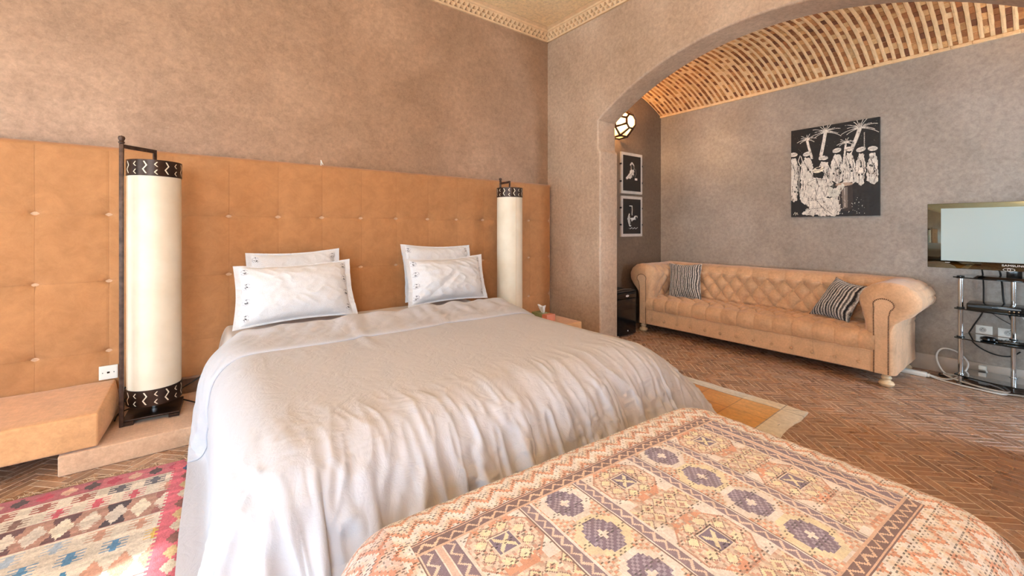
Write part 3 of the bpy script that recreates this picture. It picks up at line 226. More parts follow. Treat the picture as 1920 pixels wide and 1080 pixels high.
-2,-24,12,52,-7,-50,54,1,-25,-1,-2,-9,5,8,-3,2,-11,20,-13,-37,39,32,-36,-7,19,-5,-4,-3,0,0,-1,3,-3,0,-9,-16,22,42,-20,-9,0,-7,-16,39,-33,5,20,-8,-6,0,1,-6,-10,24,-7,-1,-7,-6,26,-22,19,-15,11,-6,1,-3,0,0,3,-2,-10,14,1,-3,-2,-9,-8,28,-22,-16,22,-28,52,-3,-2,-5,-25,22,-11,-2,-2,-3,-5,-3,12,-7,3,-1,-2,3,2,0,1,0,-3,2,1,-10,4,12,4,8,41,-62,4,7,-5,6,1,-3,0,-3,3,7,-1,-2,2,1,-2,3,-4,-1,0,-1,-2,-10,-14,67,4,-50,28,-16,-11,-32,22,60,-9,-51,53,-12,-20,2,-1,0,-3,-9,14,8,-15,20,-15,-15,-9,57,-27,-19,14,14,-16,-8,17,-7,-3,4,-4,-24,7,-1,40,11,-13,-13,-2,-5,-12,33,-17,-15,12,13,-10,-4,12,-28,26,-2,-5,-3,20,-68,82,-22,-5,-4,-8,4,4,10,-11,-1,0,-4,16,-10,0,1,-11,1,1,27,-22,-24,23,-30,6,47,7,8,-41,0,10,-6,-3,-4,-4,-5,8,-13,17,-3,-2,0,1,2,2,-4,-1,4,-6,-1,4,9,3,9,40,-63,7,-1,2,12,-5,0,-5,-1,6,-3,13,-12,8,-3,0,2,-4,-1,-1,-3,-1,-6,-30,72,15,-43,-6,31,-29,-44,32,67,-22,-39,43,-25,-7,7,-4,0,0,-7,-11,38,-12,-9,-21,43,-50,52,-27,18,-31,35,-18,-11,22,-9,-1,-4,3,-26,-10,33,34,4,-27,-5,-2,-9,2,22,-24,16,-25,27,-13,21,-34,14,1,16,-21,27,-18,-49,55,27,-36,-9,19,-9,-15,26,-9,-5,-4,7,10,-10,0,0,0,-6,-11,38,-18,-25,8,-24,0,72,-10,10,-35,-3,0,1,-2,-16,5,14,-5,-14,19,-9,-1,-4,9,0,-4,0,-3,8,-8,1,3,10,1,5,41,-66,8,1,2,13,-9,1,-5,2,1,6,6,-11,2,9,-5,0,-2,-4,-3,1,-3,-11,-24,61,27,-37,-23,43,-17,-61,36,70,-23,-32,23,-28,10,8,-7,-1,0,-5,-20,30,23,-49,39,-31,16,-22,51,-30,-18,33,-16,-16,27,-15,12,-9,-4,-22,-16,53,24,-6,-25,-3,0,0,-13,23,-7,-4,-22,24,19,-26,11,-6,-1,-16,43,-33,24,-44,8,60,-36,-18,18,-8,14,-23,27,-16,-12,24,
-12,9,-7,0,-10,17,-24,38,-32,17,-32,-17,7,63,10,-6,-32,-3,0,1,-7,-1,-8,25,-30,31,-17,0,-15,27,-8,-3,-2,-3,1,5,0,-4,2,11,-1,3,41,-66,5,5,2,13,-9,-3,-1,1,-4,5,9,0,-5,4,11,-14,-3,-4,0,-11,18,-23,-20,47,37,-29,-29,23,28,-87,38,70,-22,-19,-18,12,3,-11,10,-11,13,-8,-26,19,42,-31,-4,-16,22,-22,49,-31,-16,31,-15,-18,27,-14,19,-15,-3,-23,-21,70,12,-12,-21,-2,1,0,0,-10,19,-13,-17,31,7,-17,-4,8,-7,-20,47,-24,-10,13,-33,62,-22,-17,-9,28,-3,-24,27,-11,-20,20,17,-17,-2,-9,19,-8,-18,35,-31,30,-49,-8,0,72,5,-10,-29,-1,-1,1,-2,-12,3,22,-26,23,-16,2,-13,31,-14,-4,-6,2,4,1,-3,2,-8,22,-1,-1,37,-63,10,0,3,-7,33,-25,-1,0,-2,5,-17,40,-10,-6,-10,23,-21,-5,0,-11,22,-28,-11,31,44,-20,-25,-5,57,-96,34,74,-21,-32,9,-13,15,-9,0,-13,26,-12,-20,-3,39,8,-40,25,-20,-4,44,-29,-14,27,-13,-22,32,-15,23,-19,-1,-25,-24,83,-4,-8,-21,1,0,-1,1,0,-16,20,-17,34,-16,-5,0,-4,9,-30,43,-20,14,-20,-21,39,16,-27,-12,4,30,-34,17,3,-29,23,20,-19,-9,13,-7,2,-16,31,-33,33,-48,-15,26,53,5,-15,-26,1,-1,0,0,-12,8,16,-14,-4,0,-18,44,-18,-1,-2,-6,-11,23,-13,4,-6,4,10,7,-1,33,-61,5,6,19,-23,-1,48,-38,0,-3,2,-23,35,29,-31,-15,23,-17,-5,0,-12,20,-17,-19,22,51,-13,-29,-8,60,-87,17,79,-13,-32,-12,6,17,-13,-3,-14,22,8,-25,-21,36,30,-33,2,-29,29,23,-25,-12,22,-10,-25,29,15,-30,24,-13,-24,-29,67,26,-16,-28,6,-2,0,-1,1,-19,14,13,9,-17,-5,2,12,-7,-23,14,35,-37,15,-32,23,18,1,-43,42,-4,-20,16,-6,-26,24,27,-29,7,-9,9,-3,-12,22,-31,35,-42,-21,33,49,4,-24,-19,2,-1,-4,7,-12,9,7,-11,1,-27,50,-14,-7,0,2,-7,-5,25,-20,-4,9,-4,8,5,5,33,-61,-2,13,-10,45,
-44,9,50,-38,-10,-12,-7,35,-2,30,-46,4,11,-14,0,-11,-1,19,-36,11,50,12,-43,-9,62,-74,-4,79,-1,-35,-10,14,-24,32,-21,-8,27,-18,12,-47,28,47,-21,-14,-26,38,1,-12,-10,15,-7,-26,34,14,-35,22,-1,-26,-36,59,39,-16,-28,-5,11,-5,0,-1,-20,21,18,-14,-3,-2,-5,14,-7,-10,-14,53,-28,-1,-19,6,34,-19,-29,49,-23,5,-5,-1,-22,17,35,-28,0,-1,-8,15,-14,15,-31,35,-32,-29,40,45,1,-31,-13,6,-3,-1,-6,7,5,-4,-5,-29,51,-11,-9,-1,10,-8,-10,26,-19,-11,32,-17,0,3,4,4,33,-60,-3,1,12,-13,53,-56,33,30,-28,-30,-9,49,-29,18,22,-44,14,-9,0,-9,-5,21,-33,2,44,30,-47,-14,65,-64,-18,77,6,-36,-3,0,-2,-23,35,-16,24,-29,24,-40,-5,51,12,-33,-13,4,23,5,-17,-1,-1,-27,38,12,-22,-13,29,-24,-48,49,52,-12,-35,-6,16,-5,-2,0,-23,31,7,-15,1,-1,0,1,-1,-3,-24,51,-16,-7,-25,23,23,-38,0,44,-24,-4,-1,1,-20,9,42,-30,0,-1,-1,-9,20,-9,-27,29,-8,-46,48,40,-3,-34,-9,10,-5,-1,-4,5,5,-5,-35,49,-6,-8,-5,14,-6,-12,22,-13,-19,36,-9,0,-13,15,0,0,33,-61,0,-1,-1,-1,40,-15,-30,42,9,4,-56,35,0,-10,28,-20,-21,19,-9,-7,-10,22,-27,-7,39,41,-49,-14,63,-52,-29,70,14,-35,-4,0,-2,-14,-1,39,-12,-25,30,-26,-31,44,33,-39,9,-15,-2,31,-9,-10,-3,-26,39,6,-13,-17,16,11,-69,34,63,-3,-48,4,14,-2,-7,1,-23,37,-4,-10,0,1,-1,-7,15,-10,-27,39,9,-14,-30,37,-2,-18,-17,55,-28,-2,0,0,-16,0,47,-30,1,-2,-12,21,-12,8,-29,35,-21,-42,54,35,-9,-31,-8,14,-7,-1,-8,14,-1,-36,30,25,-28,3,13,-8,-6,15,-8,-28,40,-20,10,1,15,-12,0,0,33,-62,1,-2,0,4,0,37,-27,-8,57,-9,-70,13,52,-13,-15,20,-28,-11,29,-19,-14,18,-18,-12,32,46,-46,-17,66,-45,-36,59,24,-35,-4,-1,-8,8,-23,49,-18,-22,29,-15,-39,
27,47,-22,-12,-16,17,-8,28,-18,-6,-26,42,-9,8,-22,2,28,-59,-2,75,9,-44,-14,19,9,-14,0,-21,40,-13,-5,1,0,-2,-9,21,-11,-28,30,18,-13,-26,31,-7,-9,-23,58,-31,1,-2,1,-13,-6,50,-29,-1,-16,23,-3,-4,-1,-23,37,-22,-45,60,29,-16,-24,-9,18,-8,-13,10,13,-36,34,-21,35,-37,26,-4,-7,9,-4,-32,42,-14,8,-3,-6,21,-12,6,-3,32,-62,2,-2,1,0,13,-8,23,-12,13,50,-94,13,40,-5,-5,-8,8,-31,32,-8,-18,-6,13,-24,26,47,-39,-22,67,-37,-39,45,34,-35,-6,-2,-8,21,-34,52,-27,-9,18,-7,-32,3,55,-3,-28,-13,21,-16,31,-19,-1,-29,44,-19,20,-20,-8,32,-48,-21,72,22,-39,-21,11,23,-20,0,-21,43,-19,-1,-2,-6,12,-13,21,-12,-26,21,18,-3,-25,26,-17,11,-34,59,-31,0,0,0,-10,-13,54,-31,-10,18,-13,12,-5,-2,-21,36,-22,-45,63,25,-25,-15,-10,20,-10,-16,24,-21,28,-31,30,-9,-23,38,-10,-3,-1,-30,40,-9,0,0,1,-8,23,-9,-1,2,31,-60,0,-3,3,4,14,-14,4,32,-32,61,-62,-8,5,38,-6,-15,4,-27,22,12,-21,-13,10,-18,17,46,-30,-26,67,-33,-35,28,44,-40,-12,13,-5,21,-42,54,-35,6,0,9,-28,-17,51,25,-55,28,-17,-10,36,-23,4,-31,43,-19,24,-21,-13,34,-37,-34,62,35,-33,-16,-14,40,-22,-3,-17,42,-21,0,-10,16,-14,2,21,-15,-20,11,28,-25,-1,19,-24,22,-40,60,-31,0,0,0,-6,-22,60,-38,14,-8,-1,-5,14,-8,-20,36,-22,-44,64,22,-37,0,-14,22,-11,-17,12,26,-19,-5,4,-21,30,12,-12,-2,-30,37,-6,-2,-1,3,-17,26,4,-8,1,1,27,-56,5,-7,1,7,15,-16,1,32,-23,10,19,-45,4,0,40,-2,-20,-22,13,23,-12,-25,10,-15,10,43,-19,-31,66,-31,-27,13,51,-52,18,-23,35,-10,-33,51,-34,16,-16,16,-12,-40,52,36,-57,25,-15,-11,35,-27,13,-35,36,-7,22,-23,-17,38,-27,-45,45,51,-25,-20,-20,42,-21,-2,-17,40,-22,3,-11,
20,-22,5,23,-16,-11,-3,32,-33,29,-15,-15,29,-42,58,-30,-1,2,-7,8,-33,64,-32,-1,0,1,-8,14,-7,-17,33,-21,-43,65,15,-42,13,-17,20,-9,-18,23,9,-22,7,10,-32,37,11,-17,-30,38,-15,-3,1,5,18,-22,25,-9,0,-2,0,24,-60,12,9,-13,-11,25,14,-21,6,27,-23,22,-43,11,-6,0,33,13,-34,-13,17,27,-39,-11,13,-8,28,10,-42,63,-29,-14,-7,56,-51,27,-33,44,-24,-21,43,-32,22,-12,-12,26,-55,37,48,-54,19,-9,-15,35,-29,20,-40,25,29,-26,12,-27,37,-20,-40,15,61,-10,-27,-18,38,-19,-2,-16,38,-23,7,-14,22,-13,-16,35,-18,-5,-9,32,-34,34,-32,7,25,-45,54,-30,6,-9,11,-5,-31,62,-30,-1,0,0,-5,11,-6,-16,32,-19,-42,65,4,-37,17,-16,17,-8,-14,29,-10,-13,22,-21,-8,38,-5,-36,34,-7,-4,-5,-1,-8,19,9,7,-8,-5,3,0,23,-59,0,11,13,-25,44,-15,-18,24,14,-39,40,-41,-2,8,0,-3,28,15,-37,-5,36,-21,-20,6,-3,16,18,-36,52,-29,5,-24,56,-46,28,-33,38,-21,-16,36,-29,20,-7,-16,26,-33,1,59,-45,1,11,-20,31,-29,25,-41,21,34,-23,-7,-11,28,-9,-23,-18,56,12,-34,-12,29,-16,2,-19,37,-26,13,-14,18,-9,-18,34,-21,6,-16,29,-29,29,-17,-17,39,-45,49,-25,-4,10,-6,2,-28,55,-29,1,0,1,-4,6,-2,-15,27,-12,-42,65,-13,-22,15,-14,17,-20,13,11,-21,22,-11,-20,22,13,-29,27,-4,-11,8,-25,30,-23,18,10,5,-9,-1,1,-1,21,-59,10,-10,29,-7,5,-1,-12,35,-18,-9,30,-37,-6,-4,11,15,-13,13,25,-42,13,18,-31,5,-4,5,23,-27,39,-22,10,-30,54,-43,29,-34,36,-18,-15,31,-26,15,3,-20,21,-14,-18,55,-34,0,4,-13,27,-27,24,-34,12,38,-28,-10,15,-7,12,-17,-26,35,33,-39,-3,17,-12,5,-19,32,-23,13,-12,14,-7,-15,29,-20,9,-16,24,-25,27,-15,-18,37,-39,42,-23,2,0,0,0,-23,48,-27,2,0,1,-1,0,1,-12,21,-7,-37,55,-18,
-9,10,-13,15,-16,22,-13,5,-6,9,-24,28,-24,30,-5,-9,6,-28,27,1,-15,13,10,2,-4,-4,1,1,-25,32,-50,32,-9,-9,-12,63,-28,-3,29,-33,12,-22,2,-13,0,27,3,-13,-3,39,-44,25,-9,-13,8,-8,24,-21,30,-14,8,-27,46,-36,23,-26,29,-15,-12,26,-15,-7,20,-20,7,8,-28,45,-25,-1,3,-9,21,-20,6,4,-24,49,-28,-5,12,-15,20,-24,10,-16,52,-36,-6,19,-10,2,-15,26,-21,16,-8,-8,17,-22,28,-20,9,-13,19,-24,28,-14,-20,38,-36,36,-20,2,0,-2,5,-22,38,-20,1,1,-1,1,-1,1,-11,15,0,-35,52,-23,0,-4,10,-12,17,-8,1,2,-3,-22,32,-22,20,3,-2,-5,-21,19,5,-7,6,1,5,7,-9,-2,1,-1,26,-66,33,-19,-5,28,-30,-2,67,-4,-22,-17,-4,-13,21,-19,-7,7,25,-23,22,-17,38,-46,34,-29,12,-9,15,-9,17,-2,1,-21,39,-32,21,-25,29,-24,12,-5,11,-18,12,4,-14,14,-23,32,-17,-1,3,-7,16,-13,4,1,-23,45,-28,8,-3,1,-13,26,-18,-19,47,-28,5,-6,13,-7,-10,18,-16,14,-6,-9,16,-18,22,-18,6,5,-3,-15,16,6,-26,34,-34,33,-18,2,0,0,0,-14,29,-18,5,-1,0,0,-1,0,-8,16,-7,-28,46,-20,0,1,3,-7,12,-2,-4,4,-26,29,-14,13,-2,6,-3,-19,13,4,-3,6,-2,5,3,3,-10,-10,8,-12,-17,8,-29,22,16,-34,27,-29,25,43,-7,-30,-7,10,-17,-13,12,-1,-5,11,20,-15,-11,34,-32,21,-19,6,2,2,8,-1,3,-18,32,-27,19,-24,28,-19,10,-8,8,-13,17,-8,-7,13,-20,25,-11,-3,-5,13,-7,7,-6,1,-24,48,-29,9,-6,5,-16,27,-18,-14,33,-18,9,-14,17,-11,2,-4,9,-3,-5,5,-11,17,-11,9,-9,7,-4,-10,18,-24,27,-4,-22,29,-15,1,0,0,0,-11,24,-16,4,0,0,0,-1,0,-8,17,-10,-23,42,-20,0,4,0,-1,7,-4,2,-25,27,-9,8,-3,2,-7,8,-3,2,-1,4,0,-1,1,4,2,-2,-6,-10,8,15,-46,9,-1,37,-41,-1,14,-1,3,44,-46,10,6,-2,-8,-12,-7,12,-3,3,19,-16,-5,23,-12,1,-8,6,0,5,2,3,-14,16,1,-14,12,
-11,15,-8,-1,1,-6,12,-6,-4,6,-11,16,-8,0,-4,6,0,-1,2,-4,-20,44,-27,10,-6,3,-12,11,6,-15,0,22,-15,-3,10,-6,1,-2,2,-1,1,-2,-6,14,-6,-1,1,0,-8,11,-3,-15,26,-17,2,14,-13,2,1,-2,1,-6,14,-9,2,0,-1,0,1,-1,-8,18,-24,8,19,-15,2,1,1,2,1,1,-21,23,-7,6,-4,1,-12,20,-4,-2,0,2,1,-1,1,1,3,-11,7,0,1,-3,-19,21,-3,-21,-20,25,14,-3,-1,-10,-1,9,3,2,0,0,1,19,-40,14,-5,3,5,-1,6,-2,5,-10,2,1,4,1,3,-9,14,-6,-7,9,-5,-1,8,-5,0,-6,12,-9,3,1,-10,14,-10,10,-7,0,3,-1,1,-1,-21,29,1,-15,14,-8,-8,9,-3,6,-14,21,-11,-3,7,-3,-1,1,-1,1,-1,-1,-4,10,-5,1,0,-5,6,-1,-9,9,-5,13,-14,7,3,-6,2,-1,-1,-3,10,-6,0,1,0,-1,0,-5,7,-8,10,-14,18,-9,2,1,1,-1,4,-15,14,-3,5,-3,-1,-11,15,5,-5,1,-1,1,0,0,-2,6,-2,-3,2,-2,3,-2,43,-39,-37,6,16,-10,20,-1,-8,-4,-2,7,0,-1,-1,-1,2,3,6,12,-27,10,1,-5,0,9,-7,9,-7,0,5,-1,3,-3,5,-3,-2,1,0,0,3,-2,-1,1,-1,1,0,-1,-2,0,5,-7,12,-10,3,0,-1,2,-15,22,-7,-5,10,-8,3,-6,8,-4,1,-3,8,-6,2,0,-1,1,-1,1,-1,0,-2,3,0,-1,0,0,0,-1,-2,3,-4,9,-5,1,0,-1,0,1,-2,1,2,-2,1,-1,0,1,-2,1,0,-4,6,-9,11,-3,-1,2,0,3,-10,11,-7,6,1,-1,-9,7,3,5,-3,-1,0,0,1,1,-3,3,-2,1,2,1,-2,1,-5,-2,-1,12,-18,-7,4,21,-24,9,3,2,1,-2,-2,-2,2,3,0,1,4,-12,9,4,-10,1,8,-6,7,-5,3,1,2,-2,2,-1,-1,-1,1,0,3,-2,0,-1,1,-1,1,-1,0,-3,5,-3,-2,10,-7,1,-1,1,-9,13,-3,-1,-3,7,-5,-2,4,0,-1,0,1,0,-1,1,-1,0,1,-1,1,-2,0,2,-1,0,0,0,0,-1,-1,1,-1,5,-3,1,0,-1,0,1,-2,2,0,-1,1,-1,0,0,0,0,0,-3,3,-5,7,-2,2,0,0,-3,5,0,-4,5,1,-6,5,-2,2,5,-2,-1,0,0,0,1,0,0,0,1,1,0,-1,1,43,-51,0,2,-2,-21,25,-23,27,-2,-6,-1,-1,3,0,0,0,1,0,3,-2,-9,10,-4,7,-5,1,2,-1,0,2,-1,4,-1,1,-2,1,-1,-1,3,-1,0,0,-1,1,
-1,1,-1,0,0,0,0,-2,6,-3,-1,1,-2,-1,4,-1,0,-1,0,3,-3,0,1,1,-1,1,-1,0,1,-1,1,-1,0,0,1,-2,1,1,-2,1,0,0,-1,0,-1,1,3,-1,-1,0,1,-1,0,0,0,1,0,-1,0,1,-1,0,0,-1,0,0,-1,2,1,0,0,1,1,0,-2,3,-1,1,1,0,-1,0,5,-1,-1,0,-6,3,0,3,6,-1,0,-7,7,0,0,40,-54,12,-9,0,-22,26,-7,0,6,2,5,1,-4,-2,-1,-1,-1,0,4,0,-1,0,1,0,1,0,0,2,-2,2,0,3,-1,0,-1,1,-1,-1,2,0,0,0,-1,0,1,0,-1,0,0,0,0,0,0,1,-1,1,0,-2,1,1,0,0,-1,1,0,0,0,0,1,0,-1,-1,1,1,-1,0,1,-1,0,0,0,0,-1,1,0,0,-1,1,-2,1,3,-1,-1,0,1,-1,0,1,-1,1,0,-1,0,0,0,0,0,-1,0,0,0,1,1,0,0,1,0,0,0,3,-2,2,0,-1,1,0,2,-1,0,1,-1,-2,1,-11,7,16,1,-3,-1,-4,1,42,-57,-15,-2,34,1,-29,28,-14,4,1,2,-2,1,0,0,1,1,1,-5,3,1,-1,0,0,2,0,-2,2,-2,3,-1,4,0,-1,0,0,-1,0,1,0,-1,1,-1,1,-1,1,-1,0,0,0,1,-1,0,1,-1,1,-1,0,0,1,0,0,-1,1,-1,2,-2,1,1,-1,0,0,0,1,-1,0,0,0,0,0,0,0,0,-1,1,0,0,-1,0,0,2,0,-1,0,1,-1,1,-1,1,0,-1,0,0,1,-1,0,-1,1,-1,-1,2,1,-1,0,1,2,-1,0,2,-1,1,1,0,0,0,0,-1,1,-1,0,1,-1,-1,1,-1,-2,6,-8,1,10,-1,21,-62,23,24,-4,-34,39,-8,-6,-1,-3,5,0,1,-1,0,1,1,1,-3,1,0,-1,2,-2,3,0,-1,1,1,-1,3,-2,2,-1,1,0,-1,0,1,-1,1,-1,1,-1,0,0,1,-1,0,0,0,0,1,0,-1,0,1,-1,1,0,0,0,-1,1,-1,0,1,0,0,0,1,-1,0,0,0,1,-1,0,0,0,0,0,-1,1,0,-1,1,0,0,-1,1,1,-1,0,0,1,-1,1,-1,1,0,-1,0,0,0,0,0,-1,1,-1,2,-2,2,-1,2,-1,2,-1,0,1,2,0,0,0,0,0,0,-1,1,-1,0,0,0,0,-1,-3,-7,4,14,3,-4,-13,10,-7,-28,25,46,-52,33,-44,28,19,-26,2,3,0,2,-2,1,-1,-1,-1,0,1,-1,2,1,0,-1,1,-1,3,-1,3,-2,1,-1,0,1,-1,1,-1,1,-1,0,1,-1,0,1,-1,0,0,1,-1,0,1,-1,0,0,1,0,0,0,-1,1,-1,1,-1,1,0,0,0,0,0,0,0,1,-1,0,0,0,0,0,0,0,-1,0,1,0,0,1,-1,0,0,0,0,0,0,1,-1,1,-1,1,-1,0,0,0,0,0,0,-1,1,0,
0,0,2,-4,5,0,-2,2,1,1,0,0,0,0,0,-1,1,-1,0,0,0,0,-1,0,-5,-1,-4,15,-27,22,25,-35,-19,18,-6,20,18,-32,10,3,-8,4,0,-3,1,0,1,0,1,0,-1,0,-1,1,0,-1,1,0,1,0,-1,3,-2,1,1,-1,0,1,-1,1,-1,0,1,-1,0,1,-1,0,1,-1,0,0,1,-1,0,1,-1,1,-1,1,0,-1,1,0,-1,1,-1,1,0,0,0,0,1,-1,0,0,0,0,0,1,-2,1,0,0,-1,1,-1,1,1,-1,0,0,0,0,0,1,-2,2,-1,1,-1,0,1,-1,0,0,0,0,0,-1,1,-1,4,-2,-1,1,-1,2,0,0,0,1,0,0,1,-1,0,0,1,0,1,-2,1,-2,4,-6,-1,1,2,-13,15,-2,33,-71,26,15,-23,33,-3,-9,-1,-1,-4,2,-1,-2,-1,-3,8,-1,1,1,0,0,0,0,-2,1,-1,0,1,0,0,1,0,0,0,0,0,1,-1,0,1,-1,1,-1,0,1,-1,0,1,-1,0,0,1,-1,0,1,-1,1,-1,1,0,-1,1,0,-1,0,1,0,0,0,0,0,0,0,1,-1,0,0,0,0,0,0,0,-1,1,0,-1,1,1,-1,0,0,0,1,-1,0,0,0,0,1,-1,0,0,1,-1,0,0,0,0,-1,1,1,-1,1,0,-1,2,-1,1,-1,1,-1,0,0,0,1,-1,0,0,0,1,0,-1,1,-1,1,-1,0,0,-1,14,-21,-18,35,-35,20,-12,21,1,-34,21,4,-2,-10,4,2,1,3,-1,-1,0,0,0,-1,1,-1,0,0,0,-1,1,0,1,-1,1,0,0,0,0,1,-1,0,1,-1,0,1,-1,1,-1,0,0,1,-1,0,1,-1,0,1,-1,1,-1,1,0,-1,1,0,-1,0,1,0,0,0,0,0,0,0,1,-1,0,0,0,0,0,0,0,0,-1,1,0,-1,2,-1,0,0,0,0,1,-1,0,0,0,1,-1,0,0,1,-1,0,0,0,0,0,0,0,1,-1,1,0,0,0,1,-1,1,-1,0,0,0,0,0,1,-1,0,1,-1,0,1,-1,1,-1,0,0,0,0,2,39,-35,-11,5,1,0,3,-1,-6,4,-2,1,0,1,0,1,1,-2,0,-2,2,0,0,-1,0,0,0,-1,1,0,1,0,-1,1,0,0,0,1,-1,0,1,-1,0,1,-1,0,1,-1,0,1,-1,0,1,-1,0,1,-1,1,-1,1,0,-1,1,0,-1,1,-1,2,-2,1,0,1,-1,0,0,0,0,0,0,0,0,0,0,0,-1,1,0,0,-1,2,-1,0,0,0,0,1,-1,0,0,1,-1,0,0,1,-1,0,0,0,0,0,0,1,-1,1,-1,1,0,0,0,1,-1,0,1,-1,0,0,0,1,0,-1,0,0,0,1,-1,0,1,-1,0,0,0,-1,59,-59,0,0,0,0,21,-44,26,-4,1,0,-1,2,-1,0,0,0,0,0,0,0,0,1,-2,1,0,0,0,0,2,-3,1,8,5,-4,-17,-2,2,4,4,1,8,13,
20,-7,-35,-11,-6,51,-24,-26,-2,7,-8,6,6,1,2,0,0,5,-4,1,9,17,-3,-17,-34,46,-19,-7,10,15,-28,-15,14,6,8,-1,1,0,0,0,0,0,0,0,0,0,0,0,0,0,0,0,0,0,0,0,0,0,1,-5,4,-1,19,-12,-8,50,-74,26,-10,-20,51,3,-44,7,1,13,-1,1,7,-14,2,4,0,0,0,0,0,0,0,9,-17,8,-1,2,-1,4,2,-16,0,0,0,0,12,-24,13,-3,15,-14,-9,10,-1,2,-1,-1,1,0,0,0,0,13,-26,23,-19,8,1,0,0,0,1,25,-26,14,-21,-23,27,7,21,-18,-23,25,10,-17,46,-30,-25,-8,-6,36,-6,-27,-4,5,6,5,4,0,0,6,1,-14,9,2,1,18,-3,-7,-41,16,15,19,-6,-31,40,-37,-4,16,-29,26,5,0,0,0,0,17,-34,17,15,-29,13,1,0,0,0,6,-12,6,0,0,0,6,-10,-1,5,0,7,19,-38,65,-77,30,-22,-21,44,37,-46,-42,39,5,26,-8,-52,23,12,-1,0,0,0,0,0,0,20,-40,20,25,-50,25,15,-29,11,12,0,0,0,6,-12,20,-26,15,-9,7,2,-2,8,-8,-13,11,0,1,0,0,19,-18,-19,16,16,-28,14,0,0,5,-10,22,19,-61,-2,25,4,-3,22,15,-41,20,5,-14,13,-35,-9,13,1,19,6,-38,9,12,-2,-1,18,-20,4,12,-5,-12,13,0,1,-9,20,9,-47,24,-23,11,21,13,8,-34,-5,-5,-17,-7,37,-1,0,0,0,25,-50,25,21,-39,15,3,0,1,8,-19,10,0,0,0,0,0,9,-19,6,10,-8,38,-54,73,-74,30,-52,18,25,44,-47,-44,41,5,15,13,-51,-1,24,11,-24,12,0,0,0,25,-50,25,0,31,-61,29,5,12,-36,20,0,0,3,-6,3,15,-29,16,-5,3,1,5,-14,9,10,-20,8,1,-1,13,-24,13,11,-25,14,16,-35,18,9,-18,9,9,26,-29,-57,53,13,-30,59,-13,-16,-1,-45,52,-28,-20,2,35,8,-38,20,6,8,-20,-8,-11,32,-9,-5,13,-1,-11,9,1,2,-10,12,17,-41,19,-19,7,7,1,35,-16,-35,41,-49,-18,30,12,1,0,23,-41,43,-53,26,22,-39,18,1,13,-26,14,-1,-1,1,0,0,0,1,9,-26,20,-6,42,-59,76,-70,13,-47,54,-30,68,-44,-46,43,6,29,-42,-14,21,18,-33,26,-18,9,0,27,-54,27,5,-10,40,-66,28,3,19,
-39,19,0,0,0,10,-5,-20,16,-2,10,-17,8,0,11,-24,25,-12,-11,12,5,-13,6,22,-38,15,20,-36,32,-29,25,-20,10,4,22,-1,-81,56,22,-27,49,-26,10,-25,-43,49,-36,12,44,-30,19,-30,26,-6,-26,-12,14,9,8,0,-3,5,-1,-2,3,-1,-1,12,-4,-5,-10,3,1,-3,0,6,-2,5,35,-67,46,-36,-6,7,3,41,-52,55,-23,-17,-16,27,17,-38,21,12,-26,19,-2,-13,8,1,0,2,11,-27,14,-4,6,36,-54,73,-54,-25,-26,70,-54,72,-38,-48,50,20,-40,6,12,23,-50,24,2,9,-21,39,-56,28,6,-12,6,39,-70,23,8,16,-31,14,0,0,0,0,2,-3,-1,3,0,11,-24,23,-24,13,15,-28,25,-11,-14,28,-31,18,23,-40,32,-47,31,0,11,-25,13,4,31,-14,-83,64,21,-14,32,-13,-43,-2,10,-9,17,23,-17,5,-4,-3,-16,-21,18,1,11,14,-11,1,0,0,-3,0,-1,1,0,-1,-5,-7,2,11,-3,1,-2,6,-2,32,-19,20,-60,50,-26,-5,-6,-21,34,42,-67,16,31,-39,37,-33,11,16,-24,11,2,9,-21,11,12,-7,-21,15,4,-10,10,34,-48,69,-50,-43,22,-29,70,-43,42,-69,56,-17,8,-21,45,-34,-18,23,15,-29,41,-54,35,-17,9,0,1,43,-75,33,-18,19,0,-8,0,0,0,1,-1,2,6,-18,22,-24,29,-35,19,10,-23,26,-28,32,-33,11,20,-31,20,25,-30,-37,40,11,-28,14,-1,33,-25,14,-84,67,14,24,-16,-50,11,-6,13,6,-1,17,-5,-9,3,-5,2,-30,39,-14,0,4,-3,-1,0,-4,-1,2,3,0,1,2,-2,-1,8,17,-34,-2,14,4,4,-15,41,-6,-44,4,-7,15,2,18,-42,65,-78,37,2,18,-35,34,-29,21,-16,0,8,-1,12,-25,13,0,17,-34,17,1,-4,36,-35,62,-79,16,-23,-18,48,1,30,-79,44,8,-14,16,18,-64,36,17,-35,46,-54,24,2,14,-28,14,4,42,-57,-29,49,-16,7,-1,0,0,0,0,6,-12,6,15,-29,33,-39,20,15,-25,6,18,-29,16,26,-56,30,-1,-1,29,-18,-49,42,10,-12,-16,38,-15,31,-51,-43,83,4,-10,-50,5,3,3,19,-7,10,1,6,18,-45,24,-31,3,23,-7,-1,5,0,-1,0,-3,
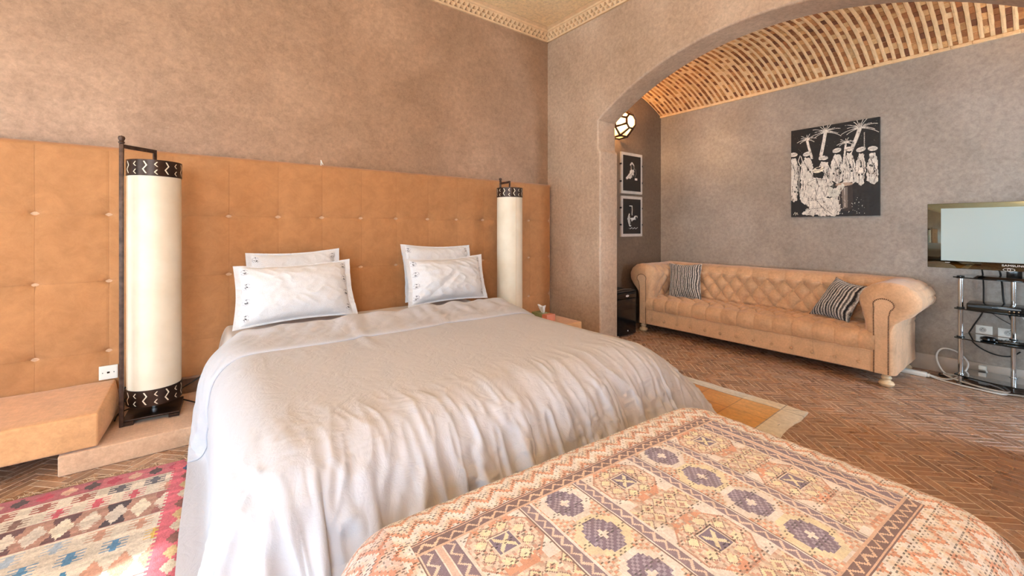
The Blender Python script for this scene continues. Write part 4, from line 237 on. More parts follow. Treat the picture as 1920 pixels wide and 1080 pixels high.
4,-1,9,-18,13,8,-25,14,4,17,-53,30,6,9,-30,18,8,4,-30,8,6,2,0,2,5,24,-69,69,-62,29,3,0,14,-30,14,1,0,1,-1,13,-26,23,-20,29,-39,20,-2,26,-12,46,-93,26,-6,-7,19,2,31,-69,41,-1,-2,35,-34,-34,56,-43,36,-8,-30,45,-42,19,13,-25,21,33,-76,20,17,11,-26,13,0,0,0,0,14,-27,12,1,0,23,-45,41,-38,20,10,-24,13,0,28,-55,26,1,1,4,29,-75,40,3,-1,17,-36,53,7,-85,11,55,34,-75,-23,17,25,10,-26,15,-3,9,27,-66,55,-39,10,19,-25,18,-6,-3,4,4,-8,4,8,-15,11,-9,19,-24,10,36,-43,-20,20,20,-20,23,-35,23,36,-46,-22,17,11,16,-29,14,26,-45,8,54,-85,37,4,0,9,-18,9,0,0,1,-1,0,15,-31,17,-2,24,-45,21,13,16,25,-87,52,-48,7,-2,53,-47,9,12,-2,1,33,-37,-29,53,-42,23,15,-36,49,-32,-6,-13,22,12,13,-65,39,20,-36,30,-31,0,0,0,7,-14,22,-30,15,23,-44,34,-28,16,18,-39,20,0,0,27,-51,21,3,-2,38,-30,-45,43,-8,4,7,-15,55,-22,-74,44,43,-19,-62,12,31,-1,1,11,-10,-10,37,-61,67,-46,-12,48,-24,-19,24,-7,-3,5,4,-11,8,8,-18,13,-7,13,-21,28,14,-70,34,14,-7,-13,31,-40,56,-59,24,7,-30,39,-34,36,-17,-24,22,11,34,-88,30,13,0,3,-6,3,7,-13,6,-1,1,14,-28,14,0,1,25,-47,16,49,3,-75,55,-65,21,-19,41,18,-15,-9,-2,-17,45,-54,39,-28,17,24,-45,45,-44,36,-31,15,8,22,-56,18,29,-40,18,3,18,0,0,0,0,5,-10,27,-23,-19,38,-36,17,11,-18,27,-40,21,0,26,-47,16,3,28,-49,53,-57,23,8,-6,-4,15,35,-30,-57,70,-50,61,-59,-17,36,2,-1,1,1,26,-54,28,16,-3,-46,33,22,-34,-5,22,-14,8,5,-10,5,8,-15,7,0,0,2,37,-26,-54,32,9,0,22,-44,51,-59,31,-2,1,17,-34,17,14,-27,12,3,22,17,-86,25,19,0,1,0,0,11,-11,2,-5,-7,24,-28,14,0,1,3,23,-58,56,30,-63,40,-73,22,-22,38,3,18,-9,0,-9,-4,-30,
36,-3,26,-49,47,-46,22,0,2,22,-18,-13,-11,18,3,5,15,-46,20,0,0,0,0,1,1,15,-37,21,-2,24,-42,16,1,26,-36,1,11,25,-40,5,32,-44,48,-53,50,-33,-2,15,1,5,12,-20,-18,18,36,-66,39,-42,28,1,3,0,21,-39,15,24,-5,-41,11,41,-48,17,9,-14,9,-1,2,-1,0,0,0,0,0,1,7,30,-23,-56,28,14,19,-45,48,-47,43,-14,-2,-23,12,10,-3,1,0,4,8,11,15,-84,23,18,3,1,1,7,-14,8,-3,3,-1,11,-22,11,11,-21,8,34,-24,-32,64,2,-37,-2,-51,5,30,12,0,6,5,9,-48,24,7,19,-44,51,-53,24,1,8,-2,-16,11,-4,5,4,6,-4,-26,35,-42,0,0,0,1,-1,17,-35,18,0,0,1,25,-49,18,28,-21,-1,-23,23,17,-18,-22,22,45,-87,39,6,5,3,0,-4,0,6,-9,-15,46,-58,-7,31,-12,5,4,1,-1,2,0,0,2,2,18,-38,6,3,3,4,0,1,-1,0,1,-1,0,1,0,0,7,16,3,-71,31,34,-43,12,8,2,2,3,8,6,-31,-7,19,1,3,5,2,17,-2,-71,23,17,0,2,0,1,2,-2,1,3,-2,0,0,1,4,12,-36,19,14,-2,28,-24,23,-46,-33,-5,23,13,8,0,8,4,-29,37,-14,-26,18,32,-57,27,2,-2,0,2,0,1,-4,4,-5,4,-3,6,7,0,13,-6,0,-11,-19,23,0,0,0,14,-19,30,-58,31,5,6,5,-39,25,0,0,12,40,-74,11,11,6,7,1,-2,1,-4,-15,-2,40,-59,5,18,-1,3,5,-4,-2,3,-1,3,-8,5,24,-33,-4,10,6,-9,3,2,0,4,2,-2,-4,3,-1,11,5,3,-22,-41,43,-2,4,7,-21,25,-11,-6,4,1,-1,4,1,3,-9,6,0,6,21,-74,45,-13,12,-5,1,-1,3,0,-1,3,0,4,-7,-1,2,4,1,3,-11,16,22,-10,15,-62,-4,-13,10,35,-22,6,6,3,1,3,-2,12,-24,40,-58,40,-19,9,9,-18,10,12,-28,17,-3,1,0,7,-13,0,0,1,19,-40,31,-23,12,0,18,-36,39,-4,-30,-12,25,2,15,-36,19,4,4,9,30,-40,-19,2,27,-10,4,3,4,-8,-20,-3,42,-57,14,12,-1,1,0,2,5,-6,-2,5,-9,8,-10,30,-35,7,11,-8,-3,6,1,-1,3,-2,-1,0,12,1,4,-12,-36,21,10,0,3,5,-18,15,4,-8,-3,3,1,-1,6,-6,1,4,0,-14,30,-32,-1,6,
5,6,-6,-4,1,3,0,2,2,-7,5,-1,-1,7,-2,1,-14,15,26,-14,13,-48,-6,-9,6,19,2,-11,8,0,1,1,-3,11,28,-55,33,-22,14,14,-28,14,17,-34,21,15,-24,-10,14,-1,2,0,8,-15,6,23,-46,40,-29,30,-35,18,3,30,-61,19,20,-21,23,-25,14,11,4,2,7,11,-41,-8,25,4,-13,7,12,-14,-31,15,30,-48,21,4,-5,3,0,0,4,6,-13,-2,9,0,-18,38,-31,3,-2,16,-17,7,5,-5,3,-3,3,-2,11,9,-7,-22,-20,27,2,1,4,0,-13,15,-6,7,-9,2,-6,13,-3,-2,-3,7,-15,13,13,-26,-5,11,5,-5,1,5,-8,3,1,5,-4,-4,5,-1,-1,1,3,7,-19,10,22,4,-24,7,-33,-6,4,14,2,0,0,1,7,-2,-19,20,20,-52,28,3,22,-38,19,15,-31,37,-21,-17,15,15,-27,13,18,0,1,7,-16,37,-59,31,14,-29,12,21,-38,47,-50,37,-35,20,0,5,6,8,0,3,10,4,-31,-16,21,11,-18,3,20,-16,-35,15,25,-29,16,-3,-5,3,1,1,1,11,-12,-10,15,-23,25,-8,13,-26,15,8,-17,8,5,-7,6,-7,2,3,10,12,-20,-27,10,13,1,-1,0,9,-15,7,4,6,-11,-10,17,-9,4,1,10,-20,12,-3,-1,10,-24,9,9,-6,1,-7,13,-10,4,7,-10,5,-3,3,-2,3,-4,13,-21,16,-1,29,-24,-3,-32,-2,3,13,2,0,0,3,-2,9,-29,37,-34,15,3,19,-39,22,16,-25,33,-37,15,2,3,22,-43,15,3,4,-8,2,10,26,-68,28,6,0,9,-16,31,-50,50,-46,48,-49,33,2,5,1,9,-10,15,5,-24,-22,17,13,-13,-9,30,-19,-36,16,11,3,-6,-3,6,-6,6,-5,3,12,-7,-16,1,4,15,-11,12,-23,14,8,-16,6,8,-9,6,-9,4,3,10,14,-30,-17,11,11,0,0,-2,2,4,-7,9,3,-14,-5,11,2,-4,4,11,-21,7,8,-19,28,-29,5,7,5,-10,-1,11,-10,3,10,-10,-5,10,-2,0,-7,8,9,-19,14,-8,35,-28,10,-41,0,3,13,1,0,0,-1,6,2,-26,29,-24,15,0,14,-40,22,7,20,-38,24,-1,12,-24,12,20,-40,19,-3,19,-34,42,-3,-32,-21,31,1,0,0,32,-29,-41,42,30,-26,-13,22,2,1,7,-10,13,8,-18,-26,11,12,-1,-27,46,-23,-38,14,16,-5,3,-8,
5,-2,6,-8,3,8,6,-22,-4,10,-1,12,0,-21,14,7,-14,5,10,-11,6,-11,7,0,11,17,-40,-2,5,11,-2,1,-1,0,0,7,-2,3,-20,11,4,-1,1,-3,17,-21,5,-6,6,15,-21,-4,7,7,-2,-11,14,-8,-1,14,-12,-7,12,1,-11,7,2,7,-16,15,-11,16,11,-13,-37,0,5,11,2,-1,0,-1,6,-2,-20,10,8,0,9,-32,19,-2,3,4,11,-26,38,-11,-5,-25,26,16,-34,-1,3,17,-39,57,-28,-22,-12,16,9,0,28,-52,53,-49,38,17,-33,15,3,1,7,-9,5,17,-15,-30,6,16,-1,-31,48,-16,-44,12,15,5,-4,-12,9,-1,7,-9,-1,6,16,-20,-15,6,9,16,-12,-13,13,4,-10,3,11,-11,-9,18,-12,4,9,20,-40,-2,4,11,-3,2,-1,0,0,9,-2,-8,-9,13,1,-1,-5,4,12,-11,-12,13,-6,15,-12,-9,2,15,-15,4,5,-6,3,12,-11,-12,17,-6,1,-2,3,6,-13,16,-13,14,13,-17,-33,-1,10,8,0,0,2,-5,8,-5,-10,0,9,8,-24,13,3,-2,-1,4,5,-27,19,4,29,-42,21,0,8,-1,2,1,21,-35,45,-23,-28,0,-4,36,-27,13,54,-51,-4,34,-16,-4,7,0,5,3,-10,22,-8,-31,-3,20,0,-32,38,3,-49,6,16,4,-8,8,-10,5,4,-11,10,-7,24,-13,-25,3,10,19,-19,2,4,4,-7,1,11,-12,-9,21,-12,0,8,23,-36,-6,2,12,2,-5,2,0,1,8,-4,-15,11,1,-1,4,-6,3,4,7,-23,8,4,4,2,-20,14,6,-19,14,-6,4,0,10,-8,-15,15,0,-3,3,-4,7,-10,16,-13,10,17,-22,-30,0,14,5,-2,1,0,2,-1,-4,1,-8,9,-11,7,4,2,-7,3,5,-23,19,5,-29,27,2,7,-1,0,1,-1,-2,5,20,-17,24,-19,-39,11,-11,31,4,38,-14,-17,-6,21,-12,2,1,5,3,-10,21,-3,-30,-11,23,0,-31,33,9,-48,3,15,1,0,-5,11,-6,0,-10,15,-11,14,11,-32,-7,12,16,-8,-4,0,4,1,-1,8,-11,-9,11,11,-15,4,30,-32,-11,1,12,5,-8,2,1,1,10,-11,-8,10,0,0,-1,1,0,2,12,-23,1,9,5,-5,-15,20,-2,-19,13,1,0,-1,9,-3,-19,17,-1,-2,-2,6,-7,2,13,-12,4,22,-28,-25,2,14,4,-3,1,-1,3,-2,-3,4,-8,-6,6,4,3,-6,4,4,-21,13,10,-33,24,-4,
19,-11,-4,12,0,0,10,-22,13,1,28,10,-31,-42,11,-3,47,26,-9,-15,-12,9,3,-8,4,3,6,-11,17,6,-30,-17,23,2,-32,28,15,-44,-3,17,-1,1,-3,2,10,-20,8,10,-14,9,19,-25,-15,9,7,3,6,-11,2,4,0,7,-12,-5,6,11,-7,-10,35,-21,-20,1,16,1,-7,0,3,1,11,-16,-1,7,1,-2,1,3,-6,3,15,-20,-4,7,10,-18,5,6,9,-26,14,2,-2,1,5,3,-22,16,1,-3,1,-4,5,-4,13,-16,12,19,-31,-22,4,15,1,-4,2,-1,5,-5,-2,5,-7,-13,15,0,-6,7,3,-14,4,12,-36,35,-6,-4,-16,17,3,12,0,8,-16,9,13,-30,17,40,3,-51,-15,-11,70,-12,10,8,-19,-7,2,4,-7,5,7,-7,11,9,-26,-19,20,3,-32,24,19,-38,-10,18,0,0,1,-8,17,-22,10,9,-13,4,20,-12,-25,1,15,10,-10,9,-13,7,3,5,-16,5,-4,13,0,-16,22,6,-32,-1,13,9,-9,-5,6,2,10,-19,5,4,1,-1,-1,5,-9,6,12,-14,-8,5,11,-17,6,3,12,-27,14,2,-1,-1,5,5,-23,16,1,1,-8,2,2,1,9,-17,14,20,-36,-18,8,11,3,-8,4,3,-2,-3,3,-16,22,-24,16,-9,3,5,-8,3,12,-39,27,-7,7,10,-26,15,-5,4,0,0,2,13,-31,36,-41,34,34,-5,-68,6,25,23,13,2,5,-25,-7,8,-8,2,5,8,-3,11,-22,-18,16,5,-34,22,20,-29,-17,17,1,2,0,-12,20,-23,14,4,-10,2,15,3,-32,-7,22,11,-14,13,-16,8,3,6,-20,11,-8,11,4,-14,14,13,-30,-6,11,13,-8,-8,7,2,9,-19,8,2,2,0,-4,5,-9,6,11,-9,-9,1,12,-15,7,-2,16,-28,14,1,0,-1,4,8,-25,16,4,-12,10,-7,3,0,10,-18,14,21,-39,-15,12,7,3,-8,5,4,-8,7,-22,20,-19,20,-3,-15,7,1,0,13,-35,14,1,4,1,14,-29,12,2,-4,0,0,10,-20,11,30,-62,37,22,28,-34,-40,0,51,-1,11,4,1,-30,7,-9,0,5,10,-2,7,-16,-18,11,8,-34,19,19,-21,-23,21,0,0,-1,-14,22,-22,17,-3,-2,-3,9,17,-35,-13,26,-5,9,5,-17,9,0,11,-25,13,-9,11,7,-15,9,17,-25,-11,8,9,8,-19,9,3,8,-20,9,2,5,-8,6,-1,-9,6,10,-7,-12,12,2,-13,8,-5,19,-30,
15,1,0,-1,3,12,-29,19,-9,5,2,1,-5,2,10,-18,12,23,-42,-11,16,0,6,-9,4,7,-7,-14,9,-6,2,22,-22,-9,9,1,15,-35,14,1,-1,2,16,-14,-13,11,-1,-3,-1,20,-37,19,5,29,-70,34,24,32,-12,-36,-42,66,-1,10,7,-2,-3,-16,-8,-3,2,15,-2,2,-8,-18,4,12,-35,20,13,-11,-28,24,-10,14,-18,3,15,-22,18,-7,6,-9,3,28,-33,-22,28,-6,11,6,-18,11,-4,16,-27,9,-8,13,8,-16,7,18,-19,-15,4,10,12,-21,10,1,9,-20,10,0,7,-11,11,-5,-9,8,3,3,-17,18,-15,10,-2,-9,22,-29,13,2,0,1,-2,17,-32,16,-1,1,1,3,-6,2,10,-19,13,22,-43,-9,21,-6,7,-10,5,7,-14,-3,12,-13,-5,28,-25,-8,15,12,-32,18,-3,0,-3,-1,10,-23,21,-11,5,1,-1,3,23,-53,53,-37,40,-58,54,22,-7,-49,30,15,-9,6,12,1,-5,4,-20,-6,-7,16,9,-14,9,-17,-9,17,-33,18,6,3,-35,25,-14,18,-23,12,10,-22,19,-10,3,6,-15,33,-22,-28,24,-5,11,7,-17,11,-7,21,-25,-11,19,-3,13,-18,8,12,-6,-21,1,12,11,-19,9,1,9,-21,14,-4,7,-9,3,9,-17,9,1,6,-17,17,-17,18,-9,-11,24,-27,14,-2,4,-5,3,17,-32,14,0,1,1,3,-6,2,9,-17,10,23,-45,-2,19,-9,8,-10,5,5,-20,13,5,-26,21,4,-25,11,21,-34,9,3,-7,3,32,-25,-10,-10,17,3,-6,-2,3,-6,7,25,-55,28,40,-61,54,-24,24,-5,-11,12,0,0,1,7,5,-1,-2,-20,-7,8,10,-8,5,-10,-14,17,-31,19,-4,13,-37,24,-15,19,-22,12,7,-18,17,-10,2,8,-14,10,15,-42,21,0,3,12,-18,13,-11,22,-19,-20,21,3,7,-13,3,3,12,-23,-6,16,6,-14,6,1,10,-20,14,-6,8,-9,3,9,-17,11,-4,8,-15,16,-16,10,7,-23,28,-28,12,4,-5,3,0,16,-31,15,-1,2,0,1,-3,2,7,-15,7,23,-47,9,11,-8,7,-11,12,-9,-10,19,-21,6,15,-22,-4,29,-38,19,5,-14,16,-28,45,-26,-8,-7,18,-6,-4,4,12,-4,-28,23,28,-66,64,9,-50,51,0,5,-29,14,2,2,-1,-5,16,3,-7,-3,-14,-4,10,-7,7,-4,-18,
15,-26,13,-4,16,-38,25,-17,20,-21,11,6,-15,14,-6,-4,11,-12,1,23,-39,17,0,4,9,-14,11,-10,17,-10,-26,23,4,-5,5,-6,-1,15,-13,-15,18,1,-8,5,-1,11,-20,14,-6,7,-7,2,8,-15,9,-3,8,-14,14,-14,8,9,-23,24,-23,11,0,0,1,0,15,-28,12,1,0,1,0,-1,1,6,-13,4,25,-49,15,4,-4,5,-9,9,-19,14,-9,8,-9,15,-34,37,-36,16,12,-15,22,-40,18,20,-30,7,12,-11,0,3,-4,-11,47,-31,-26,3,14,10,25,14,-19,12,7,-12,-4,-1,5,1,-6,11,-2,5,-6,4,-21,2,2,-2,6,-18,12,-23,10,-7,20,-38,24,-16,18,-20,11,6,-15,8,8,-13,9,-3,-10,26,-34,15,-1,3,10,-15,12,-7,-3,24,-44,24,3,-7,13,-12,7,-14,23,-28,16,3,-8,2,2,9,-18,14,-9,6,3,-9,13,-17,11,-5,8,-13,16,-16,7,11,-25,25,-23,11,0,1,1,-4,18,-27,12,-1,2,-1,1,-1,1,6,-10,-2,26,-46,15,0,3,-7,7,-16,8,1,-6,2,16,-39,33,-24,6,4,4,15,-39,18,10,-22,11,4,-8,4,-3,5,2,2,-5,32,2,-50,4,-1,42,7,2,15,-5,12,-30,0,5,2,-2,7,-7,2,4,4,-5,-23,9,-4,6,-12,4,-14,2,-2,15,-33,22,-16,18,-20,16,-10,8,-10,15,-10,-5,13,-15,20,-24,11,-1,2,7,-9,6,-7,2,22,-40,22,-6,4,1,9,-19,6,15,-24,12,-3,9,-10,5,5,-13,10,-5,3,3,-8,12,-14,9,-3,-4,5,7,-11,-1,14,-23,24,-23,11,0,1,0,-1,14,-23,10,-2,2,1,-1,1,-1,7,-13,6,17,-41,14,0,0,-4,5,-13,5,3,-8,19,-35,27,-22,12,-4,6,14,-37,19,6,-15,5,1,1,1,1,8,-5,-20,34,-75,41,35,-2,-32,-29,30,42,-13,13,2,9,-11,-6,-7,3,-4,12,-11,2,-3,10,5,-18,-15,12,-5,-1,-4,-10,2,-3,15,-32,21,-16,19,-22,15,-10,11,-8,12,-18,10,6,-14,17,-20,9,-1,7,-8,9,-10,5,-2,24,-43,24,-7,5,-3,14,-23,10,12,-21,11,-9,16,-14,10,-4,5,-14,11,2,-9,14,-16,13,-13,12,-9,6,5,-17,23,-25,12,11,-24,13,-1,0,1,0,12,-23,12,-2,1,1,-1,0,1,7,-16,9,15,-42,18,0,
-5,-1,1,-8,4,-2,16,-35,24,-16,7,2,9,-5,-25,18,5,-10,0,6,5,-3,-1,-4,-6,-9,4,-14,29,-29,-7,56,-19,0,-43,68,2,-8,10,9,-10,-1,5,-7,-11,1,7,0,-12,10,1,5,-25,-1,5,-6,0,-8,0,-5,12,-18,-8,23,-24,25,-23,10,1,0,6,-14,8,3,-7,10,-15,9,-2,1,-1,3,0,-2,-1,24,-42,23,-6,1,2,10,-15,0,2,13,-23,14,2,-6,5,-2,2,-5,4,0,-3,8,-12,8,-2,0,0,6,-14,9,10,-25,23,-7,-11,8,1,-1,1,0,8,-15,7,-1,2,-1,0,0,1,7,-16,17,-7,-25,17,-5,-1,-1,-6,2,-1,13,-33,21,-9,3,1,14,-15,-19,17,3,-6,0,2,-1,-1,10,-21,8,1,1,5,34,-48,-27,36,9,9,9,22,-35,30,1,7,5,-10,1,5,-4,-2,1,-18,20,-12,1,-1,-5,12,-29,7,-3,-2,-5,-1,-5,9,-22,10,9,-19,11,8,-16,8,0,6,-14,11,-5,0,7,-13,13,-10,3,1,1,0,1,-4,24,-33,1,22,-20,9,9,-15,11,-18,24,-21,10,2,-4,3,-1,1,-2,1,1,-3,6,-9,7,-2,0,5,-10,3,11,-17,13,-14,18,-10,-6,9,-4,2,0,7,-13,5,2,-1,0,0,0,6,-12,16,-22,23,-29,10,-3,-1,-3,0,-4,12,-31,21,-9,5,-1,12,-14,-18,16,0,-1,0,1,-1,8,-19,5,3,3,6,-9,-6,-11,0,17,-9,-34,38,41,-19,16,0,0,6,1,-4,0,3,-3,4,2,-9,-8,12,-14,6,-1,-8,9,-25,5,-1,-7,0,-5,3,-11,6,2,-6,3,5,-7,3,0,-1,1,0,-2,2,-2,5,-9,15,-17,7,0,0,4,-7,20,-35,20,8,-17,12,-7,9,-17,16,-11,13,-13,6,1,-1,1,-1,0,0,1,-2,-1,2,1,-1,1,-2,0,1,3,-10,12,-9,7,-4,1,-1,1,0,0,1,-1,-1,1,0,0,0,1,-2,0,7,-15,16,-20,3,0,-3,-1,-2,7,-23,10,-2,0,3,9,-22,4,2,1,0,4,-4,0,0,-8,18,-14,2,1,-10,4,4,-40,30,14,18,-45,37,24,-3,2,3,-1,3,1,-2,1,1,-1,3,-1,0,0,-11,10,-20,11,0,-11,4,-18,4,-6,0,-6,2,-4,-1,2,-1,0,3,-4,1,2,-2,1,-1,1,-1,0,3,-7,6,10,-23,12,-1,2,-1,11,-26,16,-1,7,-14,7,5,-12,8,-2,2,-2,-1,2,-1,2,-1,1,-1,0,0,-1,1,-1,2,-1,0,0,-1,2,-4,3,0,1,-1,0,-1,1,0,
-1,2,-1,0,0,0,0,0,0,0,-1,4,-9,10,-15,3,-3,-1,-3,4,-13,2,-1,-5,6,6,-16,3,3,-3,3,0,-3,-3,2,1,3,1,0,-3,6,-13,-1,1,-6,6,-3,4,4,25,-12,15,9,2,-2,1,0,-2,1,1,-2,2,-1,2,-1,-2,-3,3,-16,3,3,-11,-3,-3,-6,-1,-7,0,0,0,-2,2,-1,1,0,0,-1,1,0,-1,0,1,-1,0,0,1,6,-12,5,1,0,3,-2,-7,6,-1,2,2,-7,3,1,-1,1,0,0,0,-2,2,0,0,1,-1,0,0,-1,1,0,0,0,0,0,0,-1,0,0,2,-1,0,0,0,0,0,0,0,0,0,0,0,0,0,0,-1,1,-1,-1,1,-7,0,-4,-1,1,-7,-1,1,-9,4,4,-12,5,0,0,-1,0,0,0,9,-6,-1,1,-4,-3,-1,-8,7,3,3,0,24,-41,29,0,0,30,-36,33,4,-1,2,-1,0,1,-1,0,0,-1,2,-2,0,-3,-1,-4,-8,-1,-1,-8,-1,-8,0,-7,0,0,0,-1,1,-1,1,1,-2,1,0,0,0,0,-1,1,0,0,0,0,0,-1,1,0,0,-1,0,-1,1,1,1,-1,-2,1,1,-1,1,0,0,0,0,1,-1,1,-1,0,-1,1,0,0,0,0,0,-1,1,-1,0,0,1,0,0,0,0,-1,1,0,0,0,0,0,0,0,0,0,0,0,-1,0,-2,-4,0,-5,0,-5,0,-2,-3,-3,-1,-3,2,0,1,-1,2,-1,0,0,-3,-2,1,-10,5,9,-1,-4,5,0,1,10,18,-18,1,2,-36,40,26,-15,14,0,1,0,-1,2,-2,1,0,0,-3,2,1,-3,-2,-4,-1,-7,0,-9,1,-12,1,-9,2,0,0,-1,1,-1,1,0,0,-1,1,0,0,0,-1,1,0,0,0,0,0,0,-1,1,-1,1,-1,1,-1,0,2,-1,-1,0,1,-1,1,0,0,1,-1,0,1,-1,0,1,-1,-1,0,1,0,0,0,0,0,-1,0,0,1,0,0,-1,1,0,0,0,0,0,0,0,0,0,0,0,0,-1,1,1,-6,-2,-1,-4,0,-5,0,-5,-1,-2,-2,0,-1,-2,1,-1,-1,2,-1,0,0,0,0,0,1,30,-23,-5,-3,4,0,-4,-5,22,28,-18,-8,-30,46,11,0,-2,2,1,-1,0,1,-1,1,0,-1,1,-1,-2,-3,-2,-4,-5,-1,-8,2,-13,3,-10,0,1,0,0,0,0,0,1,-2,2,-1,0,0,-1,1,0,0,0,0,0,-1,1,-1,1,0,-1,1,0,0,-1,1,0,-1,1,0,0,0,0,-1,1,0,0,0,0,1,-1,-1,2,-2,1,0,0,0,-1,1,0,0,-1,1,0,0,0,0,-1,1,0,0,0,0,0,-1,1,0,0,1,-2,1,1,-7,-1,-1,-4,-1,-4,-2,-2,0,-4,-4,-1,-1,2,-1,0,0,0,0,0,0,0,1,-1,0,19,-26,7,14,6,-18,40,-65,4,37,11,-3,
13,-14,6,14,-6,6,0,-1,0,-1,1,1,0,0,-1,1,-5,2,-12,5,-7,1,-10,1,-12,1,-8,1,-1,1,0,1,-1,0,0,0,1,-1,0,-1,1,0,0,0,1,-1,0,0,0,0,0,0,-1,1,0,0,0,0,0,0,-1,1,0,0,0,0,0,0,1,-2,1,0,1,-1,0,-1,1,0,0,0,0,-1,1,0,0,-1,1,0,0,0,0,-1,1,0,0,0,-1,1,0,0,0,0,0,1,-2,-4,-2,0,-6,2,-7,-1,-2,-3,-3,-3,0,0,0,0,0,0,1,-1,0,1,-1,1,-1,-1,4,0,8,-22,15,-3,-22,50,-42,-24,62,13,0,-15,20,-2,0,5,-2,-1,0,1,-1,1,-1,1,0,-2,-2,-10,4,0,-8,2,-11,2,-11,1,-10,3,-1,0,0,0,0,0,0,0,1,-1,0,0,-1,1,1,-1,0,0,0,0,0,0,1,-1,-1,0,1,1,-1,0,-1,1,0,0,0,0,0,0,0,0,0,0,0,0,0,0,0,0,0,0,1,-1,-1,1,0,0,1,-1,0,0,-1,1,0,-1,2,-1,0,0,0,0,0,0,0,0,-1,1,1,-6,-2,-2,-5,1,-6,-1,0,-2,0,-3,-2,0,-1,-1,0,0,0,0,0,-1,0,1,-1,0,0,0,0,-1,-12,11,3,-19,5,9,18,24,-18,20,1,0,-1,1,-1,-1,0,-1,2,0,1,0,-1,1,-4,2,-9,-4,-4,2,-10,1,-11,2,-8,0,0,0,0,0,0,0,0,0,0,0,0,0,0,0,0,0,0,0,0,0,0,0,0,0,0,0,0,0,0,0,0,0,0,0,0,0,0,0,0,0,0,0,0,0,0,0,0,0,0,0,0,0,0,0,0,0,0,0,0,0,0,0,0,0,0,0,0,0,0,0,0,0,0,0,0,0,-1,-4,-3,1,-7,1,-6,-1,1,-7,2,-6,0,0,0,-1,0,2,-1,-1,0,1,-1,1,0,0,1,-1,0,2,26,-23,-23,15,40,-33,-27,68,0,-6,9,0,0,-3,2,-1,2,0,0,0,0,0,0,0,-3,-6,-1,-1,-6,-1,-8,-1,-10,1,-7,0,0,0,0,0,0,0,0,0,0,0,0,0,0,0,0,0,0,0,0,0,0,0,0,0,0,0,0,0,0,0,0,0,0,0,0,0,0,0,0,0,0,0,0,0,0,0,0,0,0,0,0,0,0,0,0,0,0,0,0,0,0,0,0,0,0,0,0,0,0,0,0,0,0,0,0,0,0,-6,-1,0,-8,3,-7,0,-2,-4,1,-6,0,-1,1,0,0,0,-1,1,0,0,0,0,0,0,0,0,0,1,-2,16,-5,29,-41,11,2,42,4,-5,3,2,0,1,0,0,0,0,0,0,0,0,0,-2,-2,-2,-3,-2,-7,0,-9,0,-9,-1,-6,0,0,0,0,0,0,0,0,0,0,0,0,0,0,0,0,0,0,0,0,0,0,0,0,0,0,0,0,0,0,0,0,0,0,0,0,0,0,0,0,0,0,0,0,0,0,0,0,0,0,0,0,0,0,0,0,0,
0,0,0,0,0,0,0,0,0,0,0,0,0,0,0,0,0,0,0,0,0,-6,-1,1,-9,2,-5,-1,-2,-4,1,-6,-1,1,0,0,0,0,-1,1,0,0,0,0,0,0,0,0,0,0,0,0,])
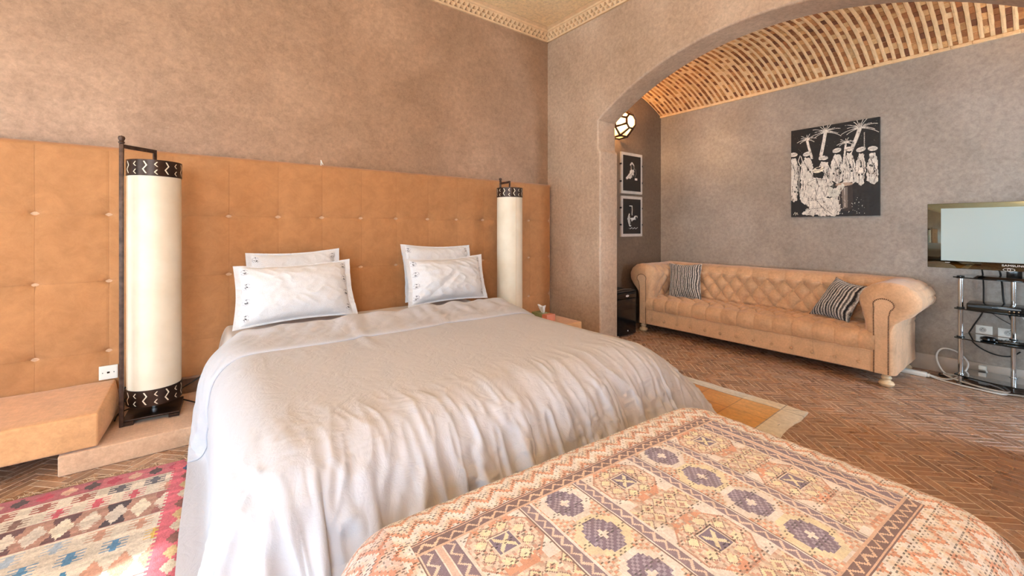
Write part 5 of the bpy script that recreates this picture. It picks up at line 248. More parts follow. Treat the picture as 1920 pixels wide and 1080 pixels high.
CLOTH_TOP=np.array([
-97,171,11,-67,-22,23,-10,-6,0,0,3,27,16,15,11,8,3,1,-1,1,0,-1,1,0,0,-1,1,1,-2,1,0,0,0,-1,2,-1,0,0,-1,1,0,-1,3,-2,-1,1,0,0,0,-1,1,0,0,-1,1,-1,0,-2,-4,-2,-7,-9,-1,1,0,-1,1,0,-1,0,1,-32,-12,98,0,-72,5,-20,7,-3,1,1,5,21,17,17,11,7,3,0,1,-1,1,-1,1,0,-1,1,0,0,0,-1,1,0,-1,2,-2,2,-2,1,-1,1,0,-1,2,-1,0,0,0,0,-1,1,0,-1,1,-1,1,-1,0,-3,-2,-3,-7,-10,1,-1,1,0,-1,1,0,-1,0,-30,2,83,1,-54,-35,5,6,-4,-1,0,8,19,20,15,11,8,2,0,0,0,1,-1,1,-1,1,-1,1,0,0,-1,1,-1,1,0,0,0,0,-1,1,-1,1,0,0,0,0,-1,1,0,0,-1,1,0,-1,0,1,-1,0,-3,-2,-3,-3,-18,4,1,0,-1,1,0,-1,1,-1,-30,0,86,0,-60,-20,-2,-1,0,0,0,8,20,19,15,12,7,2,0,0,0,1,-1,1,-1,1,-1,1,-1,1,-1,1,-1,1,-1,2,-1,0,-1,0,1,-1,1,0,-1,1,0,-1,1,0,0,0,-1,0,1,-1,0,0,-3,-2,-4,-6,-9,0,-1,0,1,0,-1,1,-1,1,-31,1,85,0,-59,-23,0,-1,0,0,0,8,21,18,15,12,7,3,-1,0,0,1,-1,0,1,-1,1,-1,0,1,-1,1,-1,0,1,1,-1,-1,1,-1,0,1,-1,1,-1,1,0,-1,1,-1,2,-2,1,-1,0,0,0,0,-2,-4,-2,-7,-9,-1,0,1,0,0,-2,1,1,0,-31,2,83,1,-60,-23,-5,8,1,-4,0,9,20,18,16,11,7,3,-1,0,0,0,1,-1,0,1,-1,0,0,1,-1,0,1,-1,0,2,-1,0,-1,0,1,-1,0,1,-1,1,-1,1,-1,1,0,0,-1,0,1,-1,0,0,-2,-4,-3,-4,-11,-1,0,1,-1,1,-1,-1,1,1,-32,1,85,0,-59,-26,3,-1,0,0,0,9,20,19,15,11,8,2,-1,0,0,0,0,0,1,-1,0,0,1,-1,0,0,1,-1,0,1,1,-2,1,-1,0,0,1,-1,0,1,-1,1,-1,1,-1,1,-1,1,-1,0,1,-1,-3,-2,-3,-7,-6,-7,4,-1,0,1,-1,-1,2,0,-31,2,84,0,-66,-14,-5,5,-3,0,0,10,19,19,15,12,7,1,0,1,-1,0,0,0,0,0,0,0,1,-1,0,1,-1,0,1,-1,1,-1,1,-1,0,0,1,-1,0,1,-1,0,1,-1,1,0,-1,0,1,-1,0,0,-3,-2,-4,-7,-6,-4,2,0,0,-1,0,1,-1,1,-32,0,87,-1,-66,-14,-5,3,0,-1,0,11,18,19,16,11,6,3,-1,0,0,0,0,0,0,0,0,0,
1,-1,1,-1,0,0,1,-1,0,1,-1,0,0,0,1,-1,0,0,0,1,-1,1,0,0,-2,2,-1,0,0,0,-3,-2,-4,-6,-9,0,0,-1,1,0,-1,0,1,-1,-30,3,83,0,-65,-19,-1,6,-5,1,1,9,20,18,16,11,7,1,0,1,-1,0,0,0,0,-1,2,-1,0,0,1,-1,0,0,1,-1,0,0,0,0,0,1,-1,0,0,0,0,0,0,1,1,-2,0,0,0,0,0,0,-3,-2,-4,-6,-8,-2,1,-1,1,0,-1,0,1,-1,-30,3,83,0,-69,-14,2,-3,2,-1,0,10,20,19,15,12,5,3,-1,0,0,0,0,0,0,0,0,0,0,0,1,-1,0,0,1,-1,0,0,0,0,0,0,0,0,0,0,0,0,0,1,0,-1,0,0,0,0,0,0,-3,-2,-4,-7,-6,-3,0,2,-2,1,-1,1,-1,0,-30,3,83,-1,-69,-13,0,1,-1,0,-1,12,20,18,16,11,5,3,-1,0,0,0,0,-1,1,0,0,1,-2,1,1,-1,0,0,1,-1,-1,1,0,0,0,0,0,0,0,0,0,0,0,0,0,1,-1,0,0,0,0,0,-3,-2,-4,-7,-6,-3,1,0,-1,1,-1,1,0,-1,-30,3,83,-1,-71,-11,-1,1,0,-5,11,4,22,18,14,12,6,1,0,0,0,0,0,0,0,-1,2,-1,0,0,0,0,0,0,0,0,0,0,0,-1,1,0,0,0,0,0,0,0,0,0,0,0,0,0,0,0,0,0,-3,-2,-4,-7,-6,-3,1,-1,1,0,0,-1,1,0,-31,3,83,-1,-74,-8,0,-1,0,-2,8,6,21,18,15,11,6,1,0,0,0,-1,1,0,0,0,0,0,0,0,0,0,-1,1,1,-2,1,0,0,0,0,-1,1,0,-1,2,-1,0,-1,1,0,1,-2,1,0,0,0,-1,-1,-3,-4,-7,-6,-3,0,1,-1,0,3,-3,1,0,-31,4,81,0,-77,-8,6,-4,1,1,-1,12,20,18,15,11,6,1,0,0,0,0,0,0,-1,1,0,0,1,-1,-1,1,0,0,-1,1,0,-1,1,0,-1,1,0,0,-1,2,-2,1,0,0,0,0,-1,1,0,0,0,-1,-1,-3,-3,-8,-7,-2,0,1,-1,1,0,0,-1,1,-31,3,83,-2,-81,2,-3,-1,5,-3,0,12,21,18,14,11,6,1,-1,2,-1,0,0,-1,1,0,0,0,0,0,-1,1,0,0,-1,1,-1,1,-1,1,0,-1,1,0,-1,1,0,0,-1,1,0,0,-1,1,0,0,0,-1,-2,-2,-1,-8,-12,0,2,-1,2,-1,-1,1,-1,0,-30,4,81,-2,-83,6,-3,0,0,0,0,13,20,18,15,10,6,1,0,0,0,0,-1,1,0,0,0,0,0,-1,0,1,-1,1,0,-1,1,-1,1,-1,1,0,-1,1,0,-1,0,1,0,-1,1,0,-1,1,0,0,-1,1,-3,-2,-3,-7,-8,-3,1,1,0,4,-9,5,-1,1,-32,
2,84,-5,-85,13,-6,-1,2,-1,1,11,22,18,14,9,8,0,-1,2,-1,0,-1,1,0,0,0,0,-1,0,0,0,1,0,-1,1,-1,1,-1,1,-1,1,0,0,-1,-2,3,0,0,-1,1,0,0,0,-1,1,-1,1,-3,-2,-4,-7,-6,-4,2,0,-1,1,-1,1,-1,1,-31,2,85,-9,-86,21,-12,4,-2,0,1,12,21,18,14,11,5,1,-1,2,-1,0,0,-1,1,0,0,-1,1,-2,0,2,-1,1,0,-1,1,-1,1,-1,1,-1,1,0,0,-5,4,1,1,-1,-1,1,0,0,-1,1,0,0,-5,0,-4,-7,-6,-3,0,1,0,-1,0,1,-1,0,-30,2,85,-11,-90,34,-19,-1,7,-4,1,13,21,17,15,9,6,1,0,0,0,0,0,-1,1,0,0,-1,1,-2,-1,2,1,-1,1,0,-1,1,-1,1,0,-1,1,0,-1,-6,7,0,0,1,-2,1,0,0,-1,1,0,0,-7,3,-6,-5,-7,-4,2,0,-1,0,1,-1,1,-1,-30,3,82,-15,-79,27,-13,-17,27,-10,-2,12,27,14,14,10,5,0,1,0,0,0,0,0,-1,1,0,0,-1,-2,-1,4,-1,1,0,-1,1,-1,1,0,-1,1,-1,1,0,-8,7,1,0,0,1,-2,1,0,-1,1,0,-1,-7,5,-7,-5,-8,-2,1,0,3,-8,4,0,1,-1,-30,0,87,-35,-32,-25,20,-23,10,12,-9,14,20,17,14,9,6,1,0,0,0,0,-1,1,0,0,-1,1,-1,-4,1,4,0,-1,1,-1,1,0,0,-1,1,0,-1,0,1,-9,9,0,0,-1,2,-1,-1,1,-1,0,1,0,-10,6,-5,-6,-6,-5,2,5,-13,7,1,-1,0,1,-31,2,85,-50,1,-50,27,-10,-16,19,6,4,23,14,17,7,6,0,1,0,0,0,-1,1,1,-2,1,0,-1,-6,3,3,1,0,-1,1,0,0,-1,1,0,0,-1,-2,4,-10,9,0,-1,1,0,-1,1,-1,1,-1,1,0,-12,8,-5,-5,-8,-3,8,-18,11,-1,0,1,-1,0,-30,3,82,-44,-20,-6,-21,14,-2,-7,10,8,27,14,8,17,1,2,-1,1,1,-2,1,0,1,-2,1,-1,1,-8,2,6,-1,1,0,0,0,0,-1,1,-1,2,-2,-4,5,-7,6,1,0,0,-2,2,-1,1,-1,1,-1,0,-10,6,-4,-5,-5,-1,-16,12,-1,1,-1,0,1,-1,-30,2,84,-41,-48,35,-31,-2,5,-4,16,4,21,17,13,6,9,-2,0,3,-1,1,-2,-1,4,-2,-1,0,0,-6,1,5,1,-2,2,1,-1,0,-1,1,-2,5,-5,-3,2,-3,6,0,-1,1,-2,2,-1,1,-1,0,0,0,-11,7,-4,0,-8,-22,14,1,-1,1,-1,1,0,-1,-30,4,83,-38,-49,-3,27,-25,2,8,2,15,
10,24,13,7,6,-7,6,1,0,-1,1,-1,0,1,0,-3,3,-5,-1,4,2,0,-1,-1,2,0,0,-1,-1,4,-3,-2,-5,6,1,1,-1,-1,-1,4,0,-1,1,-7,6,0,-14,10,-5,-8,-7,-1,-1,2,-1,1,0,-1,5,-8,-28,6,81,-52,-35,11,-7,8,-8,0,12,12,22,-3,26,9,4,-1,-10,10,2,-1,-1,1,-1,1,-3,2,0,-2,-5,5,3,0,-1,1,-4,5,4,-9,-1,9,-8,-3,5,2,-1,0,-1,-2,-1,6,3,-5,0,-5,5,-2,-5,5,-6,-17,11,-15,6,-1,1,6,3,-21,10,-1,-29,7,79,-72,11,-11,-19,11,2,-7,18,12,20,15,-14,31,3,0,-6,-2,8,0,-1,0,0,2,-6,3,0,4,-13,8,2,1,0,-1,0,-1,5,-4,-1,2,-7,3,2,3,-2,2,-7,3,2,1,0,-3,2,-3,3,-1,-2,6,-42,35,-19,0,1,5,1,-19,8,4,0,6,-30,7,79,-73,-36,29,12,12,-13,-15,12,20,18,7,17,-15,26,-1,0,-9,5,-2,11,-6,-1,0,2,0,-6,6,-5,0,6,-2,-2,0,3,-1,1,0,-2,-2,-3,7,-4,6,-2,-1,-4,-2,11,-4,-2,2,-4,1,3,-2,2,-23,12,-9,-4,3,-3,9,-6,-8,6,-2,-10,11,-26,4,82,-53,-25,-5,-2,-4,9,7,1,24,17,7,-1,9,10,5,2,-1,-5,2,1,1,-1,-1,1,3,5,-19,13,-3,1,1,-3,2,0,1,-6,12,-7,-1,1,-1,-1,5,-4,1,1,2,-6,3,-1,2,-3,4,-1,0,-4,-14,2,6,-13,-2,2,-1,1,0,2,-3,1,-1,-27,2,83,-63,-4,-13,-1,-1,0,3,9,22,21,5,-2,4,19,0,0,0,0,0,0,0,0,0,0,0,0,0,0,0,0,0,0,0,0,0,0,0,0,0,0,0,0,0,0,0,0,0,0,0,0,0,0,0,0,0,-7,-11,1,6,-3,-10,2,0,0,1,1,-2,0,1,-32,3178,-3181,0,4,-5,0,0,2,3,-3,-2,2,-2,0,-1,2,0,1,0,1,0,-1,1,0,-1,1,0,-1,1,0,1,-1,0,0,1,0,1,-1,0,0,0,0,-1,1,-1,2,-1,0,1,-1,1,-1,1,-1,0,0,1,0,1,0,1,0,-1,0,2,-2,0,1,0,-1,0,-2,82,-82,-2,2,-4,2,-1,0,1,0,-1,1,-2,1,-1,0,2,-1,2,-1,0,1,0,0,-1,1,0,-1,1,0,1,-1,0,1,0,0,0,0,0,0,0,0,0,-1,0,1,1,-1,1,-1,1,-1,1,-1,1,-1,1,0,0,1,1,0,-1,1,-1,1,-1,1,-1,1,-1,-1,86,-87,0,-1,0,-1,0,1,0,0,-1,0,0,-1,1,0,0,1,0,0,0,1,0,0,-1,1,0,-1,1,0,1,
-1,0,1,0,0,0,0,0,0,0,0,-1,1,-1,1,1,-1,1,-1,1,0,-1,1,-1,1,-1,1,1,0,1,0,-1,0,0,1,-1,0,1,0,-1,-1,86,-87,0,-1,-1,1,-1,1,0,0,0,-2,1,-1,1,0,0,1,0,0,0,1,0,0,0,-1,1,0,0,0,0,0,1,-1,1,0,0,0,-1,1,1,-1,-1,1,0,-1,1,1,0,0,-1,1,0,-1,1,0,-1,1,0,1,2,0,-3,0,1,0,0,1,1,-2,0,-2,87,-89,1,-2,1,0,-1,2,-1,-1,1,-2,1,-1,1,0,0,1,0,0,1,-1,1,0,0,-1,1,0,0,0,0,0,1,-1,2,-2,1,0,-1,2,-1,0,-1,1,1,-2,1,1,-1,1,0,-1,1,0,-1,1,0,0,2,-1,2,-3,0,0,1,2,-2,2,-2,-1,1,-1,86,-88,0,1,-2,1,0,-1,1,0,-1,1,-2,0,1,0,0,1,0,0,1,-1,1,0,-1,1,0,0,0,0,0,1,-1,1,0,-1,1,0,0,0,0,0,0,0,0,-1,2,-1,0,1,0,-1,1,0,0,0,0,1,0,0,1,3,-4,0,0,-1,0,0,2,-3,2,-1,87,-90,1,0,0,0,-1,1,0,-1,1,-1,-1,1,0,0,0,1,0,1,-1,1,-1,1,-1,1,0,0,0,0,1,-1,1,-1,0,1,0,0,0,0,0,0,0,0,0,0,1,-1,0,0,1,0,0,0,-1,1,0,1,0,2,0,-1,-1,1,-1,0,-1,1,-1,0,1,-2,86,-89,1,0,0,0,-1,1,0,-1,0,0,0,0,-1,2,-1,1,0,1,-1,1,-1,1,0,-1,1,0,0,1,-1,0,1,-1,0,1,0,0,0,0,0,0,0,0,0,0,1,-1,0,1,-1,1,0,0,-1,1,1,0,1,-1,2,-1,-1,1,0,-1,0,0,-1,-1,1,-1,91,-97,3,0,2,0,-3,1,0,0,1,-1,0,0,0,0,0,1,0,1,-1,1,-1,1,0,0,0,0,0,0,0,0,1,-1,1,-1,1,0,0,0,0,0,0,0,0,0,1,-1,0,1,0,-1,1,0,0,0,1,-1,2,-1,2,-1,0,-1,1,-1,0,0,-1,0,-1,0,86,-90,2,-1,1,-1,-1,1,0,0,1,-1,0,0,1,-2,1,1,0,1,-1,1,0,-1,1,0,0,0,0,0,0,1,-1,1,0,-1,0,1,0,0,0,0,0,0,0,0,0,1,-1,1,0,0,0,-1,2,-1,0,1,0,1,0,0,-1,1,-1,0,1,-1,0,-1,-1,0,86,-90,1,1,-1,0,0,0,0,1,-1,0,0,0,1,-2,1,1,0,1,-1,1,0,-1,1,0,0,0,0,0,0,1,-1,2,-2,0,1,-1,1,0,0,0,0,0,0,0,0,1,0,0,-1,1,0,0,0,0,1,-1,2,-1,1,0,-1,0,2,-2,0,0,0,-1,-1,0,86,-89,0,0,0,0,0,0,0,0,1,-1,0,0,1,-2,1,1,1,-1,1,-1,1,0,-1,1,0,0,0,0,1,-1,1,0,-1,1,-1,1,-1,1,0,
1,-1,0,0,-1,1,1,0,0,-1,1,0,0,0,0,1,0,0,0,1,0,0,0,-1,-1,2,1,-2,-1,-2,0,86,-89,0,0,0,0,0,1,0,-2,1,0,0,0,1,0,-1,0,2,-1,0,1,-1,1,-1,1,0,1,-2,1,1,-1,1,0,-1,1,-1,1,-1,1,0,1,-1,0,1,-2,1,1,0,-1,1,-1,1,0,0,0,1,0,0,0,1,0,0,0,0,-1,2,-2,0,-1,0,0,86,-89,0,1,-1,-2,3,0,-1,-1,2,-1,0,0,1,0,0,-1,1,0,1,-1,0,1,0,-1,2,-1,-1,1,1,-1,1,0,0,-1,1,0,-1,0,2,-1,0,0,0,1,-1,1,-1,0,1,-1,1,0,0,1,-1,1,0,0,1,0,-1,2,-1,0,-2,3,-1,-2,0,-1,86,-89,1,-1,0,0,0,0,1,-1,-1,1,0,0,1,0,0,-1,1,0,1,-1,1,-1,1,-1,2,-1,0,0,0,1,0,-1,1,0,-1,1,0,0,-1,1,0,0,0,1,-1,1,-1,1,-1,1,0,0,-1,2,-1,1,0,1,0,-1,1,0,0,0,-1,2,0,-2,0,-2,87,-90,1,-2,1,1,-2,1,1,-1,0,-1,2,-2,2,0,1,-1,-2,3,-1,0,1,-1,1,0,0,0,0,0,1,-1,1,-1,1,0,0,-1,1,0,0,0,-1,1,0,1,-1,1,-1,1,0,-1,1,0,0,0,1,-1,1,2,-2,1,-1,1,0,0,2,-3,1,0,0,-2,87,-90,0,-1,1,0,0,0,1,-1,-1,2,-1,1,-2,2,1,-1,-1,1,0,0,1,0,-1,1,0,0,-1,2,0,0,-1,1,-1,1,0,0,0,-1,1,0,0,-1,1,1,0,-1,1,-1,1,0,0,0,0,0,0,0,2,-1,1,0,-1,1,0,0,1,-1,0,1,-2,0,85,-87,-1,-1,1,0,0,0,0,0,1,-1,0,1,0,-1,1,0,0,0,-1,2,-1,1,-1,1,0,0,0,0,1,0,-1,2,-2,1,0,-1,1,-1,1,0,0,0,0,1,-1,0,1,-1,1,0,0,1,-1,-1,1,1,0,1,-1,0,2,0,-3,2,1,-1,0,1,-1,-1,86,-87,-2,0,-1,0,1,0,0,0,0,0,1,-1,1,0,0,0,0,0,0,0,1,-1,1,-1,1,0,0,0,1,0,0,0,0,-1,1,0,-1,1,-1,1,0,0,0,2,-2,0,0,1,-1,1,1,-1,-1,1,0,1,0,1,0,0,0,0,1,-3,2,0,0,1,-1,-1,86,-87,0,-3,2,-4,2,1,0,0,0,0,1,-1,1,0,0,0,0,0,0,0,1,-1,1,-1,1,0,0,1,-1,2,-2,1,0,0,0,-1,1,0,-1,0,1,0,1,0,-1,0,1,-1,1,0,0,0,-1,1,0,1,1,-1,1,0,0,0,0,0,0,0,0,0,0,-1,86,-87,0,-2,0,-2,1,1,-1,1,0,0,1,-1,1,0,0,0,1,-1,-1,1,1,-1,1,0,-1,1,0,1,0,0,0,0,-1,1,0,0,-1,1,-1,0,1,0,1,0,
-1,0,1,-1,1,0,0,0,-1,1,0,2,0,-1,0,1,0,0,0,-1,2,-1,1,-1,1,-2,86,-86,-1,0,-4,-1,2,1,0,-1,0,2,0,-1,1,0,0,0,1,-1,-1,1,1,-1,1,0,0,-1,1,2,-2,1,0,0,0,0,-1,1,0,-1,0,0,1,1,-1,1,0,-1,0,0,1,0,0,0,-1,1,1,0,1,-1,0,1,0,0,-1,1,0,1,-1,1,0,-2,87,-87,-3,4,-6,0,-3,4,3,-1,-1,-1,1,1,-1,1,1,-1,0,1,-2,1,1,-1,1,1,-2,1,-1,3,-1,-1,1,0,0,0,0,0,-1,0,1,-2,2,1,-1,2,-2,0,0,1,-1,1,0,0,-1,1,1,0,0,1,-1,0,1,-1,1,0,2,-2,1,-1,1,-1,89,-92,0,4,-5,-2,-1,1,0,10,-8,1,0,0,1,-1,3,-2,1,-1,0,-1,2,0,0,0,0,1,-3,3,0,-1,1,0,1,-1,-1,1,-1,1,-1,-1,3,0,-1,1,-1,0,0,1,0,0,0,-1,0,1,1,0,1,-1,0,0,-2,3,1,0,1,0,-2,0,1,-2,86,-89,0,-2,7,-7,-2,0,0,2,13,-12,0,0,1,1,1,2,-2,-2,1,-2,5,-3,2,-2,0,3,-4,4,-2,1,-1,1,1,0,-2,1,-1,1,-2,0,2,3,-2,-2,1,0,0,2,-1,-1,1,-1,1,0,1,0,0,0,-1,-2,4,3,-2,-1,1,0,-1,1,0,-2,87,-91,-1,1,2,3,-8,-2,2,3,-3,18,-15,0,0,-1,10,-6,1,-3,2,-1,-2,4,-1,0,-2,4,-5,6,-1,-2,2,-2,0,2,-2,1,-1,0,0,-2,4,3,-3,-3,3,-1,-2,5,-1,0,-4,3,-1,4,-2,-3,3,1,-3,-1,5,0,1,-1,0,-1,0,0,2,-3,87,-92,-1,3,1,0,-2,-2,0,0,-3,-1,26,-18,-2,0,0,12,-9,-2,1,-1,-1,4,2,-5,0,3,-2,2,2,-3,2,-2,1,0,-1,0,6,-12,7,-4,12,-5,-7,2,4,-3,-2,9,-5,-1,-3,1,7,-1,-9,10,-2,-3,-1,3,3,-1,0,1,-1,-4,5,-1,1,-2,87,-94,5,3,-5,-3,4,-3,1,-3,-2,1,0,32,-27,1,1,-4,14,-10,-3,6,-6,2,6,-4,-3,3,3,-2,2,-6,3,2,2,0,-9,3,8,-11,7,-4,12,-8,-3,-3,12,-12,3,9,-9,3,-3,2,6,-6,-5,11,-6,-2,4,2,1,-1,-2,0,0,2,5,-6,6,-5,85,-91,2,9,-9,-3,2,2,-6,0,1,-2,4,13,2,-11,-1,-2,-3,21,-19,3,5,-12,17,-8,0,-7,14,-6,4,-8,-3,10,1,-3,-6,5,2,-7,11,-15,20,-20,13,-5,8,-14,8,0,0,2,-3,-1,5,-3,-4,2,1,6,-6,1,11,-8,-7,3,13,0,-9,-7,4,3,91,-99,
-5,4,6,7,-3,-4,-2,-4,-1,-1,4,-2,18,-10,-7,6,11,-13,13,-17,13,-10,7,-7,4,-1,8,-7,6,-8,-1,2,1,6,-3,-7,9,-3,-1,-5,4,1,1,1,-5,4,0,-2,1,5,-8,6,-8,11,-9,4,3,4,2,-8,1,2,-1,4,-4,1,-5,-1,-1,-2,43,-48,-12,10,6,6,-10,3,-1,-6,-2,2,0,2,5,2,0,0,0,0,0,0,0,0,0,0,0,0,0,0,0,0,0,0,0,0,0,0,0,0,0,0,0,0,0,0,0,0,0,0,0,0,0,0,0,0,0,3,4,-2,3,-4,2,-2,-1,5,-4,1,-5,-1,0,-4,59,-52,-17,90,-3,7,2,0,0,0,0,-6,-9,-14,-16,-18,-17,-6,0,0,0,0,0,0,0,0,0,0,0,0,0,0,0,0,0,0,0,0,0,0,0,0,0,0,0,0,0,0,0,0,0,0,0,0,0,0,-13,-8,-10,-9,-9,-12,1,0,-1,1,0,0,0,0,0,30,0,0,1,69,13,4,-2,1,-1,1,0,-5,-10,-14,-16,-20,-15,-6,1,-1,0,-1,1,0,0,0,0,0,0,0,0,0,0,0,0,0,0,0,0,0,0,0,0,0,0,0,0,0,0,0,0,0,0,0,0,0,-13,-8,-9,-9,-11,-10,0,-1,1,0,0,0,0,0,0,30,0,0,1,70,14,1,-1,1,0,0,0,-6,-9,-14,-17,-20,-14,-6,1,-1,0,-1,1,0,0,0,0,0,0,0,0,0,0,0,0,0,0,0,0,0,0,0,0,0,0,0,0,0,0,0,0,0,0,0,0,0,-12,-9,-10,-7,-7,-19,3,1,0,-1,1,0,0,0,0,30,0,0,0,74,11,1,0,-1,1,1,-1,-6,-10,-13,-18,-19,-15,-5,0,1,-1,-1,1,0,0,0,0,0,0,0,0,0,0,0,0,0,0,0,0,0,0,0,0,0,0,0,0,0,0,0,0,0,0,0,0,0,-12,-9,-9,-9,-10,-11,0,0,0,-1,1,1,-2,1,0,30,0,0,0,75,11,0,0,0,0,0,0,-6,-10,-14,-17,-19,-16,-4,0,0,1,-1,-1,1,0,0,0,0,0,0,0,0,0,0,0,0,0,0,0,0,0,0,0,0,0,0,0,0,0,0,0,0,0,0,0,0,-12,-8,-10,-9,-10,-11,-1,1,0,0,0,1,-1,0,-1,31,0,0,1,75,10,1,-1,-1,1,0,-1,-5,-10,-14,-17,-20,-15,-4,0,0,0,1,-1,0,-1,1,0,0,0,0,0,0,0,0,0,0,0,0,0,0,0,0,0,0,0,0,0,0,0,0,0,0,0,0,0,0,-11,-9,-11,-7,-9,-17,3,1,0,0,1,-1,2,-2,-1,31,0,0,0,79,6,1,1,-1,0,0,-1,-5,-10,-15,-16,-20,-16,-3,0,0,0,0,1,-1,0,0,-1,1,0,0,0,0,0,0,0,0,0,0,0,0,0,0,0,0,0,0,0,0,
0,0,0,0,0,0,0,0,-11,-9,-11,-8,-11,-6,-8,4,0,0,0,0,2,-3,1,30,0,0,0,81,4,1,0,0,0,0,0,-6,-11,-14,-16,-21,-15,-3,0,0,0,0,0,1,-1,0,0,-1,1,0,0,0,0,0,0,0,0,0,0,0,0,0,0,0,0,0,0,0,0,0,0,0,0,0,0,0,-10,-11,-9,-9,-10,-10,-2,0,1,0,0,0,0,0,1,29,1,-1,0,82,4,0,0,-1,1,0,0,-6,-11,-14,-17,-20,-16,-2,0,0,0,0,0,0,1,-1,0,-1,1,0,0,0,0,0,0,0,0,0,0,0,0,0,0,0,0,0,0,0,0,0,0,1,-1,-1,1,0,-10,-10,-10,-8,-12,-10,-1,1,0,0,0,0,0,0,0,30,-1,2,1,81,3,-1,1,0,-1,1,-1,-5,-10,-15,-18,-20,-15,-2,0,0,0,0,0,0,0,1,-1,0,-1,1,0,0,0,0,0,0,0,0,0,0,0,0,0,0,0,0,0,0,0,0,0,1,-1,0,0,-1,-9,-10,-9,-10,-10,-10,-3,2,0,0,0,0,0,0,0,30,0,1,3,79,3,-1,1,0,0,-1,1,-7,-10,-15,-17,-20,-15,-2,0,0,0,0,0,0,0,0,1,-1,-1,1,0,0,0,0,0,0,0,0,0,0,0,0,0,0,0,0,0,0,0,0,0,1,-1,0,0,-1,-8,-12,-8,-10,-10,-10,-2,1,-1,1,0,1,-1,0,0,30,0,1,4,79,1,1,0,0,0,0,-1,-6,-11,-14,-18,-19,-15,-2,0,0,0,0,0,0,0,0,0,1,-2,1,0,0,0,0,0,0,0,0,0,0,0,0,0,0,0,0,0,0,0,0,0,1,-1,0,0,0,-10,-10,-9,-11,-9,-9,-3,1,-1,1,0,0,0,0,0,30,0,1,6,77,1,1,0,1,-1,0,-2,-6,-10,-14,-18,-20,-14,-2,0,0,0,0,0,0,0,0,0,0,1,-1,-1,1,0,0,0,0,0,0,0,0,0,0,0,0,0,0,0,0,0,0,0,1,-1,0,0,0,-9,-11,-10,-9,-11,-7,-4,1,0,0,-1,1,0,0,-1,31,0,0,9,76,1,-3,4,0,0,-2,-1,-5,-11,-15,-18,-18,-16,-1,0,0,0,0,0,0,0,0,0,0,1,-1,0,-1,1,0,0,0,0,0,0,0,0,0,0,0,0,0,0,0,0,0,0,1,-1,0,0,0,-9,-10,-11,-9,-11,-7,-4,1,0,0,0,-1,1,0,0,29,0,1,9,75,1,0,-1,1,0,0,-2,-5,-11,-15,-19,-18,-15,-1,0,0,0,0,0,0,0,0,0,0,0,0,1,-2,1,0,0,0,0,0,0,0,0,0,0,0,0,0,0,0,0,0,0,1,-1,0,0,0,-9,-10,-10,-9,-12,-8,-3,1,0,0,0,-1,1,0,0,30,0,0,13,73,-1,1,0,-1,1,0,-1,-7,-11,-14,-19,-19,
-14,-1,0,0,0,0,0,0,0,0,0,0,0,0,0,1,-2,1,0,0,0,0,0,0,0,0,0,0,0,0,0,0,0,0,0,0,1,-1,0,0,-8,-11,-10,-8,-9,-17,3,0,0,-1,0,2,-1,0,0,30,0,0,16,70,-1,1,0,-1,1,-1,0,-7,-12,-13,-19,-20,-13,-1,0,0,0,0,0,0,0,0,0,0,5,-10,5,1,-1,-1,1,0,0,0,0,0,0,0,0,0,0,0,0,0,0,0,0,0,1,-1,0,0,-8,-11,-9,-10,-10,-11,-2,1,0,-1,4,-6,3,0,1,29,0,0,20,65,0,1,-1,1,0,-1,0,-8,-11,-14,-18,-20,-14,0,0,0,0,0,0,0,0,0,0,0,9,-18,9,1,-1,0,0,-1,1,0,1,-2,1,0,0,0,0,0,0,0,0,0,0,0,1,-1,0,0,-8,-10,-10,-10,-11,-9,-2,-1,1,0,0,0,0,0,0,30,0,0,24,61,-1,2,-1,1,-1,1,-2,-6,-12,-15,-19,-18,-14,0,0,0,0,0,0,0,0,0,0,0,12,-24,13,-1,0,0,0,0,0,0,0,0,-1,1,0,0,0,0,0,0,0,0,0,0,0,1,-1,0,-8,-9,-11,-10,-11,-8,-4,1,0,0,0,0,0,1,-1,30,0,0,29,55,-1,4,-3,2,-1,1,-2,-7,-11,-16,-17,-21,-12,0,0,0,0,0,0,0,1,-1,0,-1,15,-28,14,1,-1,0,0,0,0,0,0,0,-1,1,0,0,0,0,0,0,0,0,0,0,1,-2,2,-1,-8,-8,-10,-13,-9,-10,-3,1,0,0,0,1,-1,0,0,30,0,0,33,51,-1,3,-1,-1,2,0,-2,-7,-12,-15,-18,-20,-13,1,0,0,0,0,0,1,-1,0,0,0,15,-31,16,1,-1,0,0,0,0,0,0,0,0,3,-7,4,0,0,0,0,0,0,0,1,-1,0,0,0,-7,-9,-8,-15,-11,-6,-5,0,1,5,-9,4,0,1,-1,30,0,1,43,33,7,1,0,-2,2,1,-3,-6,-13,-14,-18,-21,-12,1,0,1,-1,0,-1,2,-1,0,0,0,18,-36,18,0,0,0,0,0,0,0,0,0,0,7,-15,8,0,1,-1,0,-1,1,0,1,-1,0,0,0,-7,-8,-11,-13,-8,-9,-5,0,9,-14,6,0,0,1,-1,30,0,1,49,26,9,-1,3,-3,-2,2,-1,-7,-10,-19,-15,-23,-8,-1,0,0,0,0,0,0,0,0,0,0,22,-45,24,-1,0,0,0,0,0,0,0,0,0,12,-25,13,1,-1,0,0,-1,1,1,-1,0,0,0,0,-7,-7,-13,-10,-10,-9,-5,10,-16,7,0,1,-1,0,0,30,1,-1,56,23,4,3,-1,0,0,-8,7,-10,-10,-10,-29,-10,-21,6,0,0,0,3,-7,5,-1,0,0,0,26,-53,28,-2,1,1,-1,0,0,
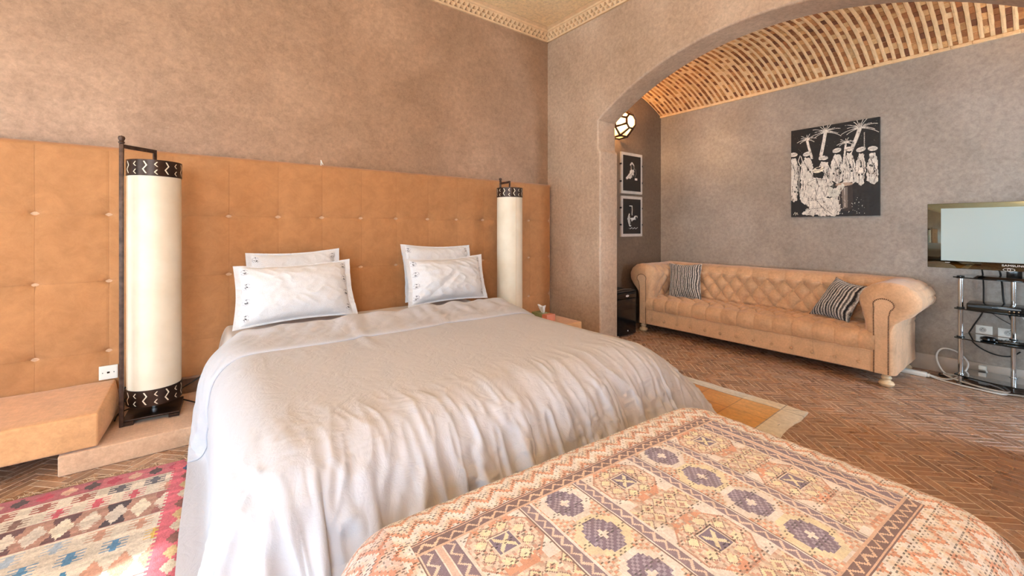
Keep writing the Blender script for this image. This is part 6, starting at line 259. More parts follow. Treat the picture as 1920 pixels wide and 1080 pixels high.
0,0,1,4,7,-31,20,-2,2,-1,0,0,0,0,0,0,0,0,0,-6,-8,-12,-12,-8,-8,3,-18,10,-1,0,0,0,0,0,30,0,0,59,31,-13,8,0,1,-1,0,-14,4,-12,-16,-10,-37,12,-23,11,0,-1,13,-24,13,-1,0,13,-20,33,-54,24,4,-1,2,-1,0,0,0,1,6,1,2,-21,-4,14,6,-7,0,7,-7,-1,3,2,-5,4,5,-18,0,-15,-11,0,-9,-24,11,0,0,0,0,0,-1,2,29,-1,1,66,22,-2,-5,5,-1,-1,2,-5,-20,0,-15,-17,-23,-4,3,-11,6,-1,2,10,-22,11,3,17,-25,26,-40,6,16,-8,16,-19,2,10,-8,10,8,-11,12,-27,-12,23,15,-23,3,25,-31,7,5,7,-9,-1,-3,6,-15,-13,-10,-3,-11,-8,-1,1,-1,1,0,0,4,-8,34,0,1,77,3,5,-1,0,1,-1,-1,-4,-7,-29,1,-19,-19,0,-5,-5,8,-5,2,9,-19,0,10,18,-10,5,-31,0,22,-11,9,-11,2,9,-1,-14,40,-32,27,-48,7,17,13,-26,15,17,-46,28,0,13,-7,-31,15,36,-65,13,-6,-24,8,-19,6,0,0,3,7,-21,11,-3,33,0,0,84,-3,4,1,2,-3,1,-2,-2,-11,-18,-21,-10,-14,-5,27,-37,4,15,-18,16,-4,-25,20,20,-4,-14,-10,-16,34,-9,-7,-6,-1,24,-2,-20,38,-40,43,-56,10,12,19,-26,28,-22,-21,29,-7,15,-5,-33,25,18,-49,21,-58,33,-24,-1,2,6,1,-24,13,3,3,5,29,1,6,73,12,-5,-3,0,3,-3,1,-5,-11,-3,-32,-9,-22,3,5,25,-65,50,-26,-3,34,-44,16,0,46,-52,3,-22,39,4,-30,2,3,16,-2,1,10,-31,50,-61,26,-8,15,-10,21,-41,17,5,-6,19,-8,-23,18,6,-13,-46,9,-8,-5,-6,3,8,-5,-6,6,1,-12,7,34,-3,16,70,7,-4,1,-1,2,-2,0,-7,-12,-2,1,-33,-20,-5,-3,-9,21,-31,24,-25,26,-10,-6,11,0,13,-22,-20,26,17,-20,-13,-6,-3,45,-10,0,-8,12,-32,-14,22,22,8,-23,-18,-5,38,-28,33,-28,10,-13,18,-35,-28,0,5,-10,-2,2,0,1,0,-2,2,0,-1,31,0,15,72,-3,2,1,0,0,3,-5,-6,-11,-3,1,6,-65,-36,24,35,-16,-17,-1,-3,11,2,-25,2,45,3,-38,-1,7,8,-13,-6,0,-7,26,21,-13,-10,3,-38,10,13,30,6,
-35,-43,47,33,-36,15,-14,-16,32,-12,-39,-19,-1,-1,8,-9,0,0,1,-2,0,2,-1,0,29,])
# ------------------------------------------------------------------ materials
TAU=[L(150,119,95),L(167,134,109),L(182,149,123),L(212,188,164)]
TAUB=[L(171,145,122),L(187,160,137),L(201,176,153),L(224,206,186)]
TAUC=[L(148,136,125),L(164,152,141),L(178,167,156),L(206,198,189)]
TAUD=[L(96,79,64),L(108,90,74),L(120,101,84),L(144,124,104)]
M_wallA=tadelakt('plaster_headboard_wall',TAU,.45); M_wallB=tadelakt('plaster_arch_wall',TAUB,.42)
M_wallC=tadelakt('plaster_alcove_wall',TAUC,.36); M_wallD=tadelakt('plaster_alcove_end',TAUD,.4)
M_ceil=tadelakt('plaster_ceiling',[L(238,206,160),L(246,216,170),L(250,224,182),L(253,234,204)],.6,.12)
M_corn=simple('carved_plaster',L(226,190,150),.65,var=.1,scale=14,bump=.3)
M_base=simple('plaster_skirting',L(182,168,156),.5,var=.12,scale=9,bump=.3,bd=.004)
M_white=simple('white_plastic',L(238,236,230),.35,var=.02)
M_black=simple('black_gloss',L(14,14,15),.16,var=.1)
M_dark=simple('dark_plastic',L(28,28,30),.4,var=.1)
M_chrome=simple('polished_chrome',L(200,203,206),.12,1.0,var=.04,scale=6,bump=.02)
M_iron=simple('aged_iron',L(88,70,62),.5,.75,var=.35,scale=40,bump=.5,bd=.002)
M_iron2=simple('dark_bronze',L(66,50,42),.36,.7,var=.25,scale=25,bump=.25,bd=.002)
M_cut=simple('cream_cutout',L(240,224,200),.6,var=.03)
M_cable=simple('black_cable',L(26,24,24),.5); M_wcable=simple('white_cable',L(225,224,222),.45,var=.03)
def suede(name,c,var=.1,sc=5,rough=.85,sheen=.25):
    t=NT(name); n1=t.noise(sc,5,.6,.8); n2=t.noise(sc*9,5,.7,.4); v=t.mapping((30,1,160)); n3=t.noise(6,3,.6,0,v)
    a=tuple(x*(1-var*1.3) for x in c[:3])+(1,); b=tuple(min(1,x*(1+var)) for x in c[:3])+(1,)
    col=t.ramp(n1,[(.3,a),(.5,c),(.7,b)]); col=t.mix(1.0,col,t.ramp(n2,[(.35,(.9,.88,.86,1)),(.65,(1.08,1.08,1.08,1))]),'MULTIPLY')
    col=t.mix(.35,col,t.mix(1.0,col,t.ramp(n3,[(.3,(.86,.84,.82,1)),(.7,(1.1,1.1,1.1,1))]),'MULTIPLY'))
    return t.set(color=col,rough=rough,sheen=sheen,normal=t.bump(t.noise(260,3),.25,.001,t.bump(n2,.12,.004)),spec=.25)
M_head=suede('ochre_suede',L(184,132,88),.07,1.4)
M_bolster=suede('tan_suede',L(218,166,118),.07,4)
M_plat=suede('worn_tan_suede',L(206,168,138),.10,7)
M_sofa=suede('sofa_leather_suede',L(209,167,130),.14,6,.7,.3)
M_sofa_trim=suede('sofa_pale_suede',L(222,182,146),.09,9,.75,.3)
def cloth_mat(name,c,wr=.5,dist=.006,sc=14):
    t=NT(name); n=t.noise(sc,6,.62,.7); r=t.math('ABSOLUTE',t.math('SUBTRACT',n,.5)); n2=t.noise(sc*3.2,5,.6,.8); r2=t.math('ABSOLUTE',t.math('SUBTRACT',n2,.5))
    h=t.math('ADD',t.math('MULTIPLY',t.math('POWER',r,.6),1.0),t.math('MULTIPLY',r2,.5))
    a=tuple(x*.96 for x in c[:3])+(1,)
    col=t.ramp(t.noise(3,3),[(.3,a),(.7,c)])
    w=t.noise(900,2); nr=t.bump(h,wr,dist); nr=t.bump(w,.15,.0006,nr)
    return t.set(color=col,rough=.85,sheen=.2,normal=nr,spec=.2)
M_duvet=cloth_mat('duvet_cotton',L(198,198,206),.42,.008,7)
M_sheet=cloth_mat('sheet_cotton',L(226,216,210),.3,.004,10)
M_valance=cloth_mat('white_cotton',L(240,238,236),.3,.005,10)
def attr_mat(name,rough=.9,bumpsc=300,bs=.4,bd=.002,sheen=.1,spec=.2,colbump=0,extra=None):
    t=NT(name); c=t.attr(); n=t.noise(bumpsc,3,.6); v=t.ramp(t.noise(bumpsc*.6,3),[(.3,(.86,.86,.86,1)),(.7,(1.1,1.1,1.1,1))])
    col=t.mix(1.0,c,v,'MULTIPLY'); nr=t.bump(n,bs,bd)
    if colbump: nr=t.bump(c,colbump,.003,nr)
    if extra: nr=extra(t,nr)
    return t.set(color=col,rough=rough,sheen=sheen,spec=spec,normal=nr)
M_kilim=attr_mat('woven_kilim',.95,220,.5,.003)
M_emb=attr_mat('embroidered_wool',.8,420,.5,.002,.2,.3,.35)
M_hide=attr_mat('cowhide_patchwork',.7,90,.25,.003,.3)
M_paint=attr_mat('painted_canvas',.5,200,.2,.001,0,.4)
M_photo=attr_mat('printed_photograph',.25,100,.02,.0005,0,.5)
def pil_extra(t,nr):
    n=t.noise(11,5,.6,1.8); return t.bump(t.math('ABSOLUTE',t.math('SUBTRACT',n,.5)),.30,.008,nr)
M_pil=attr_mat('white_pillow_cotton',.85,600,.1,.0005,.2,.2,0,pil_extra)
M_stripe=attr_mat('striped_chenille',.75,260,.8,.006,.3,.3)
M_parch=NT('parchment'); _t=M_parch; _n=_t.noise(6,4); M_parch=_t.set(color=_t.ramp(_n,[(.3,L(226,211,188)),(.7,L(238,226,206))]),rough=.55,normal=_t.bump(_t.noise(40,3),.05,.002)); _t.b.inputs['Subsurface Weight'].default_value=0
# brick / tile with a colour of its own for each piece
def piece(name,rough,bs,sc=40,bd=.003,spec=.5,r2=None):
    t=NT(name); c=t.attr(); n=t.noise(sc,6,.7,.5); v=t.ramp(n,[(.32,(.78,.76,.74,1)),(.5,(1,1,1,1)),(.68,(1.16,1.16,1.16,1))]); col=t.mix(1.0,c,v,'MULTIPLY')
    rr=t.ramp(t.noise(sc*.4,4),[(.3,(rough-.1,)*3+(1,)),(.7,(rough+.14,)*3+(1,))])
    return t.set(color=col,rough=rr,spec=spec,normal=t.bump(n,bs,bd))
M_tile=piece('glazed_terracotta_tile',.29,.2,28,.002,.6)
M_brick=piece('vault_brick',.8,.6,60,.006,.3)
M_grout=simple('pale_grout',L(226,212,198),.8,var=.1)
M_mortar=simple('vault_mortar',L(236,198,152),.85,var=.09,scale=22,bump=.6,bd=.006)
M_glass=NT('smoked_glass'); _t=M_glass; M_glass=_t.set(color=L(40,46,48),rough=.04); _t.b.inputs['Transmission Weight'].default_value=.55; _t.b.inputs['IOR'].default_value=1.45
M_screen=NT('matte_lcd_panel'); _t=M_screen; M_screen=_t.set(color=L(150,162,150),rough=.30,spec=.9)
M_bezel=simple('mirror_black_bezel',L(118,128,124),.03,1.0,var=.02,bump=.0)
M_wood=simple('pale_turned_wood',L(222,196,160),.45,var=.12,scale=20)
M_brass=simple('antique_nails',L(110,72,50),.35,.85,var=.2)
# ------------------------------------------------------------------ room
XW=3.136; YW=3.449; ZC=3.36; XL=-4.4; YB=-1.6; XC=4.74; YE=3.066; XR=3.40
# floor: herringbone of long narrow terracotta tiles, each piece with its own tone
def build_floor():
    W=.0385; n=4; Lg=W*n; g=.0024
    v=[];f=[];cols=[]; rot=Matrix.Rotation(math.radians(45),3,'Z')
    tones=[(166,129,104),(160,125,101),(171,135,109),(154,121,100),(164,131,109),(170,138,115),(151,118,98),(164,124,96)]
    x0,x1,y0,y1=-1.3,XC,YB,YW
    patch=(2.737,3.269,-1.3,.172)
    def tile(cx,cy,hx,hy,rt,col,up=0.0):
        z=[random.uniform(-.0007,.0007)+up for _ in range(4)]; b=.0012
        q=[(-hx,-hy),(hx,-hy),(hx,hy),(-hx,hy)]; o=len(v)
        for k,(a,c) in enumerate(q):
            p=rt@Vector((a-(b if a>0 else -b),c-(b if c>0 else -b),0)); v.append((cx+p.x,cy+p.y,z[k]))
        for k,(a,c) in enumerate(q):
            p=rt@Vector((a,c,0)); v.append((cx+p.x,cy+p.y,z[k]-.0012))
        for k,(a,c) in enumerate(q):
            p=rt@Vector((a,c,0)); v.append((cx+p.x,cy+p.y,-.006))
        F=[(0,1,2,3)]+[(k+4,(k+1)%4+4,(k+1)%4,k) for k in range(4)]+[(k+8,(k+1)%4+8,(k+1)%4+4,k+4) for k in range(4)]
        f.extend([tuple(o+i for i in t) for t in F]); cols.extend([col]*len(F))
    R=int(9/W); I=Matrix.Identity(3)
    for i in range(-R,R):
        for j in range(-R,R):
            s=(i-j)%(2*n)
            if s==0: c=((i+n/2)*W,(j+.5)*W); h=(Lg/2-g/2-random.uniform(0,.0007),W/2-g/2-random.uniform(0,.0007))
            elif s==2*n-1: c=((i+.5)*W,(j+n/2)*W); h=(W/2-g/2-random.uniform(0,.0007),Lg/2-g/2-random.uniform(0,.0007))
            else: continue
            p=rot@Vector((c[0],c[1],0)); x,y=p.x+1.5,p.y+.8
            if not (x0<x<x1 and y0<y<y1): continue
            if patch[0]+.06<x<patch[1]-.06 and patch[2]<y<patch[3]-.07: continue
            sink=.004 if (patch[0]-.08<x<patch[1]+.08 and y<patch[3]+.08) else 0
            t=np.array(random.choice(tones))*random.uniform(.93,1.06); tile(x,y,h[0],h[1],rot,t)
    yy=patch[3]-.002; r=0
    x=patch[0]
    while x<patch[1]-.01:
        y=patch[3]-(r%3)*.05
        if r%3: tile(x+.024,patch[3]-(r%3)*.025,.0225,(r%3)*.025-.001,I,np.array(random.choice(tones))*1.0,.0018)
        while y>patch[2]: tile(x+.024,y-.076,.0228,.0745,I,np.array(random.choice(tones))*random.uniform(.95,1.06),.0018); y-=.152
        x+=.0485; r+=1
    o=len(v); v.extend([(XL-.1,YB-.1,-.0011),(XC+.1,YB-.1,-.0011),(XC+.1,YW+.1,-.0011),(XL-.1,YW+.1,-.0011)]); f.append((o,o+1,o+2,o+3)); cols.append((0,0,0))
    me=bpy.data.meshes.new('floor'); me.from_pydata(v,[],f); A=me.color_attributes.new('Col','FLOAT_COLOR','CORNER')
    c=lin(np.clip(np.array(cols),0,255)); cnt=np.array([len(q) for q in f]); c=np.repeat(c,cnt,0); c=np.concatenate([c,np.ones((len(c),1))],1); A.data.foreach_set('color',c.reshape(-1).astype(np.float32))
    me.materials.append(M_tile); me.materials.append(M_grout); me.polygons[len(f)-1].material_index=1
    ob=bpy.data.objects.new('floor',me); COL.objects.link(ob); struct(ob)
build_floor()
# headboard wall, left wall with two glazed doors, back wall
T=.25
struct(MB().box(XL-T,XW+.3,YW,YW+T,-.01,ZC+.3).build('wall_headboard',M_wallA))
W1=(-.95,.56,0.0,2.42); W2=(1.15,2.9,.0,1.62)
b=MB()
def wallX(b,x0,x1,ys,ye,z1,holes):
    holes=sorted(holes); y=ys
    for (a,c,za,zb) in holes:
        b.box(x0,x1,y,a,-.01,z1); 
        if za>0: b.box(x0,x1,a,c,-.01,za)
        b.box(x0,x1,a,c,zb,z1); y=c
    b.box(x0,x1,y,ye,-.01,z1)
wallX(b,XL-T,XL,YB-T,YW+T,ZC+.3,[W1,W2]); struct(b.build('wall_left',M_wallB))
b=MB(); W3=(3.70,4.50,.55,2.15)  # unseen alcove window, added for fill daylight on the sofa and wall
W4=(-2.3,-.5,.85,2.25); b.box(XL-T,W4[0],YB-T,YB,-.01,ZC+.3); b.box(W4[1],W3[0],YB-T,YB,-.01,ZC+.3); b.box(W4[0],W4[1],YB-T,YB,-.01,W4[2]); b.box(W4[0],W4[1],YB-T,YB,W4[3],ZC+.3); b.box(W3[1],XC+T,YB-T,YB,-.01,ZC+.3); b.box(W3[0],W3[1],YB-T,YB,-.01,W3[2]); b.box(W3[0],W3[1],YB-T,YB,W3[3],ZC+.3); struct(b.build('wall_back',M_wallB))  # unseen back window, made up to throw fill light on the bed
struct(MB().box(XC,XC+T,YB-T,YE+T,-.01,ZC+.3).build('wall_alcove_back',M_wallC))
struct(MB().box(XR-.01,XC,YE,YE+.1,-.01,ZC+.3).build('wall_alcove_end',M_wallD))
struct(MB().box(XL-T,XW+.02,YB-T,YW+T,ZC,ZC+.2).build('ceiling',M_ceil)); struct(MB().box(XR-.05,XC+T,YB-T,YE+T,2.95,3.2).build('ceiling_slab',M_ceil))
M_wframe=simple('door_frame_paint',L(92,62,42),.5); M_pane=NT('clear_glass'); _t=M_pane
_tr=_t.n('ShaderNodeBsdfTransparent'); _gl=_t.n('ShaderNodeBsdfGlossy'); _gl.inputs['Roughness'].default_value=.02; _mx=_t.n('ShaderNodeMixShader'); _mx.inputs[0].default_value=.06
_t.l(_tr.outputs[0],_mx.inputs[1]); _t.l(_gl.outputs[0],_mx.inputs[2]); _t.l(_mx.outputs[0],_t.out.inputs[0]); M_pane=_t.m
for k,(a,c,za,zb) in enumerate((W1,W2)):
    b=MB(); w=.06; x=XL-.14; m=(a+c)/2
    for y0,y1 in ((a,a+w),(c-w,c),(m-w/2,m+w/2)): b.box(x,x+.05,y0,y1,za,zb)
    for z0 in (za,zb-w): b.box(x,x+.05,a,c,z0,z0+w)
    o=struct(b.build('window_%d'%(k+1),M_wframe)); p=MB().box(x+.02,x+.026,a+w,c-w,za+w,zb-w).build('pane',M_pane,o)
b=MB(); y=YB-.14
for x0,x1 in ((W3[0],W3[0]+.05),(W3[1]-.05,W3[1]),(4.08,4.12)): b.box(x0,x1,y,y+.05,W3[2],W3[3])
for z in (W3[2],W3[3]-.05): b.box(W3[0],W3[1],y,y+.05,z,z+.05)
b4=MB()
for x0,x1 in ((W4[0],W4[0]+.06),(W4[1]-.06,W4[1]),(-1.43,-1.37)): b4.box(x0,x1,y,y+.05,W4[2],W4[3])
for z in (W4[2],W4[3]-.06): b4.box(W4[0],W4[1],y,y+.05,z,z+.06)
o=struct(b4.build('window_4',M_wframe)); MB().box(W4[0]+.06,W4[1]-.06,y+.02,y+.026,W4[2]+.06,W4[3]-.06).build('pane',M_pane,o)
o=struct(b.build('window_3',M_wframe)); MB().box(W3[0]+.05,W3[1]-.05,y+.02,y+.026,W3[2]+.05,W3[3]-.05).build('pane',M_pane,o)
# arch wall
def arch_wall():
    cy,R,za=1.35,2.334,2.65; cz=za-R; b=MB(); ytop=2.717; n=48; zt=ZC+.3
    a0=math.atan2(ytop-cy,math.sqrt(R*R-(ytop-cy)**2)); pts=[]
    for i in range(n+1):
        a=a0-2*a0*i/n; pts.append((cy+R*math.sin(a),cz+R*math.cos(a)))
    ylo=pts[-1][0]
    x0,x1,ch=XW,XR,.014
    # profile of the opening edge, walked from floor at far jamb over the arch to floor at near jamb
    far=[(2.690,-.01),(2.690,1.895),(2.697,1.915),(2.710,1.925),(2.717,1.94)]; near=[(2*cy-y,z) for y,z in far][::-1]
    P=far+pts+near
    # offsets for a softened arris
    def off(k,d):
        p=Vector(P[max(k-1,0)]);q=Vector(P[min(k+1,len(P)-1)]); t=(q-p).normalized(); nrm=Vector((-t.y,t.x)); return nrm*d
    rings=[]
    xs=[(x0,.016),(x0+.003,.007),(x0+.008,.002),(x0+.018,0),(x1-.018,0),(x1-.008,.002),(x1-.003,.007),(x1,.016)]
    V=[];F=[]; N=len(P)
    sgn=None
    for x,d in xs:
        for k in range(N):
            o=off(k,-d); y,z=P[k][0]+o.x,P[k][1]+o.y; V.append((x,y,z))
    for r in range(len(xs)-1):
        for k in range(N-1): F.append((r*N+k,(r+1)*N+k,(r+1)*N+k+1,r*N+k+1))
    b.add(V,F,0,True)
    # faces either side
    for r,x in ((0,x0),(len(xs)-1,x1)):
        ring=[V[r*N+k] for k in range(N)]; nf=len(far)
        # outer boundary mapped: far jamb -> y=YW+T ; arch -> z top ; near -> y=YB-T
        ob=[]
        for k in range(N):
            y,z=ring[k][1],ring[k][2]
            if k<nf-1: ob.append((x,YW+T,z))
            elif k>=N-nf+1: ob.append((x,YB-T,z))
            else: ob.append((x,y,zt))
        o=len(b.v); b.v+=ring+ob; 
        for k in range(N-1):
            if k==nf-2:
                b.v.append((x,YW+T,zt)); b.f.append((o+k,o+k+1,o+N+k+1,len(b.v)-1,o+N+k))
            elif k==N-nf:
                b.v.append((x,YB-T,zt)); b.f.append((o+k,o+k+1,o+N+k+1,len(b.v)-1,o+N+k))
            else: b.f.append((o+k,o+k+1,o+N+k+1,o+N+k))
            b.mi.append(0); b.sm.append(False)
    return struct(b.build('wall_arch',M_wallB))
arch_wall()
b=MB(); b.box(XW-.012,XR+.012,2.678,2.70,0,.055,bev=.004); b.box(XW-.012,XW,2.70,2.78,0,.055); struct(b.build('trim_1',M_wallB))
struct(MB().box(XC-.018,XC,YB,YE,0,.128,bev=.004).build('baseboard_alcove',M_base))
# brick barrel vault over the alcove: ribs of mortar with recessed bricks between
def vault():
    cx=3.90; R=1.61; z0=2.809; cz=z0-R; am=math.asin((XC+.03-cx)/R); an=math.asin((cx-XR+.06)/R); per=.0548; V=[];F=[];C=[];MI=[]
    def P(a,y,d): r=R+d; return (cx+r*math.sin(a),y,cz+r*math.cos(a))
    y=YE+.02; k=0; na=30
    def quadstrip(ring): pass
    while y>YB-.02:
        w=.0245+random.uniform(-.003,.003); off=[random.uniform(-.003,.003) for _ in range(na+1)]
        # mortar rib (proud), edges a little uneven
        o=len(V)
        for i in range(na+1):
            a=-an+(am+an)*i/na; e1=off[i]; e2=off[(i*7)%(na+1)]
            V.extend([P(a,y+e1*.5+.001,.012),P(a,y+e1*.5,.001),P(a,y-w/2,-.0002+off[(i*3)%(na+1)]*.35),P(a,y-w+e2*.5,.001),P(a,y-w+e2*.5-.001,.012)])
        for i in range(na):
            for j in range(4):
                F.append((o+i*5+j,o+i*5+j+1,o+i*5+5+j+1,o+i*5+5+j)); C.append((0,0,0)); MI.append(0)
        # mortar bed at brick level
        o=len(V)
        for i in range(na+1):
            a=-an+(am+an)*i/na; V.extend([P(a,y-w+.003,.0064),P(a,y-per-.003,.0064)])
        for i in range(na): F.append((o+i*2,o+i*2+1,o+i*2+3,o+i*2+2)); C.append((0,0,0)); MI.append(0)
        # bricks
        bl=.066; s=-an*R+random.uniform(0,.05)
        while s<am*R:
            l=bl*random.uniform(.85,1.12)
            if random.random()>.05:
                a0=s/R;a1=(s+l-.005)/R; d=.0022+random.uniform(-.0015,.0025); o=len(V); yA=y-w-.0005+random.uniform(-.001,.001); yB=y-per+.0015+random.uniform(-.001,.002)
                col=np.array(random.choice([(178,122,76),(160,104,64),(196,142,92),(206,156,104),(140,88,56),(214,168,118),(150,98,62),(186,130,84),(124,78,54)]))*random.uniform(.92,1.08)
                for a in (a0,a1):
                    for yy in (yA,yB): V.append(P(a,yy,d+random.uniform(-.001,.001)))
                for a in (a0,a1):
                    for yy in (yA,yB): V.append(P(a,yy,.012))
                for q in ((0,1,3,2),(0,2,6,4),(1,5,7,3),(0,4,5,1),(2,3,7,6)): F.append(tuple(o+t for t in q)); C.append(col); MI.append(1)
            s+=l
        y-=per; k+=1
    # springing ledge on the back wall
    o=len(V); yy=YE
    me=bpy.data.meshes.new('ceiling'); me.from_pydata(V,[],F); A=me.color_attributes.new('Col','FLOAT_COLOR','CORNER')
    c=lin(np.clip(np.array(C),0,255)); c=np.repeat(c,4,0); c=np.concatenate([c,np.ones((len(c),1))],1); A.data.foreach_set('color',c.reshape(-1).astype(np.float32))
    me.materials.append(M_mortar); me.materials.append(M_brick); me.polygons.foreach_set('material_index',MI); me.update()
    ob=bpy.data.objects.new('ceiling_vault',me); COL.objects.link(ob); struct(ob)
    n=40; b=MB()
    for i in range(n):
        y0=YE-(YE-YB)*i/n;y1=YE-(YE-YB)*(i+1)/n-.002; b.box(XC-.02-random.uniform(0,.006),XC+.01,y1,y0,2.557,2.583+random.uniform(-.003,.003),bev=.003,seg=1)
    struct(b.build('trim_2',M_mortar))
vault()
# carved honeycomb cornice under the ceiling
def cornice(name,p0,p1,inw):
    p0=Vector(p0);p1=Vector(p1); Ln=(p1-p0).length; d=(p1-p0)/Ln; inw=Vector(inw)
    za,zb=3.222,3.345; nz=34; nx=int(Ln/.0045); S=np.linspace(0,Ln,nx); Z=np.linspace(za,zb,nz); SS,ZZ=np.meshgrid(S,Z)
    out=.010+.022*(ZZ-za)/(zb-za)
    per=.056
    for row,zc in enumerate((za+.040,za+.078)):
        u=(SS/per+.5*row)%1.0-.5; uu=u*per; h=ZZ-zc
        r=np.sqrt((uu/.021)**2+((h)/.019)**2); tri=(np.abs(uu)<.017*(1-(h+.016)/.034))&(h>-.016)&(h<.018)
        pit=np.clip(1-r,0,1)**.5; out=out-np.where(tri,.030,0)*1.0-.0*pit
        out=out+np.where((~tri)&(r<1.15),.006*np.clip(1.15-r,0,1),0)
    out=np.where(ZZ<za+.016,.020,out); out=np.where(ZZ>zb-.022,.038,out)
    P=np.empty(SS.shape+(3,))
    for k in range(3): P[...,k]=p0[k]+d[k]*SS+inw[k]*out
    P[...,2]=ZZ
    # close under and over
    lo=P[:1].copy(); 
    for k in range(2): lo[...,k]=p0[k]+d[k]*SS[:1]
    hi=P[-1:].copy()
    hi2=hi.copy()
    for k in range(2): hi2[...,k]=p0[k]+d[k]*SS[:1]+inw[k]*.075
    hi2[...,2]=ZC-.002
    hi3=hi2.copy(); 
    P=np.concatenate([lo,P,hi2],0)
    return struct(gridobj(name,P,M_corn,smooth=False,flip=(name=='trim_4')))
cornice('trim_3',(XL,YW,0),(XW,YW,0),(0,-1,0)); cornice('trim_4',(XW,YW,0),(XW,YB,0),(-1,0,0))
# ------------------------------------------------------------------ headboard, platform, upholstered ledges
def headboard():
    r=thing('headboard','tall tufted ochre suede headboard panel spanning the wall behind the bed','headboard',(.8,3.37,0))
    X=np.linspace(-1.62,3.118,790); Z=np.linspace(.20,1.632,240); XX,ZZ=np.meshgrid(X,Z); P=np.zeros(XX.shape+(3,)); dep=np.zeros(XX.shape)
    cols=[.178+.2925*k for k in range(-6,11)]; rows=[1.232,.84,.43]
    for cx in cols: dep+= .0012*np.exp(-((XX-cx)/.0018)**2)
    for rz in rows: dep+= .0016*np.exp(-((ZZ-rz)/.0022)**2)
    for cx in cols:
        for rz in rows:
            dx=XX-cx;dz=ZZ-rz; d=np.sqrt(dx**2+(dz*1.25)**2); dep+=.020*np.exp(-d/.020)+.006*np.exp(-(d/.075)**2)
            a=np.exp(-((dz+.002)/.008)**2)*np.exp(-np.abs(dx)/.045)*.005; dep+=a
    dep+=.0012*vnoise(XX*5,ZZ*5,1)+.0004*vnoise(XX*16,ZZ*16,2)
    puff=.0025*np.abs(np.sin(PI*(XX-.178)/.2925))**.5*np.abs(np.sin(PI*(ZZ-.43)/.4))**.5
    dep-=puff
    ed=np.minimum.reduce([XX-X[0],X[-1]-XX,Z[-1]-ZZ]); dep+=.03*np.clip(1-ed/.03,0,1)**2.2
    P[...,0]=XX;P[...,1]=3.372+dep;P[...,2]=ZZ
    back=P[-1:].copy(); back[...,1]=3.425; sideR=None
    P=np.concatenate([P,back],0); e=P[:,-1:].copy(); e[...,1]=3.425; P=np.concatenate([P,e],1)
    under(r,gridobj('padded_panel',P,M_head))
    under(r,MB().box(-1.6,3.115,3.39,3.43,.18,1.61).build('backing_board',M_plat))
    sy=lambda x,z: float((3.372+dep)[int(round((z-.20)/1.432*239)),int(round((x+1.62)/4.738*789))])
    e=MB()
    for cx in cols:
        if -1.6<cx<3.10: e.tube([(cx,sy(cx,z),z) for z in np.linspace(.21,1.605,120)],.0009,5)
    for rz in rows: e.tube([(x,sy(x,rz),rz) for x in np.linspace(-1.60,3.09,500)],.0007,5)
    o=e.build('seam_stitching',simple('seam_thread',L(164,114,74),.9)); under(r,o); o['kind']='stuff'
    return r
headboard()
tag(MB().tube([(.76,3.40,1.62),(.76,3.395,1.655),(.757,3.385,1.668)],.0035,6).tube([(.757,3.385,1.668),(.766,3.385,1.645),(.772,3.385,1.634)],.003,6).build('wall_hook',M_white),'tiny white hook standing on the top edge of the headboard','hook')
def soft_box(name,x0,x1,y0,y1,z0,z1,r,mat,bulge=.008,seed=0,parent=None):
    bm=bmesh.new(); bmesh.ops.create_cube(bm,size=1)
    for q in bm.verts: q.co=((x0,x1)[q.co.x>0],(y0,y1)[q.co.y>0],(z0,z1)[q.co.z>0])
    bmesh.ops.bevel(bm,geom=bm.edges[:],offset=r,segments=4,affect='EDGES',profile=.5)
    bmesh.ops.subdivide_edges(bm,edges=[e for e in bm.edges if e.calc_length()>.12],cuts=9,use_grid_fill=True)
    cx,cy,cz=(x0+x1)/2,(y0+y1)/2,(z0+z1)/2
    for q in bm.verts:
        n=mnoise.noise(Vector((q.co.x*4,q.co.y*4,q.co.z*4+seed)))*bulge; q.co+=Vector((0,-1 if q.co.y<cy else 1,0))*n*.5+Vector((0,0,1 if q.co.z>cz else 0))*n
    me=bpy.data.meshes.new(name); bm.to_mesh(me); bm.free(); me.materials.append(mat); me.polygons.foreach_set('use_smooth',[True]*len(me.polygons))
    o=bpy.data.objects.new(name,me); COL.objects.link(o)
    if parent is not None: under(parent,o)
    return o
tag(soft_box('bed_platform',-.506,2.72,2.785,3.366,.0,.097,.007,M_plat,.003),'low worn tan suede platform carrying both tall lamps behind the bed','platform')
r=thing('padded_ledge','tan suede padded bench ledge left of the tall lamp, overhanging the platform end','ledge',(-1.0,3.07,0),group='padded ledges along the headboard')
soft_box('cushioned_body',-1.75,-.372,2.79,3.362,.102,.262,.012,M_bolster,.008,2,r)
e=MB(); pl=[(2.80,.106),(2.80,.258),(3.355,.252),(3.355,.11)]
n=24; V=[];F=[]
for i in range(n+1):
    for j in range(n+1):
        y=2.80+.555*i/n; z=.108+.150*j/n; V.append((-.374+.034*math.sin(PI*i/n)**.6*math.sin(PI*j/n)**.6,y,z))
for i in range(n):
    for j in range(n): a=i*(n+1)+j; F.append((a,a+1,a+n+2,a+n+1)[::-1])
under(r,MB().add(V,F,0,True).build('end_panel',M_bolster))
r=thing('padded_ledge','tan suede padded ledge at the right end of the headboard, under the tissue box','ledge',(2.8,3.07,0),group='padded ledges along the headboard')
soft_box('cushioned_body',2.38,2.985,2.79,3.362,.099,.245,.010,M_bolster,.004,5,r)
